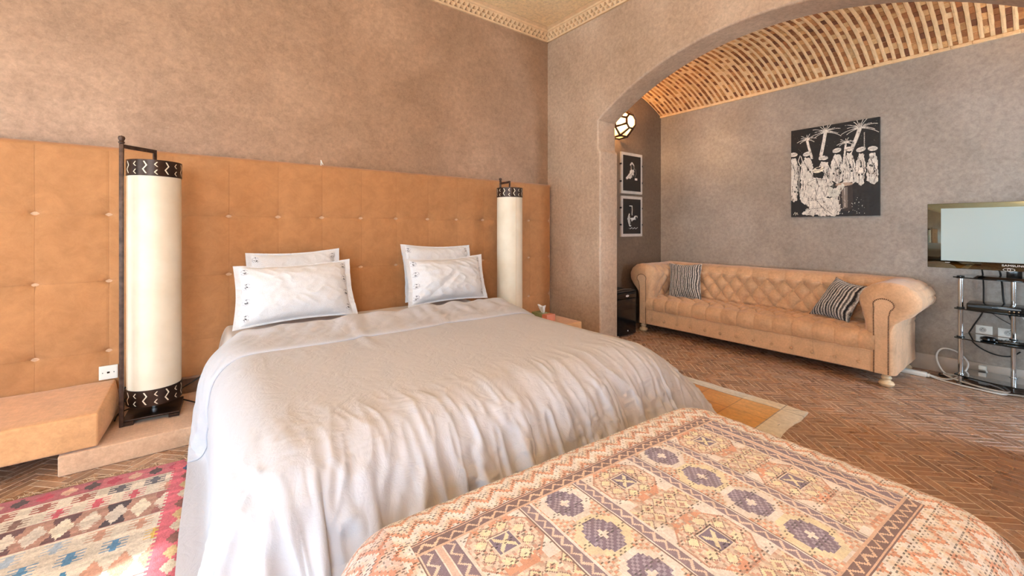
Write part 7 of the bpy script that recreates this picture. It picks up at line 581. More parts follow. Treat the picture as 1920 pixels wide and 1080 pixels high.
# ------------------------------------------------------------------ bed
bed=thing('bed','wide low double bed with pale fitted sheet against the ochre headboard','bed',(1.06,2.3,0))
soft_box('bed_base',.10,2.00,1.42,3.35,.098,.22,.02,M_valance,.0,3,bed) if False else None
def rb(name,x0,x1,y0,y1,z0,z1,bev,mat,par): o=MB().box(x0,x1,y0,y1,z0,z1,bev=bev,seg=5).build(name,mat); under(par,o); return o
rb('bed_base',.14,1.98,1.50,2.77,.005,.20,.02,M_valance,bed)
rb('mattress',.125,2.0,1.47,3.362,.205,.470,.12,M_sheet,bed)
X=np.linspace(.11,2.02,220); Y=np.linspace(2.70,3.362,90); XX,YY=np.meshgrid(X,Y)
ed=np.minimum(XX-X[0],X[-1]-XX); Z=.498+.004*vnoise(XX*7,YY*5,9)-.05*np.clip((2.85-YY)/.15,0,1)+.006*vnoise(XX*3,YY*9,8)-.20*np.clip(1-ed/.07,0,1)**2.5
Z=Z-.03*np.clip((YY-3.33)/.032,0,1)**2
gs=gridobj('fitted_sheet',np.stack([XX,YY,Z],-1),M_sheet); under(bed,gs)
# duvet: draped cloth
def decode():
    sa,sb,full,J=CLOTH_SHAPES
    def unpack(a,sh):
        s=np.moveaxis(a.reshape(3,sh[0],sh[1]),0,2); d=np.cumsum(s,axis=1); d[:,0]=s[:,0]; first=np.cumsum(s[:,0],axis=0)
        q=np.empty(d.shape); q[:,0]=first; q[:,1:]=first[:,None,:]+np.cumsum(d[:,1:],axis=1); return q/2000.0
    A=unpack(CLOTH_FOOT,sa);B=unpack(CLOTH_TOP,sb)
    def resample(M,known,wanted):     # cubic through known positions along axis 0
        known=np.asarray(known,float); g=np.gradient(M,known,axis=0); k=np.clip(np.searchsorted(known,wanted,side='right')-1,0,len(known)-2); h=(known[k+1]-known[k])[:,None,None]; t=((wanted-known[k])[:,None,None])/h
        return (2*t**3-3*t**2+1)*M[k]+(t**3-2*t**2+t)*h*g[k]+(-2*t**3+3*t**2)*M[k+1]+(t**3-t**2)*h*g[k+1]
    rows=list(range(J-1,full[0],2)); rows+= [full[0]-1] if rows[-1]!=full[0]-1 else []
    cols=list(range(0,full[1],2)); cols+= [full[1]-1] if cols[-1]!=full[1]-1 else []
    B=resample(B,rows,np.arange(J-1,full[0])); B=np.swapaxes(resample(np.swapaxes(B,0,1),cols,np.arange(full[1])),0,1)
    V=np.concatenate([A,B[1:]],0)
    for _ in range(1):
        S=V.copy(); S[1:-1]=.25*V[:-2]+.5*V[1:-1]+.25*V[2:]; T=S.copy(); T[:,1:-1]=.25*S[:,:-2]+.5*S[:,1:-1]+.25*S[:,2:]; V=.5*V+.5*T
    return V
V=decode(); ny,nx,_=V.shape
def refine(A):
    def up(A):
        n=A.shape[0]; P=np.concatenate([2*A[:1]-A[1:2],A,2*A[-1:]-A[-2:-1]],0)
        mid=(-P[:-3]+9*P[1:-2]+9*P[2:-1]-P[3:])/16; out=np.empty((2*n-1,)+A.shape[1:]); out[0::2]=A; out[1::2]=mid; return out
    A=up(A); A=np.swapaxes(up(np.swapaxes(A,0,1)),0,1); return A
def normals(A):
    du=np.gradient(A,axis=1);dv=np.gradient(A,axis=0); n=np.cross(du,dv); n/=np.linalg.norm(n,axis=-1,keepdims=True)+1e-9; return n
V=V[:,:-10]; ny,nx,_=V.shape; D=refine(refine(V)); N=normals(D)
U,W=np.meshgrid(np.arange(D.shape[1])*.021/4,np.arange(D.shape[0])*.021/4)
foot=np.clip((D[...,2]*0+1.05-W)/.55,0,1)
rid=lambda f,g,s:(1-np.abs(vnoise(U*f+.8*vnoise(U*4,W*4,s+9),W*g+.8*vnoise(U*5,W*5,s+7),s))*2)
head=np.clip((W-1.55)/.5,0,1); patchy=np.clip(vnoise(U*2.3,W*2.3,41)*1.2+.1,0,1)
cr=.0014*patchy*rid(9,5,1)+.0008*patchy*rid(22,9,2)+.0120*foot*rid(11,2.6,3)+.0075*foot*rid(27,6,4)+.0032*foot*patchy*rid(20,40,8)+.0030*head*patchy*rid(7,13,6)
D=D+N*(cr[...,None])
dv=tag(gridobj('duvet',D,M_duvet),'wrinkled pale mauve-grey duvet spread over the bed and hanging to the floor','duvet')
# turned-back band at the head of the duvet
rows=np.arange(V.shape[0]-1,V.shape[0]-1-17,-1); Vn=normals(V)
base=V[rows]; bn=Vn[rows]; nr=len(rows); nxx=V.shape[1]
s_=np.linspace(0,1,nr)[:,None]; ii=np.arange(nxx)[None,:]*.021
hemvar=.5*vnoise(ii*1.7+0*s_,0*ii+.5*s_+3,21)+.3*vnoise(ii*5+0*s_,s_*0+1.2+0*ii,22)
th=.014+.020*np.sin(PI*np.clip(s_,0,1)**.6)**.7+.004*vnoise(ii*3+2*s_,s_*2,31)+.005*(1-np.abs(vnoise(ii*8+5*s_,s_*2.5+ii,32))*2)+.0045*(s_>.35)*(1-np.abs(vnoise(ii*22+6*s_,s_*2.2,33))*2)
th=th+.034*np.exp(-((ii-.02)/.30)**2)*np.clip(s_*1.5,0,1); th=th*np.ones((nr,nxx)); th=np.maximum(th,.008); th[-1]=.010; th[-2]=.018
P=base+bn*th[...,None]; P[...,1]+=(hemvar*.05*s_)
B0=base[:1]+np.array([0,.006,-.004]); B1=P[:1]*.5+base[:1]*.5+np.array([0,.018,0]); 
hem=P[-1:]-bn[-1:]*.014; hem2=P[-2:-1]-bn[-2:-1]*.016
P=np.concatenate([B0,B1,P,hem,hem2],0)
o=gridobj('turned_back_band',P,M_duvet,flip=True); m=o.modifiers.new('sub','SUBSURF'); m.levels=2; m.render_levels=2; under(dv,o)
# ------------------------------------------------------------------ pillows
def pillow(name,TL,TR,BR,BL,th,mats,cols_fn,label,group,cat,seed=0,flange=.035,nx=150,ny=100,wr=1.0,droop=.0,part=None):
    TL,TR,BR,BL=map(Vector,(TL,TR,BR,BL)); c=(TL+TR+BR+BL)/4
    root=thing(name,label,cat,(c.x,c.y,min(BL.z,BR.z)),0,group)
    u=np.linspace(0,1,nx);v=np.linspace(0,1,ny); UU,VV=np.meshgrid(u,v)
    n=((TR-TL).cross(BL-TL)).normalized(); 
    if n.dot(c-Vector((0,0,1.15)))>0: n=-n
    w=(TR-TL).length;h=(BL-TL).length
    def P(side):
        fu=np.clip(1-(np.abs(UU-.5)*w/(w*.5-flange))**3.0,0,1);fv=np.clip(1-(np.abs(VV-.5)*h/(h*.5-min(.012,flange)))**2.6,0,1)
        hh=fu**.62*fv**.6
        # concave edges between the corners
        ce=.020*np.sin(PI*UU)*(VV-.5)*-2; cu=.016*np.sin(PI*VV)*(UU-.5)*-2
        a=UU+cu/w; b=VV+ce/h
        q=np.empty(UU.shape+(3,))
        for k in range(3): q[...,k]=(1-b)*((1-a)*TL[k]+a*TR[k])+b*((1-a)*BL[k]+a*BR[k])
        rad=np.abs(vnoise(UU*3+VV*2,VV*4-UU*2,seed))*.007+.003*(1-2*np.abs(vnoise(UU*9-VV*8,VV*5+UU*7,seed+3)))+.0012*vnoise(UU*24,VV*18,seed+4)
        edge=.006*vnoise(UU*14,VV*12,seed+5)*(hh<.25)
        d=(th*hh*(1 if side>0 else .6)+wr*rad*np.clip(hh*2.2,0,1)*(hh>0)+edge+.0015)*side
        for k in range(3): q[...,k]+=n[k]*d
        q[...,2]-=droop*0
        return q
    cf=cols_fn(UU,VV,w,h)
    F=P(1);Bk=P(-1)
    o=gridobj(part or 'pillowcase',F,mats,pcols=cf,flip=False); under(root,o)
    o2=gridobj('back_face',Bk,mats,pcols=cols_fn(UU*0+.5,VV*0+.5,w,h),flip=True); under(root,o2)
    return root
WHT=np.array((226,226,231.))
def emb(UU,VV,w,h):
    C=np.empty(UU.shape+(3,)); C[:]=WHT
    x=UU*w;y=VV*h
    for ex in (.055,w-.055):
        k=0
        for ey in np.linspace(.055,h-.05,4):
            dx=x-ex;dy=y-ey
            # small sprig: triangle on top, dotted fan below, pale roundel
            dx=dx*1.25;dy=dy*1.25; ring=np.abs(np.hypot(dx,dy+.004)-.024)<.0018; C[ring]=(176,175,186)
            tri=(np.abs(dx)<(dy+.030)*.55)&(dy>-.030)&(dy<-.019)&(np.abs(dx)>(dy+.022)*.35); C[tri]=(50,46,56)
            for ax,ay in ((-.010,.0),(0,-.005),(.010,.0),(-.005,.008),(.006,.008),(0,.003)):
                C[np.hypot(dx-ax,dy-ay)<.0036]=(56,52,62)
    return C
pillow('pillow',(.262,3.275,.985),(.862,3.285,1.000),(.88,3.17,.55),(.24,3.17,.55),.05,M_pil,emb,'white embroidered pillow at the back of the left pair, mostly hidden','pillows on the bed','pillow',3)
pillow('pillow',(.184,3.115,.912),(.892,3.125,.925),(.905,2.965,.548),(.170,2.935,.545),.085,M_pil,emb,'large white embroidered pillow at the front of the left pair','pillows on the bed','pillow',8)
pillow('pillow',(1.345,3.285,1.018),(2.01,3.29,.995),(2.03,3.17,.545),(1.34,3.17,.55),.05,M_pil,emb,'white embroidered pillow at the back of the right pair, mostly hidden','pillows on the bed','pillow',14)
pillow('pillow',(1.312,3.12,.905),(2.035,3.12,.918),(2.00,2.965,.550),(1.275,2.965,.550),.10,M_pil,emb,'plump white embroidered pillow at the front of the right pair','pillows on the bed','pillow',21,wr=1.5)
# ------------------------------------------------------------------ tall lamps
def lamp(label,loc,rz,loc_pole):
    r=thing('floor_lamp',label,'lamp',loc,0,'tall cylindrical lamps beside the bed')
    px,py=loc_pole; ang=math.atan2(py,px); A=Matrix.Rotation(ang-math.radians(225),3,'Z'); h=.127; s=math.hypot(px,py)/(h*math.sqrt(2))
    def T(x,y,z): p=A@Vector((x*s,y*s,0)); return (p.x,p.y,z)
    A4=A.to_4x4()@Matrix.Scale(s,4,(1,0,0))@Matrix.Scale(s,4,(0,1,0))
    def up(o): o.parent=r; return o
    up(MB().box(-h,h,-h,h,.020,.030,bev=.002,M=A4).box(-h,-h+.05,-h-.004,-h+.012,0,.02,M=A4).box(h-.05,h,-h-.004,-h+.012,.004,.02,M=A4).box(-h,h,h-.03,h,0,.02,M=A4).box(h-.02,h,-h,h,.006,.02,M=A4).build('base_plate',M_iron2))
    up(MB().box(-h-.010,-h+.010,-h-.010,-h+.010,.0,1.50,bev=.003,M=A4).lathe([(0,1.50),(.012,1.502),(.014,1.508),(.009,1.515),(.013,1.522),(.015,1.530),(.012,1.539),(0,1.544)],14,T(-h,-h,0)[:2]+(0,)).build('pole',M_iron))
    # hanging arm from the pole head to the shade axis
    a=T(-h,-h,1.488); c=(0,0,1.488)
    d=Vector(c)-Vector(a); n=Vector((-d.y,d.x,0)).normalized()*.0045
    e=MB(); P=[Vector(a),Vector(c)]
    def bar(e,p,q,wv,tv):
        p=Vector(p);q=Vector(q);wv=Vector(wv);tv=Vector(tv); v=[p-wv-tv,p+wv-tv,p+wv+tv,p-wv+tv,q-wv-tv,q+wv-tv,q+wv+tv,q-wv+tv]
        e.add(v,[(0,3,2,1),(4,5,6,7),(0,1,5,4),(1,2,6,5),(2,3,7,6),(3,0,4,7)])
    bar(e,a,Vector(c)+d.normalized()*.008,n,Vector((0,0,.010))); dn=d.normalized()*.008
    bar(e,(0,0,1.484),(0,0,1.400),n,dn)
    up(e.build('hanging_arm',M_iron))
    R=.119; sh=[(R,.165),(R+.0006,.4),(R+.0006,1.1),(R,1.345),(R-.0025,1.345),(R-.0025,.165),(R,.165)]
    b=MB(); b.lathe(sh,72,(0,0,0)); 
    shade=up(b.build('lamp_shade',M_parch)); se=math.radians(200 if label.startswith('left') else 262)
    up(MB().box(-.0008,.0008,R-.001,R+.0022,.17,1.345,M=Matrix.Rotation(se-PI/2,4,'Z')).build('shade_seam',simple('shade_seam_tan',L(214,186,150),.6)))
    for z0,nm in ((.082,'lower_band'),(1.340,'upper_band')):
        z1=z0+.088; R2=R+.003
        e=MB().lathe([(R2-.004,z0),(R2,z0),(R2,z1),(R2-.004,z1)],72); K=16
        def chev(pts,th0,w):
            Rr=R2+.0008
            for (u0,v0),(u1,v1) in zip(pts[:-1],pts[1:]):
                q=[(u0-w,v0),(u0+w,v0),(u1+w,v1),(u1-w,v1)]
                o=[(Rr*math.cos(th0+u/Rr),Rr*math.sin(th0+u/Rr),z0+vv) for u,vv in q]; e.add(o,[(0,1,2,3)],1)
        for k in range(K):
            t0=2*PI*k/K+.1
            if k%2: chev([(.006,.012),(-.008,.034),(.008,.056),(-.004,.078)][::-1],t0,.0035)
            else:
                chev([(.006,.008),(-.006,.020),(.005,.034)],t0,.003); chev([(.006,.050),(-.006,.062),(.005,.076)],t0,.003)
        up(e.build(nm,[M_iron2,M_cut]))
    up(MB().box(-.012,.012,-.008,.008,.030,.095,bev=.002).build('center_post',M_chrome)); up(MB().lathe([(R-.004,.095),(0,.095)],32).build('bottom_disc',M_iron2)); up(MB().lathe([(R-.004,1.420),(0,1.420)],32).build('top_disc',M_iron2))
    return r
lamp('left tall cylindrical cream lamp with patterned dark bands on an iron stand','' and 0 or (-.185,3.11,.0975),0,(-.127,-.112))
lamp('right tall cylindrical cream lamp partly behind the bed at the corner end','' and 0 or (2.350,3.115,.0975),0,(.012,.165))
tag(MB().tube(spline([(-.06,3.20,.115),(.0,3.12,.108),(.04,3.06,.103),(.08,3.10,.104),(.14,3.2,.12)]),.004).build('lamp_cable',M_cable),'dark cable curling over the platform between left lamp and bed','cable')
tag(MB().tube(spline([(-.10,3.34,.125),(.02,3.352,.19),(.10,3.35,.26)]),.004).build('wall_cable',M_cable),'dark cable running up the headboard beside the left lamp shade','cable')
tag(MB().tube(spline([(-.27,3.22,.125),(-.33,3.28,.15),(-.345,3.33,.19),(-.33,3.352,.205)]),.005).tube(spline([(-.30,3.25,.108),(-.345,3.2,.105),(-.35,3.1,.104)]),.004).build('lamp_plug_cable',M_cable),'black cable loop behind the iron pole of the left lamp','cable')
# telephone socket on the headboard
def plate(name,label,cat,orient,c,w,h,feat,group=None):
    r=thing(name,label,cat,c,0,group)
    if orient=='Y':  # faces -Y
        fn=lambda x,y,z:(x,-z,y)
    else: fn=lambda x,y,z:(-z,-x,y)
    def bx(e,x0,x1,y0,y1,z0,z1,mi=0):
        q=[(x0,y0,z0),(x1,y0,z0),(x1,y1,z0),(x0,y1,z0),(x0,y0,z1),(x1,y0,z1),(x1,y1,z1),(x0,y1,z1)]
        e.add([fn(*p) for p in q],[(0,3,2,1),(4,5,6,7),(0,1,5,4),(1,2,6,5),(2,3,7,6),(3,0,4,7)],mi)
    e=MB(); bx(e,-w/2,w/2,-h/2,h/2,-.001,.007); bx(e,-w/2+.004,w/2-.004,-h/2+.004,h/2-.004,.007,.009); o=e.build('cover_plate',M_white); o.parent=r
    for nm,kind,x,y,s in feat:
        e=MB()
        if kind=='hole': bx(e,x-s,x+s,y-s*.8,y+s*.8,.0088,.0096)
        else:
            n=14; e.add([fn(x+s*math.cos(2*PI*k/n),y+s*math.sin(2*PI*k/n),.0097 if kind=='dot' else .0092) for k in range(n)],[tuple(range(n))])
        o=e.build(nm,M_black if kind in('hole','dot') else simple('socket_well_grey',L(190,188,184),.5)); o.parent=r
    return r
plate('telephone_socket','white telephone socket plate on the headboard left of the tall lamp','socket','Y',(-.405,3.359,.309),.080,.078,[('jack','hole',0,0,.006),('screw','dot',-.024,0,.0025),('screw','dot',.024,0,.0025)])
# tissue box
r=thing('tissue_box','green and pink flowered tissue box on the right padded ledge','tissue box',(2.745,3.085,.245))
def up(o): o.parent=r; return o
M_green=simple('printed_card_green',L(150,160,112),.5,var=.15,scale=30); M_pink=simple('printed_card_pink',L(226,140,112),.5,var=.04); M_cherry=simple('cherry_print',L(92,30,34),.4)
up(MB().box(-.055,.055,-.045,.115,0,.065,bev=.002).build('green_carton',M_green)); up(MB().box(-.0555,.0555,-.115,-.045,0,.0655,bev=.002).build('pink_end',M_pink))
e=MB()
for k in range(5): e.ball((-.0555,-.03+.016*k,.014+.010*(k%2)),.009,sc=(.15,1,1))
up(e.build('cherry_motif',M_cherry))
up(MB().lathe([(.03,.0658),(.034,.0662),(.03,.0668)],20).build('slot_rim',M_white))
V=[];F=[];n=22;m=14
for j in range(m+1):
    for i in range(n):
        a=2*PI*i/n;t=j/m; rr=(.010+.036*t**.8)*(1+.22*math.sin(a*3+2.2*t)+.10*math.sin(a*5+1)); V.append((rr*math.cos(a)*.75,rr*math.sin(a)+.02*t,.064+.070*t*(1-.12*math.sin(a*2+1)*t)))
for j in range(m):
    for i in range(n): F.append((j*n+i,j*n+(i+1)%n,(j+1)*n+(i+1)%n,(j+1)*n+i))
up(MB().add(V,F,0,True).build('tissue',M_valance))
# ------------------------------------------------------------------ sofa
def sofa():
    r=thing('sofa','long tan buttoned sofa with rolled arms and nail trim against the alcove wall','sofa',(4.3,1.77,0))
    du=.0733; y00=.896
    def tuft(Yv,Vv,dv,v0,A=.022):
        p=(Yv-y00)/(2*du)+(Vv-v0)/(2*dv); q=(Yv-y00)/(2*du)-(Vv-v0)/(2*dv)
        s=np.abs(np.sin(PI*p));t=np.abs(np.sin(PI*q)); 
        return A*(s*t)**.42-.010*np.exp(-((1-np.abs(np.cos(PI*p)))+(1-np.abs(np.cos(PI*q))))*18)
    # back: profile from the seat up over the roll and down behind
    prof=[(4.395,.30),(4.40,.40),(4.415,.48),(4.43,.56),(4.438,.62),(4.435,.66),(4.445,.70),(4.475,.733),(4.53,.752),(4.60,.750),(4.66,.725),(4.695,.68),(4.70,.60),(4.70,.10)]
    sp=spline([(a,0,b) for a,b in prof],9); pr=np.array([(p.x,p.z) for p in sp]); dl=np.r_[0,np.cumsum(np.hypot(*np.diff(pr,axis=0).T))]
    t=np.concatenate([np.linspace(0,.62,110),np.linspace(.63,dl[-1],30)]); px=np.interp(t,dl,pr[:,0]);pz=np.interp(t,dl,pr[:,1])
    tx=np.gradient(px,t);tz=np.gradient(pz,t); nxv=-tz;nzv=tx   # toward the room / up
    Y=np.linspace(.72,2.83,560); YY,TT=np.meshgrid(Y,t)
    zr=np.interp(.572,pz[:60],t[:60]); h=tuft(YY,TT,.085,zr,.034)*np.clip((TT-.06)/.05,0,1)*np.clip((.43-TT)/.06,0,1)
    h=np.where(TT>.37,0,h); h2=.006*np.abs(np.sin(PI*(YY-y00-du)/(2*du)))**.6*np.clip((TT-.34)/.04,0,1)*np.clip((.55-TT)/.1,0,1)
    lo=.008*np.abs(np.sin(PI*(YY-y00-du)/(2*du)))**.6*np.clip((.15-TT)/.04,0,1)
    h=h+h2+lo+.003*vnoise(YY*9,TT*9,2)
    sag=.010*np.sin((YY-.8)*1.6)
    P=np.stack([px[:,None]-np.abs(nxv[:,None])*0+(-(tz[:,None]))*h, YY, pz[:,None]+tx[:,None]*h+0*YY],-1)
    under(r,gridobj('tufted_backrest',P,M_sofa,flip=True))
    bt=MB().ball((0,0,0),.0120,sc=(.6,1,1)).build('button',M_sofa); bt.parent=r
    first=[True]
    def button(x,y,z,rot=None):
        if first[0]: o=bt; first[0]=False
        else: o=bt.copy(); COL.objects.link(o)
        o.location=(x-4.3,y-1.77,z); o.parent=r
        if rot: o.rotation_euler=rot
    for row,(zz,o_) in enumerate(((.487,0.5),(.572,0),(.657,.5))):
        for k in range(-1,15):
            y=y00+(k+o_)*2*du
            if .86<y<2.72: button(float(np.interp(zz,pz[:60],px[:60]))-.001,y,zz)
    # seat: front face, rounded edge, tufted top
    prof=[(3.972,.243),(3.958,.262),(3.948,.295),(3.948,.325),(3.962,.356),(3.99,.377),(4.05,.384),(4.20,.380),(4.42,.372)]
    sp=spline([(a,0,b) for a,b in prof],10); pr=np.array([(p.x,p.z) for p in sp]); dl=np.r_[0,np.cumsum(np.hypot(*np.diff(pr,axis=0).T))]
    t=np.linspace(0,dl[-1],150); px=np.interp(t,dl,pr[:,0]);pz=np.interp(t,dl,pr[:,1]); tx=np.gradient(px,t);tz=np.gradient(pz,t)
    Y=np.linspace(.80,2.735,520); YY,TT=np.meshgrid(Y,t); f0=.215
    top=np.clip((TT-.17)/.05,0,1); h=tuft(YY,TT-f0+.0,.07,0.0,.034)*top + (1-top)*(.016*np.abs(np.sin(PI*(YY-y00)/(2*du)))**.4)
    h+=.004*vnoise(YY*6,TT*8,5)-.004
    h*=np.clip(TT/.02,0,1)
    P=np.stack([px[:,None]-tz[:,None]*h,YY,pz[:,None]+tx[:,None]*h+0*YY],-1)
    under(r,gridobj('tufted_seat',P,M_sofa,flip=True))
    # base rail
    Z=np.linspace(.088,.250,40); Y=np.linspace(.74,2.80,420); YY,ZZ=np.meshgrid(Y,Z); h=.004*vnoise(YY*5,ZZ*9,6)
    for k in range(14):
        y=y00+(k-1)*.148; d=np.hypot(YY-y,(ZZ-.150)); h-=.010*np.exp(-d/.012); 
        if .82<y<2.73: button(3.957,y,.150)
    h-=.0035*np.exp(-((((YY-y00)/.148+.5)%1-.5)*.148/.003)**2)*(ZZ>.155)
    e=np.clip((ZZ-.088)/.012,0,1); h-=.02*(1-e)**2; e2=np.clip((.250-ZZ)/.008,0,1); h-=.012*(1-e2)**2
    P=np.stack([3.962-h,YY,ZZ],-1); lo=P[:1].copy(); lo[...,0]=4.68; hi=P[-1:].copy(); hi[...,0]=4.05
    under(r,gridobj('base_rail',np.concatenate([lo,P,hi],0),M_sofa_trim,flip=True))
    under(r,MB().tube([(3.957,.80,.2485),(3.957,1.8,.2475),(3.957,2.74,.2485)],.004,8).build('piping',M_sofa_trim))
    # arms
    def arm(sy,c0):   # sy +1: arm whose outside faces -Y (right one)
        # outline in (d,z): d measured from inner face outward
        def outline(n=96):
            pts=[(0.0,.090),(0.0,.30),(-.004,.45),(-.018,.53)]
            cx,cz,rx,rz=.135,.618,.172,.134
            for i in range(19):
                a=math.radians(205-i*(205+80)/18); pts.append((cx+rx*math.cos(a),cz+rz*math.sin(a)))
            pts+=[(.185,.50),(.178,.44),(.178,.30),(.178,.090)]
            sp=spline([(a,0,b) for a,b in pts],5); q=np.array([(p.x,p.z) for p in sp]); l=np.r_[0,np.cumsum(np.hypot(*np.diff(q,axis=0).T))]; u=np.linspace(0,l[-1],n*2)
            return np.stack([np.interp(u,l,q[:,0]),np.interp(u,l,q[:,1])],-1)
        def panel(n=96):
            pts=[(.062,.094),(.062,.30),(.060,.50),(.062,.56)]
            cx,cz,rr=.115,.592,.055
            for i in range(11):
                a=math.radians(170-i*(170+50)/10); pts.append((cx+rr*math.cos(a)*1.05,cz+rr*.86*math.sin(a)))
            pts+=[(.148,.53),(.143,.50),(.142,.30),(.142,.094)]
            sp=spline([(a,0,b) for a,b in pts],5); q=np.array([(p.x,p.z) for p in sp]); l=np.r_[0,np.cumsum(np.hypot(*np.diff(q,axis=0).T))]; u=np.linspace(0,l[-1],n*2)
            return np.stack([np.interp(u,l,q[:,0]),np.interp(u,l,q[:,1])],-1)
        # resample both by matching fractions of their three stretches so pleats run straight
        O=outline();K=panel(); m=len(O)
        rings=[];xs=[]
        for k in range(15):
            a=k/14*PI/2; f=math.sin(a)**.9; x=3.958+.075*(1-math.cos(a))*1.0; rings.append(K+(O-K)*f); xs.append(x)
        nb=70; X2=np.linspace(4.038,4.66,nb)
        for x in X2: rings.append(O.copy()); xs.append(x)
        Rg=np.array(rings); xs=np.array(xs)
        ctr=np.array([.115,.60]); u=np.linspace(0,1,m)[None,:]; endr=np.clip((xs-4.56)/.10,0,1)[:,None,None]; Rg=Rg+(np.array([.10,.60])-Rg)*(1-np.sqrt(1-.75*endr**2))*.35*(Rg[...,1:2]>.45); rollmask=np.exp(-((u-.5)/.27)**4)
        front=np.clip((xs-3.955)/.02,0,1)*np.clip((4.09-xs)/.07,0,1)
        pl=(.0035*np.abs(np.sin(u*PI*26)))*front[:,None]*rollmask
        # lengthwise pleats on the outer half of the roll towards the back
        bk=np.clip((xs-4.18)/.12,0,1)[:,None]; pl=pl-.012*bk*np.exp(-((((u*19)%1)-.5)/.10)**2)*np.exp(-((u-.66)/.17)**4)
        # tufting on the inner face
        zz=Rg[...,1]; XX=np.repeat(xs[:,None],m,1); inner=(u<.42)
        p=(XX-4.11)/.147+(zz-.572)/.17;q=(XX-4.11)/.147-(zz-.572)/.17
        tf=.024*(np.abs(np.sin(PI*p))*np.abs(np.sin(PI*q)))**.42-.02
        pl=pl+tf*inner*np.clip((XX-4.05)/.06,0,1)*np.clip((zz-.33)/.05,0,1)*np.clip((.44-u)/.06,0,1)
        pl=pl+.003*vnoise(XX*8,u*14+0*XX,4)
        tg=np.gradient(Rg,axis=1); nn=np.stack([-tg[...,1],tg[...,0]],-1); nn/=np.linalg.norm(nn,axis=-1,keepdims=True)+1e-9
        Rg=Rg+nn*pl[...,None]
        Y=c0-sy*Rg[...,0]; P=np.stack([XX,Y,Rg[...,1]],-1)
        last=P[-1:].copy(); c=last.mean(axis=1,keepdims=True); last2=last*.0+c; last2[...,0]=4.68
        P=np.concatenate([P,last2],0)
        grp=under(r,gridobj('rolled_arm',P,M_sofa,flip=(sy<0)))
        # front panel with nail trim
        e=MB(); poly=[(c0-sy*a,b) for a,b in K]; n=len(poly); V=[(3.953,a,b) for a,b in poly]+[(3.962,a,b) for a,b in poly]
        e.add(V,[tuple(range(n)) if sy<0 else tuple(range(n))[::-1]]+[(i,i+1,n+i+1,n+i) for i in range(n-1)]); fp=e.build('arm_front_panel',M_sofa_trim); under(grp,fp); fp.parent=grp; fp.matrix_parent_inverse=Matrix.Identity(4)
        l=np.r_[0,np.cumsum(np.hypot(*np.diff(K,axis=0).T))]; e=MB()
        for d in np.arange(.0,l[-1],.0115):
            a=np.interp(d,l,K[:,0]);b=np.interp(d,l,K[:,1]); e.ball((3.951,c0-sy*a,b),.0048,n=7,m=4,sc=(.7,1,1))
        o=e.build('nailhead_trim',M_brass); under(r,o); o['kind']='stuff'
        if sy<0 or True:
            for x,z in ((4.18,.572),(4.33,.572),(4.255,.487),(4.255,.655),(4.11,.487)): 
                pass
    arm(1,.868); arm(-1,2.682)
    for x,y in ((4.0,.745),(4.0,2.805),(4.6,.745),(4.6,2.805)):
        o=MB().lathe([(0,0),(.032,.002),(.043,.012),(.046,.024),(.040,.036),(.026,.043),(.024,.050),(.030,.058),(.032,.066),(.026,.074),(.022,.096)],22,(x-.0,y,0)).build('bun_foot',M_wood); under(r,o)
    return r
sofa()
def stripes(UU,VV,w,h):
    x=UU*w; x=x+.004*np.sin(VV*h*26)+.002*vnoise(VV*20,UU*3,4); per=.043; u=(x/per)%1; k=np.floor(x/per)
    C=np.empty(UU.shape+(3,)); n=vnoise(UU*w*500,VV*h*400,6); n2=vnoise(UU*w*260,VV*h*60,8)
    C[:]=(34,30,31); m=(u>.12)&(u<.42); C[m]=(150,140,132); m=(u>.20)&(u<.30); C[m]=(204,194,182); m=(u>.5)&(u<.62); C[m]=(96,88,84); m=(u>.62)&(u<.86); C[m]=(168,158,150); m=(u>.70)&(u<.77); C[m]=(214,204,192)
    C=C*(1.12+.34*n[...,None]+.15*n2[...,None]); return np.clip(C,8,250)
def cushion(label,TL,TR,BR,BL,seed):
    return pillow('throw_cushion',TL,TR,BR,BL,.085,M_stripe,stripes,label,'striped cushions on the sofa','cushion',seed,flange=.004,nx=170,ny=120,wr=.6,part='cushion_cover')
cushion('square black and grey striped cushion at the left end of the sofa',(4.37,2.715,.745),(4.41,2.345,.758),(4.20,2.24,.392),(4.17,2.60,.385),3)
cushion('tilted black and grey striped cushion leaning on the right arm of the sofa',(4.34,1.130,.735),(4.22,.885,.690),(4.155,1.005,.388),(4.25,1.300,.405),9)
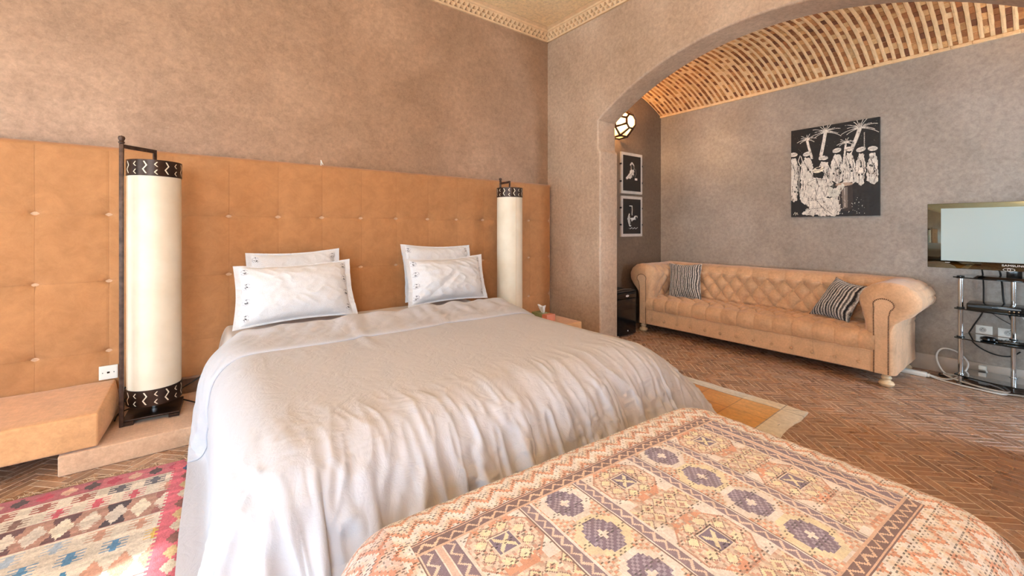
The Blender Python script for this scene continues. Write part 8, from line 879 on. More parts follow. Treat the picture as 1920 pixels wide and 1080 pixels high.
# ------------------------------------------------------------------ bench with embroidered cover
def bench_color(x,y):
    c=.0068; q=np.floor(x/c);r=np.floor(y/c); fx=x/c-q;fy=y/c-r
    n=vnoise(q*.9,r*.9,3); n2=vnoise(x*40,y*40,12)
    CREAM=np.array((230,220,204.));WHITE=np.array((238,234,232.));OR=np.array((206,138,106.));RUST=np.array((176,128,110.));PUR=np.array((88,78,112.));DK=np.array((92,68,68.));BR=np.array((190,164,146.));PK=np.array((222,202,188.));YL=np.array((232,224,190.)); LAV=np.array((142,136,170.))
    C=np.empty(x.shape+(3,)); 
    # outer margin: stepped diagonal bands of orange and white
    tri=np.abs((r%10)-5); s=np.floor(q+tri*1.0)
    s2=np.floor(r+np.abs((q%10)-5)*1.0)
    side=np.abs(x)/.546>np.abs(y)/.289
    k=np.where(side,s,s2)%7
    pal=[WHITE,WHITE,OR,OR*1.03,PK,CREAM,WHITE]
    for i,p in enumerate(pal): C[k==i]=p
    edge=np.where(side,(q+tri)%2,(r+np.abs((q%10)-5))%2)
    line=((np.where(side,fx,fy)<.20)&(edge==0)&(((q+r)%2)==0)); C=np.where(line[...,None],C*.42,C)
    fl=np.hypot((x/.0068)%2-1,((y/.0068)%2)-1)<.32; C=np.where((fl)[...,None]&(k[...,None]!=9),C*.55,C)
    left=x<-.575; C=np.where(left[...,None],C*np.array((.93,.84,.82)),C)
    ins=(np.abs(x)<.546)&(np.abs(y)<.289)
    ax=np.abs(x);ay=np.abs(y)
    # central field bands run along y
    per=.376; xm=((x+per/2)%per)-per/2       # squares at 0,+-per
    bx=(x%per)-per/2                         # blue bands
    field=np.empty_like(C); field[:]=PK
    checker=((q*3+r*5+np.floor(q/3)*2)%7); 
    for i,p in enumerate((PK,BR,CREAM,PK*.95,RUST*1.12,CREAM,BR*1.05)): field[checker==i]=p
    # square medallions, period .25 in y
    py=.25; ym=((y-.18+py/2)%py)-py/2; d8=np.maximum(np.maximum(np.abs(xm),np.abs(ym)),(np.abs(xm)+np.abs(ym))*.72)
    oc=(d8<.083); field[oc&(d8>.078)]=RUST
    inner=oc&(d8<=.078); cc=((q+2*r)%5); 
    for i,p in enumerate((PK,BR*.95,PK*1.02,CREAM,RUST*1.1)): field[inner&(cc==i)]=p
    orl=oc&(np.abs(ym)>.055)&(n>-.1); field[orl]=OR
    corner=(~oc)&(np.abs(ym)<.088)&(np.abs(xm)>.052); field[corner]=WHITE
    gap=(~oc)&(np.abs(ym)>.090); gx=((xm+.021)%.042)-.021; gy=np.abs(ym)-.108; field[gap&(np.abs(gx)+np.abs(gy)<.017)]=YL; field[gap&(np.abs(gx)+np.abs(gy)<.008)]=RUST; field[gap&(np.abs(np.abs(gx)+np.abs(gy)-.0185)<.0012)]=(124,92,82)
    for a in range(8):
        th=a*PI/4+PI/8; sx=xm-.052*math.cos(th);sy=ym-.052*math.sin(th); st=(np.abs(sx)+np.abs(sy)<.0145)&(~((np.abs(sx)<.004)&(np.abs(sy)>.011)))|((np.abs(sx)<.0125)&(np.abs(sy)<.0125)&(np.abs(np.abs(sx)-np.abs(sy))<.004)); field[st]=YL*1.04
        ol=(np.abs(np.abs(sx)+np.abs(sy)-.0165)<.0012); field[ol]=(124,92,82)
    sq=(np.abs(xm)<.030)&(np.abs(ym)<.030); field[sq]=CREAM; field[sq&((np.abs(xm)>.0285)|(np.abs(ym)>.0285))]=DK; sq2=(np.abs(xm)<.0245)&(np.abs(ym)<.0245); field[sq2]=PUR
    xx=sq2&(np.abs(np.abs(xm)-np.abs(ym))<.0058)&(np.abs(xm)<.018); field[xx]=YL
    # blue diamonds
    inb=np.abs(bx)<.068; py=.127; yb=((y-.075+py/2)%py)-py/2; qq=np.floor(bx/.0075+.5)*.0075; rr=np.floor(yb/.0075+.5)*.0075
    m=np.maximum(np.maximum(np.abs(qq)/.054,np.abs(rr)/.062),(np.abs(qq)/.054+np.abs(rr)/.062)/1.32); bf=np.empty_like(C); c3=((q+r*2)%4)
    for i,p in enumerate((OR*1.02,BR,PK,CREAM)): bf[c3==i]=p
    ring=YL if False else None
    alt=(np.floor((y-.075+py/2)/py)%2==0)[...,None]
    bf=np.where((m<1.12)[...,None],np.where(alt,YL,WHITE),bf); bf=np.where((m<.80)[...,None],PUR,bf); bf=np.where(((m<.80)&(((q*2+r*3)%5)<2))[...,None],LAV,bf)
    plus=((np.abs(bx)<.0045)&(np.abs(yb)<.013))|((np.abs(yb)<.0045)&(np.abs(bx)<.013)); bf[plus]=WHITE
    field=np.where(inb[...,None],bf,field)
    # wavy stripes between the bands
    sx=np.abs(xm)-.103; st=np.abs(sx)<.0195; wv=np.abs(((y/.030)%1)-.5)*4-1
    f2=np.empty_like(C); f2[:]=(112,96,118); f2[np.abs(sx-wv*.0075)<.0036]=(226,206,196)
    f2[np.abs(np.abs(sx)-.0150)<.0022]=WHITE; f2[np.abs(np.abs(sx)-.0185)<.0012]=DK
    field=np.where(st[...,None],f2,field)
    C=np.where(ins[...,None],field,C)
    # frame
    dx=.546-ax;dy=.289-ay; fr=ins&((dy<.040)); wv=np.abs(((x/.036)%1)-.5)*4-1
    g=np.empty_like(C); g[:]=(84,60,66); g[np.abs(dy-.021-wv*.0085)<.0035]=(222,190,164); g[np.abs(dy-.0065)<.0022]=(214,176,152); g[np.abs(dy-.0365)<.0022]=(214,176,152)
    C=np.where(fr[...,None],g,C)
    fx_=ins&(dx<.092)&(dy<.040*0+dx+.0)&~((dy<.040)&(dy<dx)); wv=np.abs(((y/.034)%1)-.5)*4-1
    g=np.empty_like(C); g[:]=(96,80,104)
    for c0 in (.020,.072): g[np.abs(dx-c0-wv*.0085)<.0036]=(226,204,190)
    g[(dx>.040)&(dx<.054)]=(212,178,166); g[np.abs(dx-.039)<.0014]=(236,226,220); g[np.abs(dx-.055)<.0014]=(236,226,220); g[np.abs(dx-.0895)<.002]=(236,226,220); g[dx<.003]=DK; g[np.abs(dx-.0055)<.002]=(226,206,190)
    fx2=ins&(dx<.092)&(dy>=.040)
    C=np.where(fx2[...,None],g,C)
    C=C*(1+.07*n[...,None]+.05*n2[...,None])
    C=C*.70+.31*np.array((222,217,220.))
    # dark stepped contour stitches scattered over the cloth
    ct=(fy<.16)&(((q*7+r*3)%5)<2)&((~ins)|(ins&(dx>.092)&(dy>.04)&~st)); C=np.where(ct[...,None],C*.58,C)
    return np.clip(C,12,252)
def bench():
    r=thing('bench','upholstered bench with orange, cream and purple embroidered woven cover at the foot of the bed','bench',(.891,.5125,0),math.radians(-3.4))
    hx,hy,zt=.700,.458,.475; res=.0032
    # unwrap: param over the top and down the sides (arc of the rounded shoulder)
    ex=.15; nxp=int(2*(hx+ex)/res); nyp=int(2*(hy+ex)/res)
    a=np.linspace(-hx-ex,hx+ex,nxp+1); b=np.linspace(-hy-ex,hy+ex,nyp+1); A,B=np.meshgrid(a,b)
    # work in a polar-like rounded rectangle metric so the corners are round
    rc=.16; ix,iy=hx-rc,hy-rc; R=.115
    dx=np.clip(np.abs(A)-(ix),0,None);dy=np.clip(np.abs(B)-(iy),0,None)
    # distance outside the inner core; superellipse for smooth corner
    d=(dx**2.6+dy**2.6)**(1/2.6); d=np.maximum(d,np.maximum(dx,dy)); tot=rc+ex
    f=np.clip(d-(rc-R),0,None)   # arc length past the start of the shoulder
    ang=np.clip(f/R,0,1.25); over=np.clip(f-R*1.25,0,None)
    rad=(rc-R)+R*np.sin(np.clip(ang,0,PI/2)); rad=np.where(d<rc-R,d,rad)
    dn=np.hypot(dx,dy)+1e-9; ux=dx/dn;uy=dy/dn
    X=np.sign(A)*(np.minimum(np.abs(A),ix)+ux*rad);Y=np.sign(B)*(np.minimum(np.abs(B),iy)+uy*rad)
    Z=zt-.5*R*0-R*(1-np.cos(ang))*.95-over*.95
    crown=.014*np.clip(1-(A/hx)**2,0,1)*np.clip(1-(B/hy)**2,0,1); Z=Z+crown-.006
    ca=(a[:-1]+a[1:])/2;cb=(b[:-1]+b[1:])/2; CA,CB=np.meshgrid(ca,cb)
    cols=bench_color(CA,CB)
    # raised stitches
    q=.0068; Z=Z+.0010*np.abs(np.sin(PI*A/q))*np.abs(np.sin(PI*B/q))+.0012*vnoise(A*30,B*30,5)
    o=gridobj('embroidered_cover',np.stack([X,Y,Z],-1),M_emb,cols=cols); o.parent=r
    # leather body below
    def rr(hx,hy,rc,n=12):
        p=[]
        for sx,sy,a0 in ((1,1,0),(-1,1,90),(-1,-1,180),(1,-1,270)):
            for k in range(n+1):
                w=math.radians(a0+90*k/n); p.append((sx*(hx-rc)+rc*math.cos(w),sy*(hy-rc)+rc*math.sin(w)))
        return p
    lv=[(hx-.055,hy-.055,.02),(hx-.02,hy-.02,.05),(hx-.004,hy-.004,.15),(hx-.002,hy-.002,.27),(hx-.006,hy-.006,.37),(hx-.03,hy-.03,.42)]
    V=[];F=[]
    for ax,ay,z in lv: V+= [(x,y,z) for x,y in rr(ax,ay,.15)]
    n=52
    for i in range(len(lv)-1):
        for k in range(n): F.append((i*n+k,i*n+(k+1)%n,(i+1)*n+(k+1)%n,(i+1)*n+k))
    F.append(tuple(range(n))[::-1])
    M_leather=simple('dark_brown_leather',L(62,40,32),.45,var=.2,scale=14,bump=.3)
    MB().add(V,F,0,True).build('leather_body',M_leather,r)
    P=rr(hx+.001,hy+.001,.15); z0=float(Z[:, :].min())
    MB().tube([(x,y,.338) for x,y in P],.006,8,closed=True).tube([(x,y,.356) for x,y in P],.005,8,closed=True).build('edge_braid',simple('brown_braid',L(150,104,78),.7),r)
    f0=None
    for x,y in ((1,1),(-1,1),(-1,-1),(1,-1)):
        o=MB().lathe([(0,0),(.022,0),(.026,.03),(0,.03)],14,(x*(hx-.12),y*(hy-.12),0)).build('foot',M_iron2,r)
bench()
# ------------------------------------------------------------------ rugs
def kilim_color(x,y):   # x to the right, 0 = right edge (negative leftwards), y down from far edge
    g=.006; q=np.floor(x/g)*g+g/2; r=np.floor(y/g)*g+g/2; n=vnoise(x*9,y*60,2); n2=vnoise(x*160,y*160,3)
    C=np.empty(x.shape+(3,)); ROSE=np.array((188,98,112.));WH=np.array((214,204,188.));BRN=np.array((170,128,112.));CRM=np.array((226,210,182.))
    bands=[(.105,'R'),(.265,'M'),(.43,'B'),(.62,'M2'),(.79,'C'),(.98,'M2'),(1.15,'B'),(1.32,'M'),(1.50,'C'),(1.70,'M2'),(2.2,'R')]
    C[:]=ROSE; hues=[np.array(h,float) for h in ((44,76,124),(206,196,176),(70,56,60),(204,176,128),(200,160,140),(212,204,196),(120,76,72),(178,60,84))]
    def pick(k,s): return ((k*7919+s*104729)%97)
    y0=0
    for yb,t in bands:
        m=(y>=y0)&(y<yb)&(x<-.11); yc=(y0+yb)/2; hh=(yb-y0)/2
        if t=='R':
            p=.072; k=np.floor(x/p).astype(int); dx=np.abs(q-(k+.5)*p);dy=np.abs(r-yc); base=np.where((vnoise(x*4,y*0,5)>.1)[...,None],ROSE*.86,ROSE); C=np.where(m[...,None],base,C)
            dd=m&(dx/.030+dy/.036<1); 
            for i,h in enumerate(hues): C[dd&(pick(k,1)%8==i)]=h
            dd=m&(dx/.030+np.abs(hh-dy)/.020>2.0)
        if t in('B','C'):
            base=BRN if t=='B' else WH*1.04; C[m]=base; p=.076; k=np.floor((x+.0)/p).astype(int); dx=np.abs(q-(k+.5)*p);dy=np.abs(r-yc); zig=.006*((np.floor(y/g)%2))
            hg=m&(k%2==0)&(dx<.012+dy*.42)&(dx<p/2)
            hp=[np.array(h,float) for h in ((92,62,66),(206,84,120),(58,50,58),(176,132,112),(150,92,88))] if t=='B' else [np.array(h,float) for h in ((212,206,190),(200,206,196),(222,214,196))]
            for i,h in enumerate(hp): C[hg&(pick(k,3)%len(hp)==i)]=h
            dd=m&((dx-zig*0)/.034+dy/(hh*.82)<1+.12*((np.floor(y/g)%2)))
            hd=[np.array(h,float) for h in ((214,204,190),(222,206,178),(206,198,188),(226,216,196))] if t=='B' else [np.array(h,float) for h in ((52,116,160),(44,104,150),(206,152,128),(198,146,124),(120,150,120))]
            for i,h in enumerate(hd): C[dd&(pick(k,5)%len(hd)==i)]=h
        if t in('M','M2'):
            C[m]=WH; rows=2; p=.115; rh=(yb-y0)/2
            for rI in range(2):
                yc2=y0+rh*(rI+.5); xo=x+ (p/2 if rI else 0); k=np.floor(xo/p).astype(int); dx=np.abs(xo-(k+.5)*p);dy=np.abs(y-yc2)
                bar=(dx<.036)&(((y-yc2+.036)/.018)%1<.36)&(dy<.034); stem=(dx<.010)&(dy<.032)|((dx<.018)&(dy<.010)); gl=m&(bar|stem)
                hc=((150,84,76),(196,78,96),(84,84,96),(186,132,112),(120,88,80)) if t=='M' else ((204,84,92),(214,178,84),(70,128,176),(140,92,84),(96,98,104),(190,140,118),(156,176,196))
                for i,h in enumerate(hc): C[gl&(pick(k,7+rI)%len(hc)==i)]=h
        sep=m&(yb-y<.004); C[sep]=(150,96,96)
        y0=yb
    # right border
    m=(x>=-.11-.006*(np.floor(y/.012)%2)); C[m]=ROSE*np.array((1.10,.96,1.0)); p=.078; k=np.floor((y+.02)/p).astype(int); dy=np.abs(r+.02-(k+.5)*p);dx=np.abs(q+.052); dd=m&(dx/.026+dy/.040<1)
    for i,h in enumerate(hues): C[dd&(pick(k,2)%8==i)]=h
    C=C*(1+.10*n[...,None]+.07*n2[...,None]); C=C*.86+.14*np.array((206,192,184.))
    return np.clip(C,10,250)
def rug_mesh(name,w,h,res,cf,mat,thick,edge=.004,seed=0,wav=.0015):
    nx=int(w/res);ny=int(h/res); x=np.linspace(-w,0,nx+1);y=np.linspace(0,h,ny+1); X,Y=np.meshgrid(x,y)
    ed=edge*(vnoise(Y*14,X*0+3,seed)); Xe=X+ed*((X>-.05)|(X<-w+.05)); ed2=edge*vnoise(X*12,Y*0+8,seed+1); Ye=Y+ed2*((Y<.05)|(Y>h-.05))
    Z=thick+wav*vnoise(X*5,Y*5,seed+2)+.0006*vnoise(X*90,Y*90,seed+5)
    b=np.minimum.reduce([X+w,-X,Y,h-Y]); Z=np.where(b<res*.5,.0008,Z)
    cx=(x[:-1]+x[1:])/2;cy=(y[:-1]+y[1:])/2; CX,CY=np.meshgrid(cx,cy)
    return gridobj(name,np.stack([Xe,-Ye,Z],-1),mat,cols=cf(CX,CY),flip=True)
r=thing('kilim_rug','flat-woven kilim rug with pink, cream, brown and blue diamonds left of the bed','rug',(.035,2.615,.0),math.radians(-4.0))
o=rug_mesh('woven_field',1.25,1.75,.0045,kilim_color,M_kilim,.006,.004,3); o.parent=r
e=MB()
for k in range(150):
    x=-random.uniform(.0,1.24); a=random.uniform(-.5,.5); l=random.uniform(.012,.05); y=random.uniform(-.002,.004)
    e.tube([(x,y,.005),(x+a*l*.5,y+l*.5,.005+random.uniform(0,.004)),(x+a*l+random.uniform(-.02,.02),y+l,.003)],.0009,4,cap=False)
for k in range(9):
    x=-random.uniform(.1,1.2); p=[(x,.004,.004)]
    for j in range(4): p.append((p[-1][0]-random.uniform(.01,.06),random.uniform(.008,.04),.004+random.uniform(0,.004)))
    e.tube(spline(p,4),.0010,4,cap=False)
o=e.build('loose_fringe',simple('wool_thread',L(206,180,150),.9)); o.parent=r; o['kind']='stuff'
def hide_color(x,y):   # x: 0 right edge; y: 0 near?? measured from far end
    C=np.empty(x.shape+(3,)); n=vnoise(x*5,y*5,2);n2=vnoise(x*60,y*14,4);n3=vnoise(x*2.2+5,y*2.2,9)
    PALE=np.array((226,210,180.));WHT_=np.array((228,226,218.));GOLD=np.array((198,136,52.));HON=np.array((222,172,98.));DG=np.array((162,100,36.))
    H=1.62; yn=H-y          # distance from the near edge
    xr=-x
    kx=np.floor((xr-.10)/.215).astype(int);ky=np.floor((yn-.125)/.225).astype(int)
    tone=((kx*31+ky*17)%5)/4.0; gold=np.clip(.55+.5*n3+.35*(tone-.5)+.25*n-.9*np.clip(.30-xr,0,1)*np.clip(.5-yn,0,1)*4,0,1)[...,None]
    C=HON*(1-gold)+GOLD*gold; u=np.abs(((xr-.10)/.215)%1-.5)*2;v=np.abs(((yn-.125)/.225)%1-.5)*2
    C=C*(1-.20*((u>.972)|(v>.975))[...,None]); dk=np.clip((np.maximum(u,v)-.8)/.2,0,1)[...,None]*((tone>.6)[...,None]); C=C*(1-dk*.25)+DG*dk*.25
    bd=(xr<.10)|(yn<.125); f=np.clip(.5+.6*n,0,1)[...,None]; C=np.where(bd[...,None],(PALE*(1-f)+(WHT_)*f)*np.where((yn<.35)[...,None],1.0,.93),C)
    seam=(np.abs(xr-.10)<.004)|(np.abs(yn-.125)<.004)|((xr<.1)&(yn<.125)&(np.abs(xr-.1-(yn-.125))<.003)); C=np.where(seam[...,None],C*.68,C)
    return np.clip(C*(1+.05*n2[...,None]),10,250)
r=thing('cowhide_rug','pale bordered golden cowhide patchwork rug right of the bed','rug',(3.0,2.545,0),math.radians(1.0))
o=rug_mesh('patchwork_hide',.98,1.62,.006,hide_color,M_hide,.008,.008,13,.003); o.parent=r
# ------------------------------------------------------------------ small fridge
r=thing('mini_fridge','small black fridge between the arch pier and the sofa','fridge',(3.61,2.9,0))
def u(o): return under(r,o)
u(MB().box(3.445,3.792,2.805,3.05,.012,.458,bev=.006).build('cabinet',M_black)); u(MB().box(3.440,3.797,2.757,2.802,.015,.400,bev=.008).build('door',M_black))
u(MB().box(3.438,3.799,2.752,2.802,.403,.468,bev=.010).build('control_panel',M_black)); u(MB().box(3.436,3.801,2.76,3.052,.470,.484,bev=.005).build('top_lid',M_dark)); u(MB().tube([(3.47,2.80,.487),(3.62,2.79,.500),(3.74,2.775,.496)],.003,6).build('lid_trim',M_chrome))
M_badge=simple('badge_silver',L(214,216,214),.3,.3); e=MB(); n=24; e.add([(3.640+.026*math.cos(2*PI*k/n),2.7505,.432+.011*math.sin(2*PI*k/n)) for k in range(n)],[tuple(range(n))]); u(e.build('oval_badge',M_badge))
u(MB().box(3.625,3.655,2.7499,2.7503,.4305,.4335).build('badge_lettering',M_dark))
u(MB().lathe([(0,-.004),(.006,-.003),(.0075,0)],14,(3.655,2.757,.060),axis='Y').build('door_lock',M_white))
for x in (3.47,3.77):
    for y in (2.82,3.02): u(MB().lathe([(0,0),(.014,0),(.014,.016),(0,.016)],12,(x,y,0)).build('foot',M_dark))
# ------------------------------------------------------------------ stand with glass shelves, television and boxes
yc=.168; HW=.285
r=thing('glass_shelf_stand','chrome and smoked glass stand with four shelves under the television','stand',(4.56,yc,0))
def shelf(z,hw=HW):
    pts=[(4.70,yc+hw-.05),(4.70,yc-hw+.05)]; 
    n=16
    for k in range(n+1):
        t=-1+2*k/n; pts.append((4.465-.075*(1-t*t)+.0,yc+hw*t))
    b=MB().prism(pts,z-.004,z+.004); return b
for z in (.790,.560,.345,.072): u(shelf(z,HW+(.0 if z<.7 else .006)).build('glass_shelf',M_glass))
for x,y in ((4.497,yc+.255),(4.497,yc-.255),(4.665,yc+.012)):
    u(MB().lathe([(0,0),(.024,.0),(.024,.006),(.014,.010),(.0135,.795)],20,(x,y,0)).build('chrome_post',M_chrome))
    for z in (.790,.560,.345,.072): u(MB().lathe([(.0135,-.010),(.022,-.009),(.022,-.005),(.0135,-.0045)],20,(x,y,z)).lathe([(.0135,.0045),(.021,.005),(.021,.009),(.0135,.010)],20,(x,y,z)).build('shelf_collar',M_dark if z>.3 else M_chrome))
r=thing('television','flat television with mirror-like black bezel on the glass stand','television',(4.44,yc,.796))
TX=4.405; tl,tr=yc+.418,yc-.418; tb,tt=.857,1.333
u(MB().box(TX,TX+.012,tr,tl,tb,tt,bev=.003).build('bezel',M_bezel)); u(MB().box(TX+.012,TX+.075,tr+.02,tl-.02,tb+.01,tt-.012,bev=.02).build('rear_housing',M_black))
u(MB().box(TX-.0012,TX-.0002,yc-.346,yc+.346,.912,1.296).build('screen',M_screen))
u(MB().box(TX+.02,TX+.06,yc-.035,yc+.035,.80,.90,bev=.006).build('neck',M_black))
e=MB(); n=40; pr=[]; 
V=[(4.46+.10*math.cos(2*PI*k/n)*.9,yc+.19*math.sin(2*PI*k/n),.795) for k in range(n)]+[(4.46+.085*math.cos(2*PI*k/n)*.9,yc+.17*math.sin(2*PI*k/n),.812) for k in range(n)]
e.add(V,[tuple(range(n,2*n))]+[(k,(k+1)%n,n+(k+1)%n,n+k) for k in range(n)],0,True); u(e.build('oval_base',M_black))
cu=bpy.data.curves.new('lettering','FONT'); cu.body='SAMSUNG'; cu.size=.019; cu.align_x='CENTER'; cu.extrude=.0004; to=bpy.data.objects.new('t',cu); COL.objects.link(to); bpy.context.view_layer.update()
me=bpy.data.meshes.new_from_object(to.evaluated_get(bpy.context.evaluated_depsgraph_get())); bpy.data.objects.remove(to)
me.transform(Matrix.Translation((TX-.001,yc,.888))@Matrix(((0,0,-1,0),(-1,0,0,0),(0,1,0,0),(0,0,0,1)))@Matrix.Scale(1.25,4,(1,0,0))); me.materials.clear(); me.materials.append(M_white); o=bpy.data.objects.new('brand_lettering',me); COL.objects.link(o); u(o)
e=MB(); n=28; ring=[(TX-.0012,yc+.022+.026*math.cos(2*PI*k/n),.866+.0105*math.sin(2*PI*k/n)) for k in range(n)]; e.tube(ring,.0012,6,closed=True).tube([(TX-.0012,yc+.022+.0075*math.cos(2*PI*k/n),.866+.0075*math.sin(2*PI*k/n)) for k in range(n)],.0011,6,closed=True); u(e.build('eye_emblem',M_white))
u(MB().box(TX-.0006,TX,yc+.300,yc+.325,.8985,.9015).build('model_mark',M_white))
r=thing('disc_player','slim black disc player on the second glass shelf','player',(4.56,.25,.565)); u(MB().box(4.47,4.66,.11,.392,.5645,.603,bev=.003).build('housing',M_black)); u(MB().box(4.4685,4.47,.27,.385,.580,.594).build('disc_tray',M_dark)); u(MB().box(4.4684,4.4695,.14,.24,.586,.594).build('display',simple('display_grey',L(120,124,126),.3)))
for y in (.15,.17,.19): u(MB().lathe([(0,-.002),(.004,-.001),(.004,.001)],10,(4.4692,y,.574),axis='X').build('button',M_chrome))
r=thing('round_controller','round black gadget on the third glass shelf','gadget',(4.50,.29,.349)); u(MB().lathe([(0,0),(.030,.0),(.042,.008),(.040,.020),(.022,.028),(0,.029)],24,(4.49,.285,.3495)).build('body',M_black)); u(MB().lathe([(.014,.0285),(.018,.0305),(.014,.0315),(0,.0315)],18,(4.49,.285,.3495)).build('dial',M_chrome))
r=thing('remote_control','black remote control lying on the third glass shelf','remote',(4.50,.18,.349)); u(MB().box(4.46,4.505,.115,.245,.3495,.3665,bev=.005).build('body',M_black))
e=MB()
for i in range(7):
    for j in range(3): e.ball((4.47+j*.012,.13+i*.016,.3668),.0035,sc=(1,1,.5),n=8,m=4)
u(e.build('keypad',M_dark))
# sockets, cables, power strip
fe=[('socket_well','well',-.0,0,.019),('contact','dot',-.008,0,.0022),('contact','dot',.008,0,.0022),('contact','dot',0,.010,.0022)]
plate('wall_socket','white wall socket behind the glass stand, left of the pair','socket','X',(4.738,.325,.383),.084,.062,[(a,b,x-.006,y,s) for a,b,x,y,s in fe],'wall sockets behind the stand')
plate('wall_socket','white wall socket behind the glass stand, right of the pair','socket','X',(4.738,.215,.380),.084,.062,[(a,b,x+.006,y,s) for a,b,x,y,s in fe],'wall sockets behind the stand')
def cable(label,pts,rr,mat,name='cable'): return tag(MB().tube(spline(pts,8),rr,8).build(name,mat),label,'cable')
cable('black cable hanging behind the stand left of the post and looping low',[(4.47,.33,.87),(4.60,.325,.84),(4.69,.325,.74),(4.70,.325,.62),(4.70,.33,.52),(4.71,.38,.40),(4.715,.40,.33),(4.715,.36,.26),(4.715,.28,.215),(4.715,.20,.215),(4.715,.15,.26)],.0045,M_cable)
cable('black cable falling from the television towards the sockets',[(4.47,.245,.87),(4.62,.24,.83),(4.70,.235,.74),(4.705,.225,.60),(4.70,.19,.48),(4.715,.185,.43),(4.722,.195,.40)],.0055,M_cable)
cable('thin grey cable slanting behind the glass shelves',[(4.66,.33,.565),(4.715,.30,.53),(4.715,.24,.48),(4.715,.18,.44)],.0022,M_cable)
cable('white cable slanting down the wall at the right of the stand',[(4.72,.16,.55),(4.725,.11,.45),(4.725,.07,.37),(4.725,.11,.30)],.004,M_wcable)
cable('white cable looping on the floor beside the power strip',[(4.49,.595,.022),(4.50,.50,.01),(4.56,.43,.045),(4.66,.40,.12),(4.70,.46,.19),(4.69,.54,.20),(4.67,.57,.13),(4.62,.53,.04),(4.60,.46,.012),(4.55,.40,.010),(4.44,.30,.010),(4.43,.22,.010),(4.46,.14,.010),(4.52,.02,.010),(4.50,-.2,.010)],.006,M_wcable)
cable('white cable coiled flat on the floor around the left stand post',[(4.49,.60,.022),(4.47,.54,.008),(4.43,.44,.008),(4.41,.34,.008),(4.40,.24,.008),(4.44,.20,.008),(4.52,.24,.022),(4.60,.36,.022),(4.64,.46,.022),(4.58,.52,.03),(4.50,.44,.022),(4.44,.34,.022),(4.42,.24,.022),(4.46,.19,.022),(4.56,.22,.022)],.0055,M_wcable)
cable('black cable curled on the floor behind the left stand post',[(4.66,.55,.008),(4.60,.54,.008),(4.57,.46,.020),(4.62,.38,.030),(4.68,.42,.02),(4.66,.50,.012)],.006,M_cable)
r=thing('power_strip','white power strip on the floor at the right end of the sofa','power strip',(4.5,.65,0)); u(MB().box(4.47,4.515,.60,.86,.001,.034,bev=.006).build('housing',M_white)); u(MB().box(4.476,4.509,.585,.60,.006,.028,bev=.003).build('strain_relief',M_white))
r=thing('plug_adapter','white plug adapter on the floor behind the glass stand','plug',(4.62,.31,0)); u(MB().box(4.59,4.64,.29,.345,.001,.04,bev=.008).build('body',M_white)); u(MB().lathe([(0,0),(.012,.0),(.012,.03),(0,.03)],12,(4.615,.275,.02),axis='Y').build('collar',M_wcable))
r=thing('wall_plug','white plug pushed against the alcove skirting behind the stand','plug',(4.70,.335,.12)); u(MB().box(4.69,4.721,.31,.352,.085,.118,bev=.007).build('body',M_white)); u(MB().tube([(4.70,.315,.09),(4.68,.30,.06),(4.67,.29,.04)],.005,8).build('lead',M_wcable))
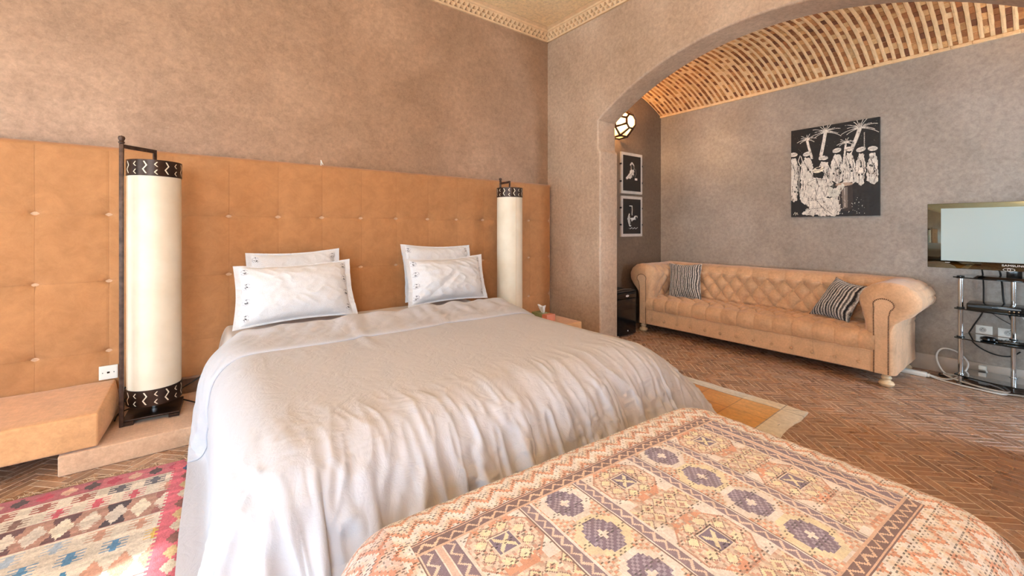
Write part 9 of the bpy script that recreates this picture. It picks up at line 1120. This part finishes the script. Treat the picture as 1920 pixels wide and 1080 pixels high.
# ------------------------------------------------------------------ pictures
def painting():
    W_,H_=.672,.857; c=Canvas(W_,H_,.0025,(24,18,17)); WT=(216,208,198); n=vnoise(c.X*20,c.Y*20,3)
    c.C[:]=np.array((24,18,17))+ (n*7)[...,None]
    # coordinates as seen: x 0..1 , y 0 top..1
    s=lambda pts:[(x*W_,y*H_) for x,y in pts]
    def rob(pts,col=WT,rag=.010): c.poly(s(pts),col,rag)
    def palm(x,y,bx,by,w,r,k):
        c.line(s([(x,y),(x+(bx-x)*.35+.0,y+(by-y)*.4),(bx,by)]),w,WT)
        for i in range(k):
            a=-PI*1.08+PI*1.16*i/(k-1); l=r*(.7+.3*math.sin(i*2.1)); p=[]
            for j in range(6):
                t=j/5; p.append((x*W_+math.cos(a)*l*t,y*H_+math.sin(a)*l*t*.85+.9*l*t*t*t*(.10+.16*abs(math.cos(a)))))
            c.line(p,.0044,WT)
    palm(.20,.13,.26,.34,.020,.085,13); palm(.42,.075,.36,.36,.026,.13,17); palm(.80,.085,.69,.34,.028,.14,17); palm(.65,.22,.60,.60,.014,.07,13)
    # standing robed figures
    figs=[(.03,.325,.070,.80),(.20,.335,.080,.84),(.40,.40,.085,.66),(.55,.335,.070,.62),(.685,.335,.062,.64),(.81,.355,.058,.66),(.93,.36,.058,.65)]
    for i,(x,y,hw,b) in enumerate(figs):
        j=.012*((i*37)%5-2)
        rob([(x-hw*.45,y+.01),(x-.01,y-.012),(x+hw*.5,y+.005),(x+hw*.9,y+.09),(x+hw*1.0+j,b),(x+.01,b+.035),(x-hw*1.05,b-.01+j),(x-hw*.95,y+.10)],WT,.006)
    rng2=random.Random(4)
    for i,(x,y,hw,b) in enumerate(figs):
        for k in range(13):
            xx=x+rng2.uniform(-hw*.8,hw*.8); yy=rng2.uniform(y+.03,b-.06); l=rng2.uniform(.03,.14); m=rng2.uniform(-.22,.22)
            c.line(s([(xx,yy),(xx+m*l*.5+.004,yy+l*.5),(xx+m*l,yy+l)]),rng2.uniform(.0015,.0042),(46,37,34) if rng2.random()<.7 else (130,120,110))
        c.line(s([(x-hw*.5,y+.03),(x+hw*.1,y+.12),(x+hw*.75,y+.19)]),.0036,(40,32,29))
        for k in range(3): c.ell((x+rng2.uniform(-hw*.6,hw*.6))*W_,rng2.uniform(y+.12,b-.08)*H_,.006,.010,(34,26,24))
    for i,(x,y,hw,b) in enumerate(figs):
        ty=y-.046; c.ell((x+.002)*W_,(y-.040)*H_,.021,.034,(20,15,14)); c.ell(x*W_,ty*H_,.034,.021,WT,-.22 if i%2 else .08); c.line(s([(x-.045,ty+.004),(x+.045,ty-.012)]),.0028,(84,72,64)); c.line(s([(x-.035,ty+.014),(x+.04,ty+.002)]),.002,(110,98,88))
    c.line(s([(.115,.30),(.09,.36),(.12,.42),(.145,.37),(.125,.31)]),.006,WT); c.line(s([(.105,.42),(.10,.66),(.125,.86)]),.006,WT)
    # ground and drum
    c.poly(s([(.55,.74),(1,.72),(1,1),(.5,1)]),(24,18,17)); c.poly(s([(0,.84),(.12,.80),(.18,1),(0,1)]),(24,18,17))
    c.poly(s([(.52,.66),(.72,.64),(.73,.90),(.66,.95),(.58,.93)]),(50,38,34)); c.ell(.63*W_,.66*H_,.065,.016,(170,146,128)); c.poly(s([(.60,.69),(.67,.69),(.67,.91),(.62,.92)]),(118,108,100)); c.line(s([(.635,.70),(.64,.90)]),.004,(196,188,180))
    for t in np.linspace(0,1,26): c.ell((.52+.06*math.sin(t*3))*W_,(.70+.22*t)*H_,.002,.003,WT)
    for k in range(60): c.ell(rng2.uniform(.55,.86)*W_,(.78+.2*rng2.random()**.5)*H_,rng2.uniform(.001,.004),rng2.uniform(.001,.004),WT if rng2.random()<.7 else (60,50,46))
    # kneeling drummer
    rob([(.19,.60),(.30,.565),(.40,.60),(.44,.66),(.52,.70),(.60,.66),(.62,.70),(.52,.80),(.42,.79),(.55,.78),(.58,.92),(.55,.995),(.20,.985),(.13,.96),(.22,.90),(.17,.80)])
    for p in ([(.20,.62),(.30,.58),(.42,.60)],[(.30,.52),(.34,.66),(.30,.80),(.44,.96)],[(.22,.82),(.40,.80)],[(.36,.88),(.50,.98)],[(.18,.92),(.40,.90)],[(.46,.66),(.42,.78)]): c.line(s(p),.0035,(70,60,54))
    c.ell(.355*W_,.535*H_,.034,.034,(20,15,14)); c.ell(.335*W_,.480*H_,.046,.027,(226,216,196),-.2); c.line(s([(.27,.495),(.40,.470)]),.004,(60,48,42)); c.ell(.34*W_,.462*H_,.022,.009,(40,32,30),-.2)
    rob([(.44,.66),(.54,.72),(.62,.64),(.64,.68),(.55,.80),(.46,.78)],(200,196,184)); rob([(.40,.82),(.56,.78),(.60,.93),(.58,.96),(.52,.90)])
    for k in range(70):
        x=rng2.uniform(.16,.56);y=rng2.uniform(.56,.97); l=rng2.uniform(.02,.06); m=rng2.uniform(-.5,.5); c.line(s([(x,y),(x+m*l,y+l)]),rng2.uniform(.0012,.003),(120,112,102) if rng2.random()<.6 else (60,50,46))
    for k in range(50): c.ell(rng2.uniform(.02,.98)*W_,rng2.uniform(.02,.3)*H_,.0016,.0016,(150,140,130))
    for t in np.linspace(0,1,12): c.ell(.845*W_,(.14+.14*t)*H_,.0035,.0035,WT)
    for x0,y0 in ((.03,.955),(.055,.96)): c.line(s([(x0,y0+.02),(x0+.02,y0-.01),(x0+.03,y0+.015)]),.005,(190,182,172))
    wm=c.C.mean(-1)>120; nn=vnoise(c.X*55,c.Y*35,7)*.5+vnoise(c.X*160,c.Y*90,8)*.5; c.C=np.where(wm[...,None],c.C*(1.02+.16*nn[...,None]),c.C); dk=wm&(nn<-.55); c.C[dk]=(110,98,90)
    r=thing('canvas_painting','black and white painting of robed musicians and palm trees above the sofa','painting',(4.72,1.258,1.69))
    xs=np.linspace(0,W_,c.nx+1);ys=np.linspace(0,H_,c.ny+1); X,Y=np.meshgrid(xs,ys); P=np.stack([4.7145+0*X+.0006*vnoise(X*60,Y*60,2),1.594-X,2.118-Y],-1)
    under(r,gridobj('painted_face',P,M_paint,cols=c.C,flip=False)); under(r,MB().box(4.7155,4.739,1.594-W_,1.594,2.118-H_,2.118).build('stretched_canvas',M_dark))
painting()
def photo(z0,z1,kind,label):
    r=thing('framed_photograph',label,'picture',(4.12,3.05,(z0+z1)/2),0,'framed photographs beside the arch'); x0,x1=3.915,4.318
    under(r,MB().box(x0,x1,3.046,3.0655,z0,z1).build('pale_mount',simple('mount_board',L(186,178,170),.5)))
    w,h=x1-x0-.066,z1-z0-.066; c=Canvas(w,h,.0025,(24,20,19)); W=(212,206,198); G=(120,112,106); n=vnoise(c.X*30,c.Y*30,5)
    s=lambda p:[(a*w,b*h) for a,b in p]
    if kind==0:
        c.poly(s([(.38,.22),(.50,.17),(.62,.24),(.64,.40),(.60,.55),(.40,.66),(.22,.70),(.14,.64),(.30,.55),(.44,.40)]),G,.01); c.poly(s([(.42,.40),(.58,.36),(.60,.50),(.42,.64),(.20,.68),(.16,.63),(.34,.54)]),W,.01); c.poly(s([(.46,.26),(.56,.24),(.60,.38),(.50,.40)]),(30,26,24)); c.line(s([(.40,.26),(.50,.19),(.60,.26)]),.012,W); c.line(s([(.70,.36),(.74,.50),(.66,.60)]),.006,G)
        for k in range(5): c.line(s([(.56-.03*k,.40+.03*k),(.50-.06*k,.62)]),.003,(70,64,60))
        c.poly(s([(.66,.62),(.80,.62),(.80,.68),(.66,.68)]),W)
    else:
        c.line(s([(.36,.20),(.50,.20),(.52,.32),(.50,.46)]),.010,W); c.line(s([(.47,.22),(.46,.44)]),.006,G); c.poly(s([(.26,.44),(.34,.40),(.40,.52),(.38,.68),(.46,.80),(.34,.78),(.27,.62)]),W,.012); c.poly(s([(.40,.56),(.60,.52),(.70,.46),(.80,.52),(.78,.62),(.60,.60),(.46,.64)]),W,.010); c.ell(.74*w,.55*h,.018,.022,(60,54,50))
        for k in range(6): c.line(s([(.30+.08*k,.84+.02*(k%2)),(.42+.08*k,.82+.03*((k+1)%2))]),.006,W if k%2 else G)
        for k in range(4): c.line(s([(.28+.03*k,.46),(.34+.02*k,.74)]),.003,(80,74,70))
    xs=np.linspace(0,w,c.nx+1);ys=np.linspace(0,h,c.ny+1); X,Y=np.meshgrid(xs,ys); P=np.stack([x0+.033+X,3.0450+0*X,z1-.033-Y],-1)
    under(r,gridobj('photograph',P,M_photo,cols=c.C,flip=True))
    for x in (x0,x1):
        for z in (z0+.14,z1-.14): under(r,MB().box(x-.006,x+.006,3.040,3.0655,z-.010,z+.010,bev=.002).build('clip',M_dark))
photo(1.557,2.040,0,'upper small black and white photograph in pale mount beside the arch'); photo(1.052,1.529,1,'lower small black and white photograph in pale mount beside the arch')
# ------------------------------------------------------------------ wall lantern
def sconce():
    c=Vector((3.705,2.905,2.295)); r=thing('wall_lantern','faceted glass and dark metal wall lantern glowing beside the arch','lantern',c)
    rings=[(-.150,.078,8,PI/8),(-.055,.152,8,PI/8),(.055,.158,8,PI/8),(.150,.095,8,PI/8)]
    V=[];n=8
    for y,rad,k,ph in rings:
        for i in range(n): a=ph+2*PI*i/n; V.append(Vector((rad*math.cos(a),y,rad*math.sin(a))))
    F=[tuple(range(n))]
    for j in range(3):
        for i in range(n): F.append((j*n+i,j*n+(i+1)%n,(j+1)*n+(i+1)%n,(j+1)*n+i))
    t=NT('frosted_lantern_glass'); tr=t.n('ShaderNodeBsdfTransparent'); em=t.n('ShaderNodeEmission'); mx=t.n('ShaderNodeMixShader'); tl=t.n('ShaderNodeBsdfTranslucent'); tl.inputs[0].default_value=L(255,226,176); ad=t.n('ShaderNodeAddShader')
    em.inputs[0].default_value=L(255,214,146); em.inputs[1].default_value=.28; mx.inputs[0].default_value=.45
    t.l(tl.outputs[0],ad.inputs[0]); t.l(em.outputs[0],ad.inputs[1]); t.l(tr.outputs[0],mx.inputs[1]); t.l(ad.outputs[0],mx.inputs[2]); t.l(mx.outputs[0],t.out.inputs[0]); t.n('ShaderNodeBsdfPrincipled')
    for k,f in enumerate(F):
        m=MB().add([V[i]*.985 for i in f],[tuple(range(len(f)))]); o=m.build('glass_pane',t.m); o.parent=r
    e=MB(); seen=set()
    for f in F:
        for a,b in zip(f,f[1:]+f[:1]):
            if (min(a,b),max(a,b)) in seen: continue
            seen.add((min(a,b),max(a,b))); e.tube([V[a],V[b]],.0125,6)
    for v in V: e.ball(v,.0135,n=8,m=5)
    o=e.build('metal_frame',M_iron2); o.parent=r
    o=MB().lathe([(0,.152),(.09,.152),(.09,.160),(0,.160)],24,axis='Y').build('wall_plate',M_iron2); o.parent=r
    e2=NT('bulb_glow'); em=e2.n('ShaderNodeEmission'); em.inputs[0].default_value=L(255,222,160); em.inputs[1].default_value=7; e2.l(em.outputs[0],e2.out.inputs[0])
    o=MB().ball((0,-.02,0),.028,n=16,m=10).build('bulb',e2.m); o.parent=r
    l=bpy.data.lights.new('lantern_light','POINT'); l.energy=LANT; l.color=(1,.60,.25); l.shadow_soft_size=.04; lo=bpy.data.objects.new('lantern_light',l); COL.objects.link(lo); lo.parent=r; lo.location=(0,-.02,.06)
LANT=38
sconce()
# ------------------------------------------------------------------ outdoors beyond the glazed doors
M_grass=simple('garden_grass',L(110,132,70),.9,var=.3,scale=3); M_leaf=simple('garden_leaf',L(96,122,66),.8,var=.4,scale=6); M_wallo=simple('garden_wall',L(216,196,168),.8)
struct(MB().box(-22,XL-T,-12,14,-.25,-.05).build('floor_garden',M_grass))
for k,(x,y,rr,h) in enumerate(((-10,-3.4,1.5,2.2),(-11,2.5,1.7,3.0),(-10.5,6.8,1.6,2.4),(-12,-8,2.0,3.4),(-15.5,-.8,1.8,3.6))):
    bm=bmesh.new(); bmesh.ops.create_icosphere(bm,subdivisions=4,radius=rr)
    for q in bm.verts: q.co*=1+.22*mnoise.noise(q.co*1.6+Vector((k*7,0,0)))+.10*mnoise.noise(q.co*5); 
    me=bpy.data.meshes.new('leafy_crown'); bm.to_mesh(me); bm.free(); me.materials.append(M_leaf); rt=thing('garden_tree','round green garden tree beyond the glazed doors','tree',(x,y,-.05),0,'trees in the garden'); o=bpy.data.objects.new('leafy_crown',me); COL.objects.link(o); o.parent=rt; o.location=(0,0,h)
    o=MB().lathe([(.14,0),(.10,h*.6),(.08,h)],10).build('trunk',M_plat); o.parent=rt
# ------------------------------------------------------------------ light
w=bpy.data.worlds.new('sky'); SC.world=w; w.use_nodes=True; nt=w.node_tree; nt.nodes.clear(); out=nt.nodes.new('ShaderNodeOutputWorld'); bg=nt.nodes.new('ShaderNodeBackground'); tc=nt.nodes.new('ShaderNodeTexCoord'); sx=nt.nodes.new('ShaderNodeSeparateXYZ'); rp=nt.nodes.new('ShaderNodeValToRGB')
nt.links.new(tc.outputs['Generated'],sx.inputs[0]); nt.links.new(sx.outputs[2],rp.inputs[0]); rp.color_ramp.elements[0].color=(.95,.98,1,1); rp.color_ramp.elements[1].color=(.38,.58,1,1); rp.color_ramp.elements[0].position=0; rp.color_ramp.elements[1].position=.8
nt.links.new(rp.outputs[0],bg.inputs[0]); bg.inputs[1].default_value=SKY; nt.links.new(bg.outputs[0],out.inputs[0])
def area(name,loc,rot,sx_,sy_,power,col,portal=False):
    l=bpy.data.lights.new(name,'AREA'); l.shape='RECTANGLE'; l.size=sx_; l.size_y=sy_; l.energy=power; l.color=col
    o=bpy.data.objects.new(name,l); COL.objects.link(o); o.location=loc; o.rotation_euler=rot
    if portal: l.cycles.is_portal=True
    return o
for k,(a,c,za,zb) in enumerate((W1,W2)):
    area('portal_%d'%k,(XL-.02,(a+c)/2,(za+zb)/2),(0,-PI/2,0),zb-za,c-a,1,(1,1,1),True)
    area('daylight_%d'%k,(XL-.18,(a+c)/2,(za+zb)/2),(0,-PI/2,0),zb-za-.1,c-a-.1,DAY*(zb-za)*(c-a),DCOL)
area('portal_4',((W4[0]+W4[1])/2,YB-.02,(W4[2]+W4[3])/2),(PI/2,0,0),W4[1]-W4[0],W4[3]-W4[2],1,(1,1,1),True)
area('daylight_4',((W4[0]+W4[1])/2,YB-.18,(W4[2]+W4[3])/2),(PI/2,0,0),W4[1]-W4[0]-.1,W4[3]-W4[2]-.1,BACKD,DCOL)  # added fill light behind the made-up back window
area('portal_3',((W3[0]+W3[1])/2,YB-.02,(W3[2]+W3[3])/2),(PI/2,0,0),W3[1]-W3[0],W3[3]-W3[2],1,(1,1,1),True)
area('daylight_3',((W3[0]+W3[1])/2,YB-.18,(W3[2]+W3[3])/2),(PI/2,0,0),W3[1]-W3[0]-.1,W3[3]-W3[2]-.1,ALCD,ACOL)  # added fill light behind the added alcove window
sd=Vector((.9,.30,-.9*.53)).normalized(); l=bpy.data.lights.new('sun','SUN'); l.energy=SUN; l.angle=.009; l.color=(1,.96,.90); o=bpy.data.objects.new('sun',l); COL.objects.link(o); o.rotation_euler=(-sd).to_track_quat('Z','Y').to_euler()
# made-up uplights, added out of view as warm fill for the upper room (one in the bedroom, one in the alcove, both behind the viewpoint)
def pend(loc,power,label,col=(1,.74,.45)):
    r=thing('added_uplight',label,'lantern',loc,0,'added out-of-view uplights'); e=NT('uplight_bulb_glow'); em=e.n('ShaderNodeEmission'); em.inputs[0].default_value=(1,.75,.45,1); em.inputs[1].default_value=2; e.l(em.outputs[0],e.out.inputs[0])
    o=MB().ball((0,0,-.16),.035,n=14,m=8).build('bulb',e.m); o.parent=r
    o=MB().tube([(0,0,-.10),(0,0,.55 if loc[2]<2.8 else .3)],.005,8).lathe([(.03,-.10),(.035,-.07),(.005,-.05)],16).build('hanging_rod',M_iron2); o.parent=r
    e=MB()
    for i in range(8): a=2*PI*i/8; e.tube([(.03*math.cos(a),.03*math.sin(a),-.07),(.13*math.cos(a),.13*math.sin(a),-.16),(.03*math.cos(a),.03*math.sin(a),-.29)],.004,6)
    o=e.build('wire_cage',M_iron2); o.parent=r
    n=10; pr=[(.02+.23*math.sin(PI/2*i/n),-.36+.24*(1-math.cos(PI/2*i/n))) for i in range(n+1)]; pr=[(0,-.36)]+pr+[(pr[-1][0]-.006,pr[-1][1])]+[(a-.006,b+.006) for a,b in pr[::-1][:-1]]+[(0,-.354)]
    o=MB().lathe(pr,40).build('metal_bowl',M_iron2); o.parent=r  # bowl added to block the downward light of the made-up uplight
    l=bpy.data.lights.new('glow','POINT'); l.energy=power; l.color=col; l.shadow_soft_size=.12; lo=bpy.data.objects.new('uplight_fill',l); COL.objects.link(lo); lo.parent=r; lo.location=(0,0,-.16)
pend((.1,-.6,2.98),ROOMW,'iron bowl uplight added out of view to warm the bedroom ceiling')
pend((4.05,-.75,2.45),ALCW,'iron bowl uplight added out of view to light the brick vault')
# ------------------------------------------------------------------ camera
cam=bpy.data.cameras.new('camera'); co=bpy.data.objects.new('camera',cam); COL.objects.link(co); co.location=(0,0,1.15); co.rotation_euler=(PI/2,0,math.atan2(1018,777)-PI/2)
cam.sensor_width=36; cam.lens=777/1920*36; cam.shift_y=-112/1920; cam.clip_start=.02; cam.clip_end=100; SC.camera=co
vs=SC.view_settings; vs.view_transform='Standard'; vs.look='None'; vs.gamma=1; vs.use_curve_mapping=False; vs.exposure=EXPO
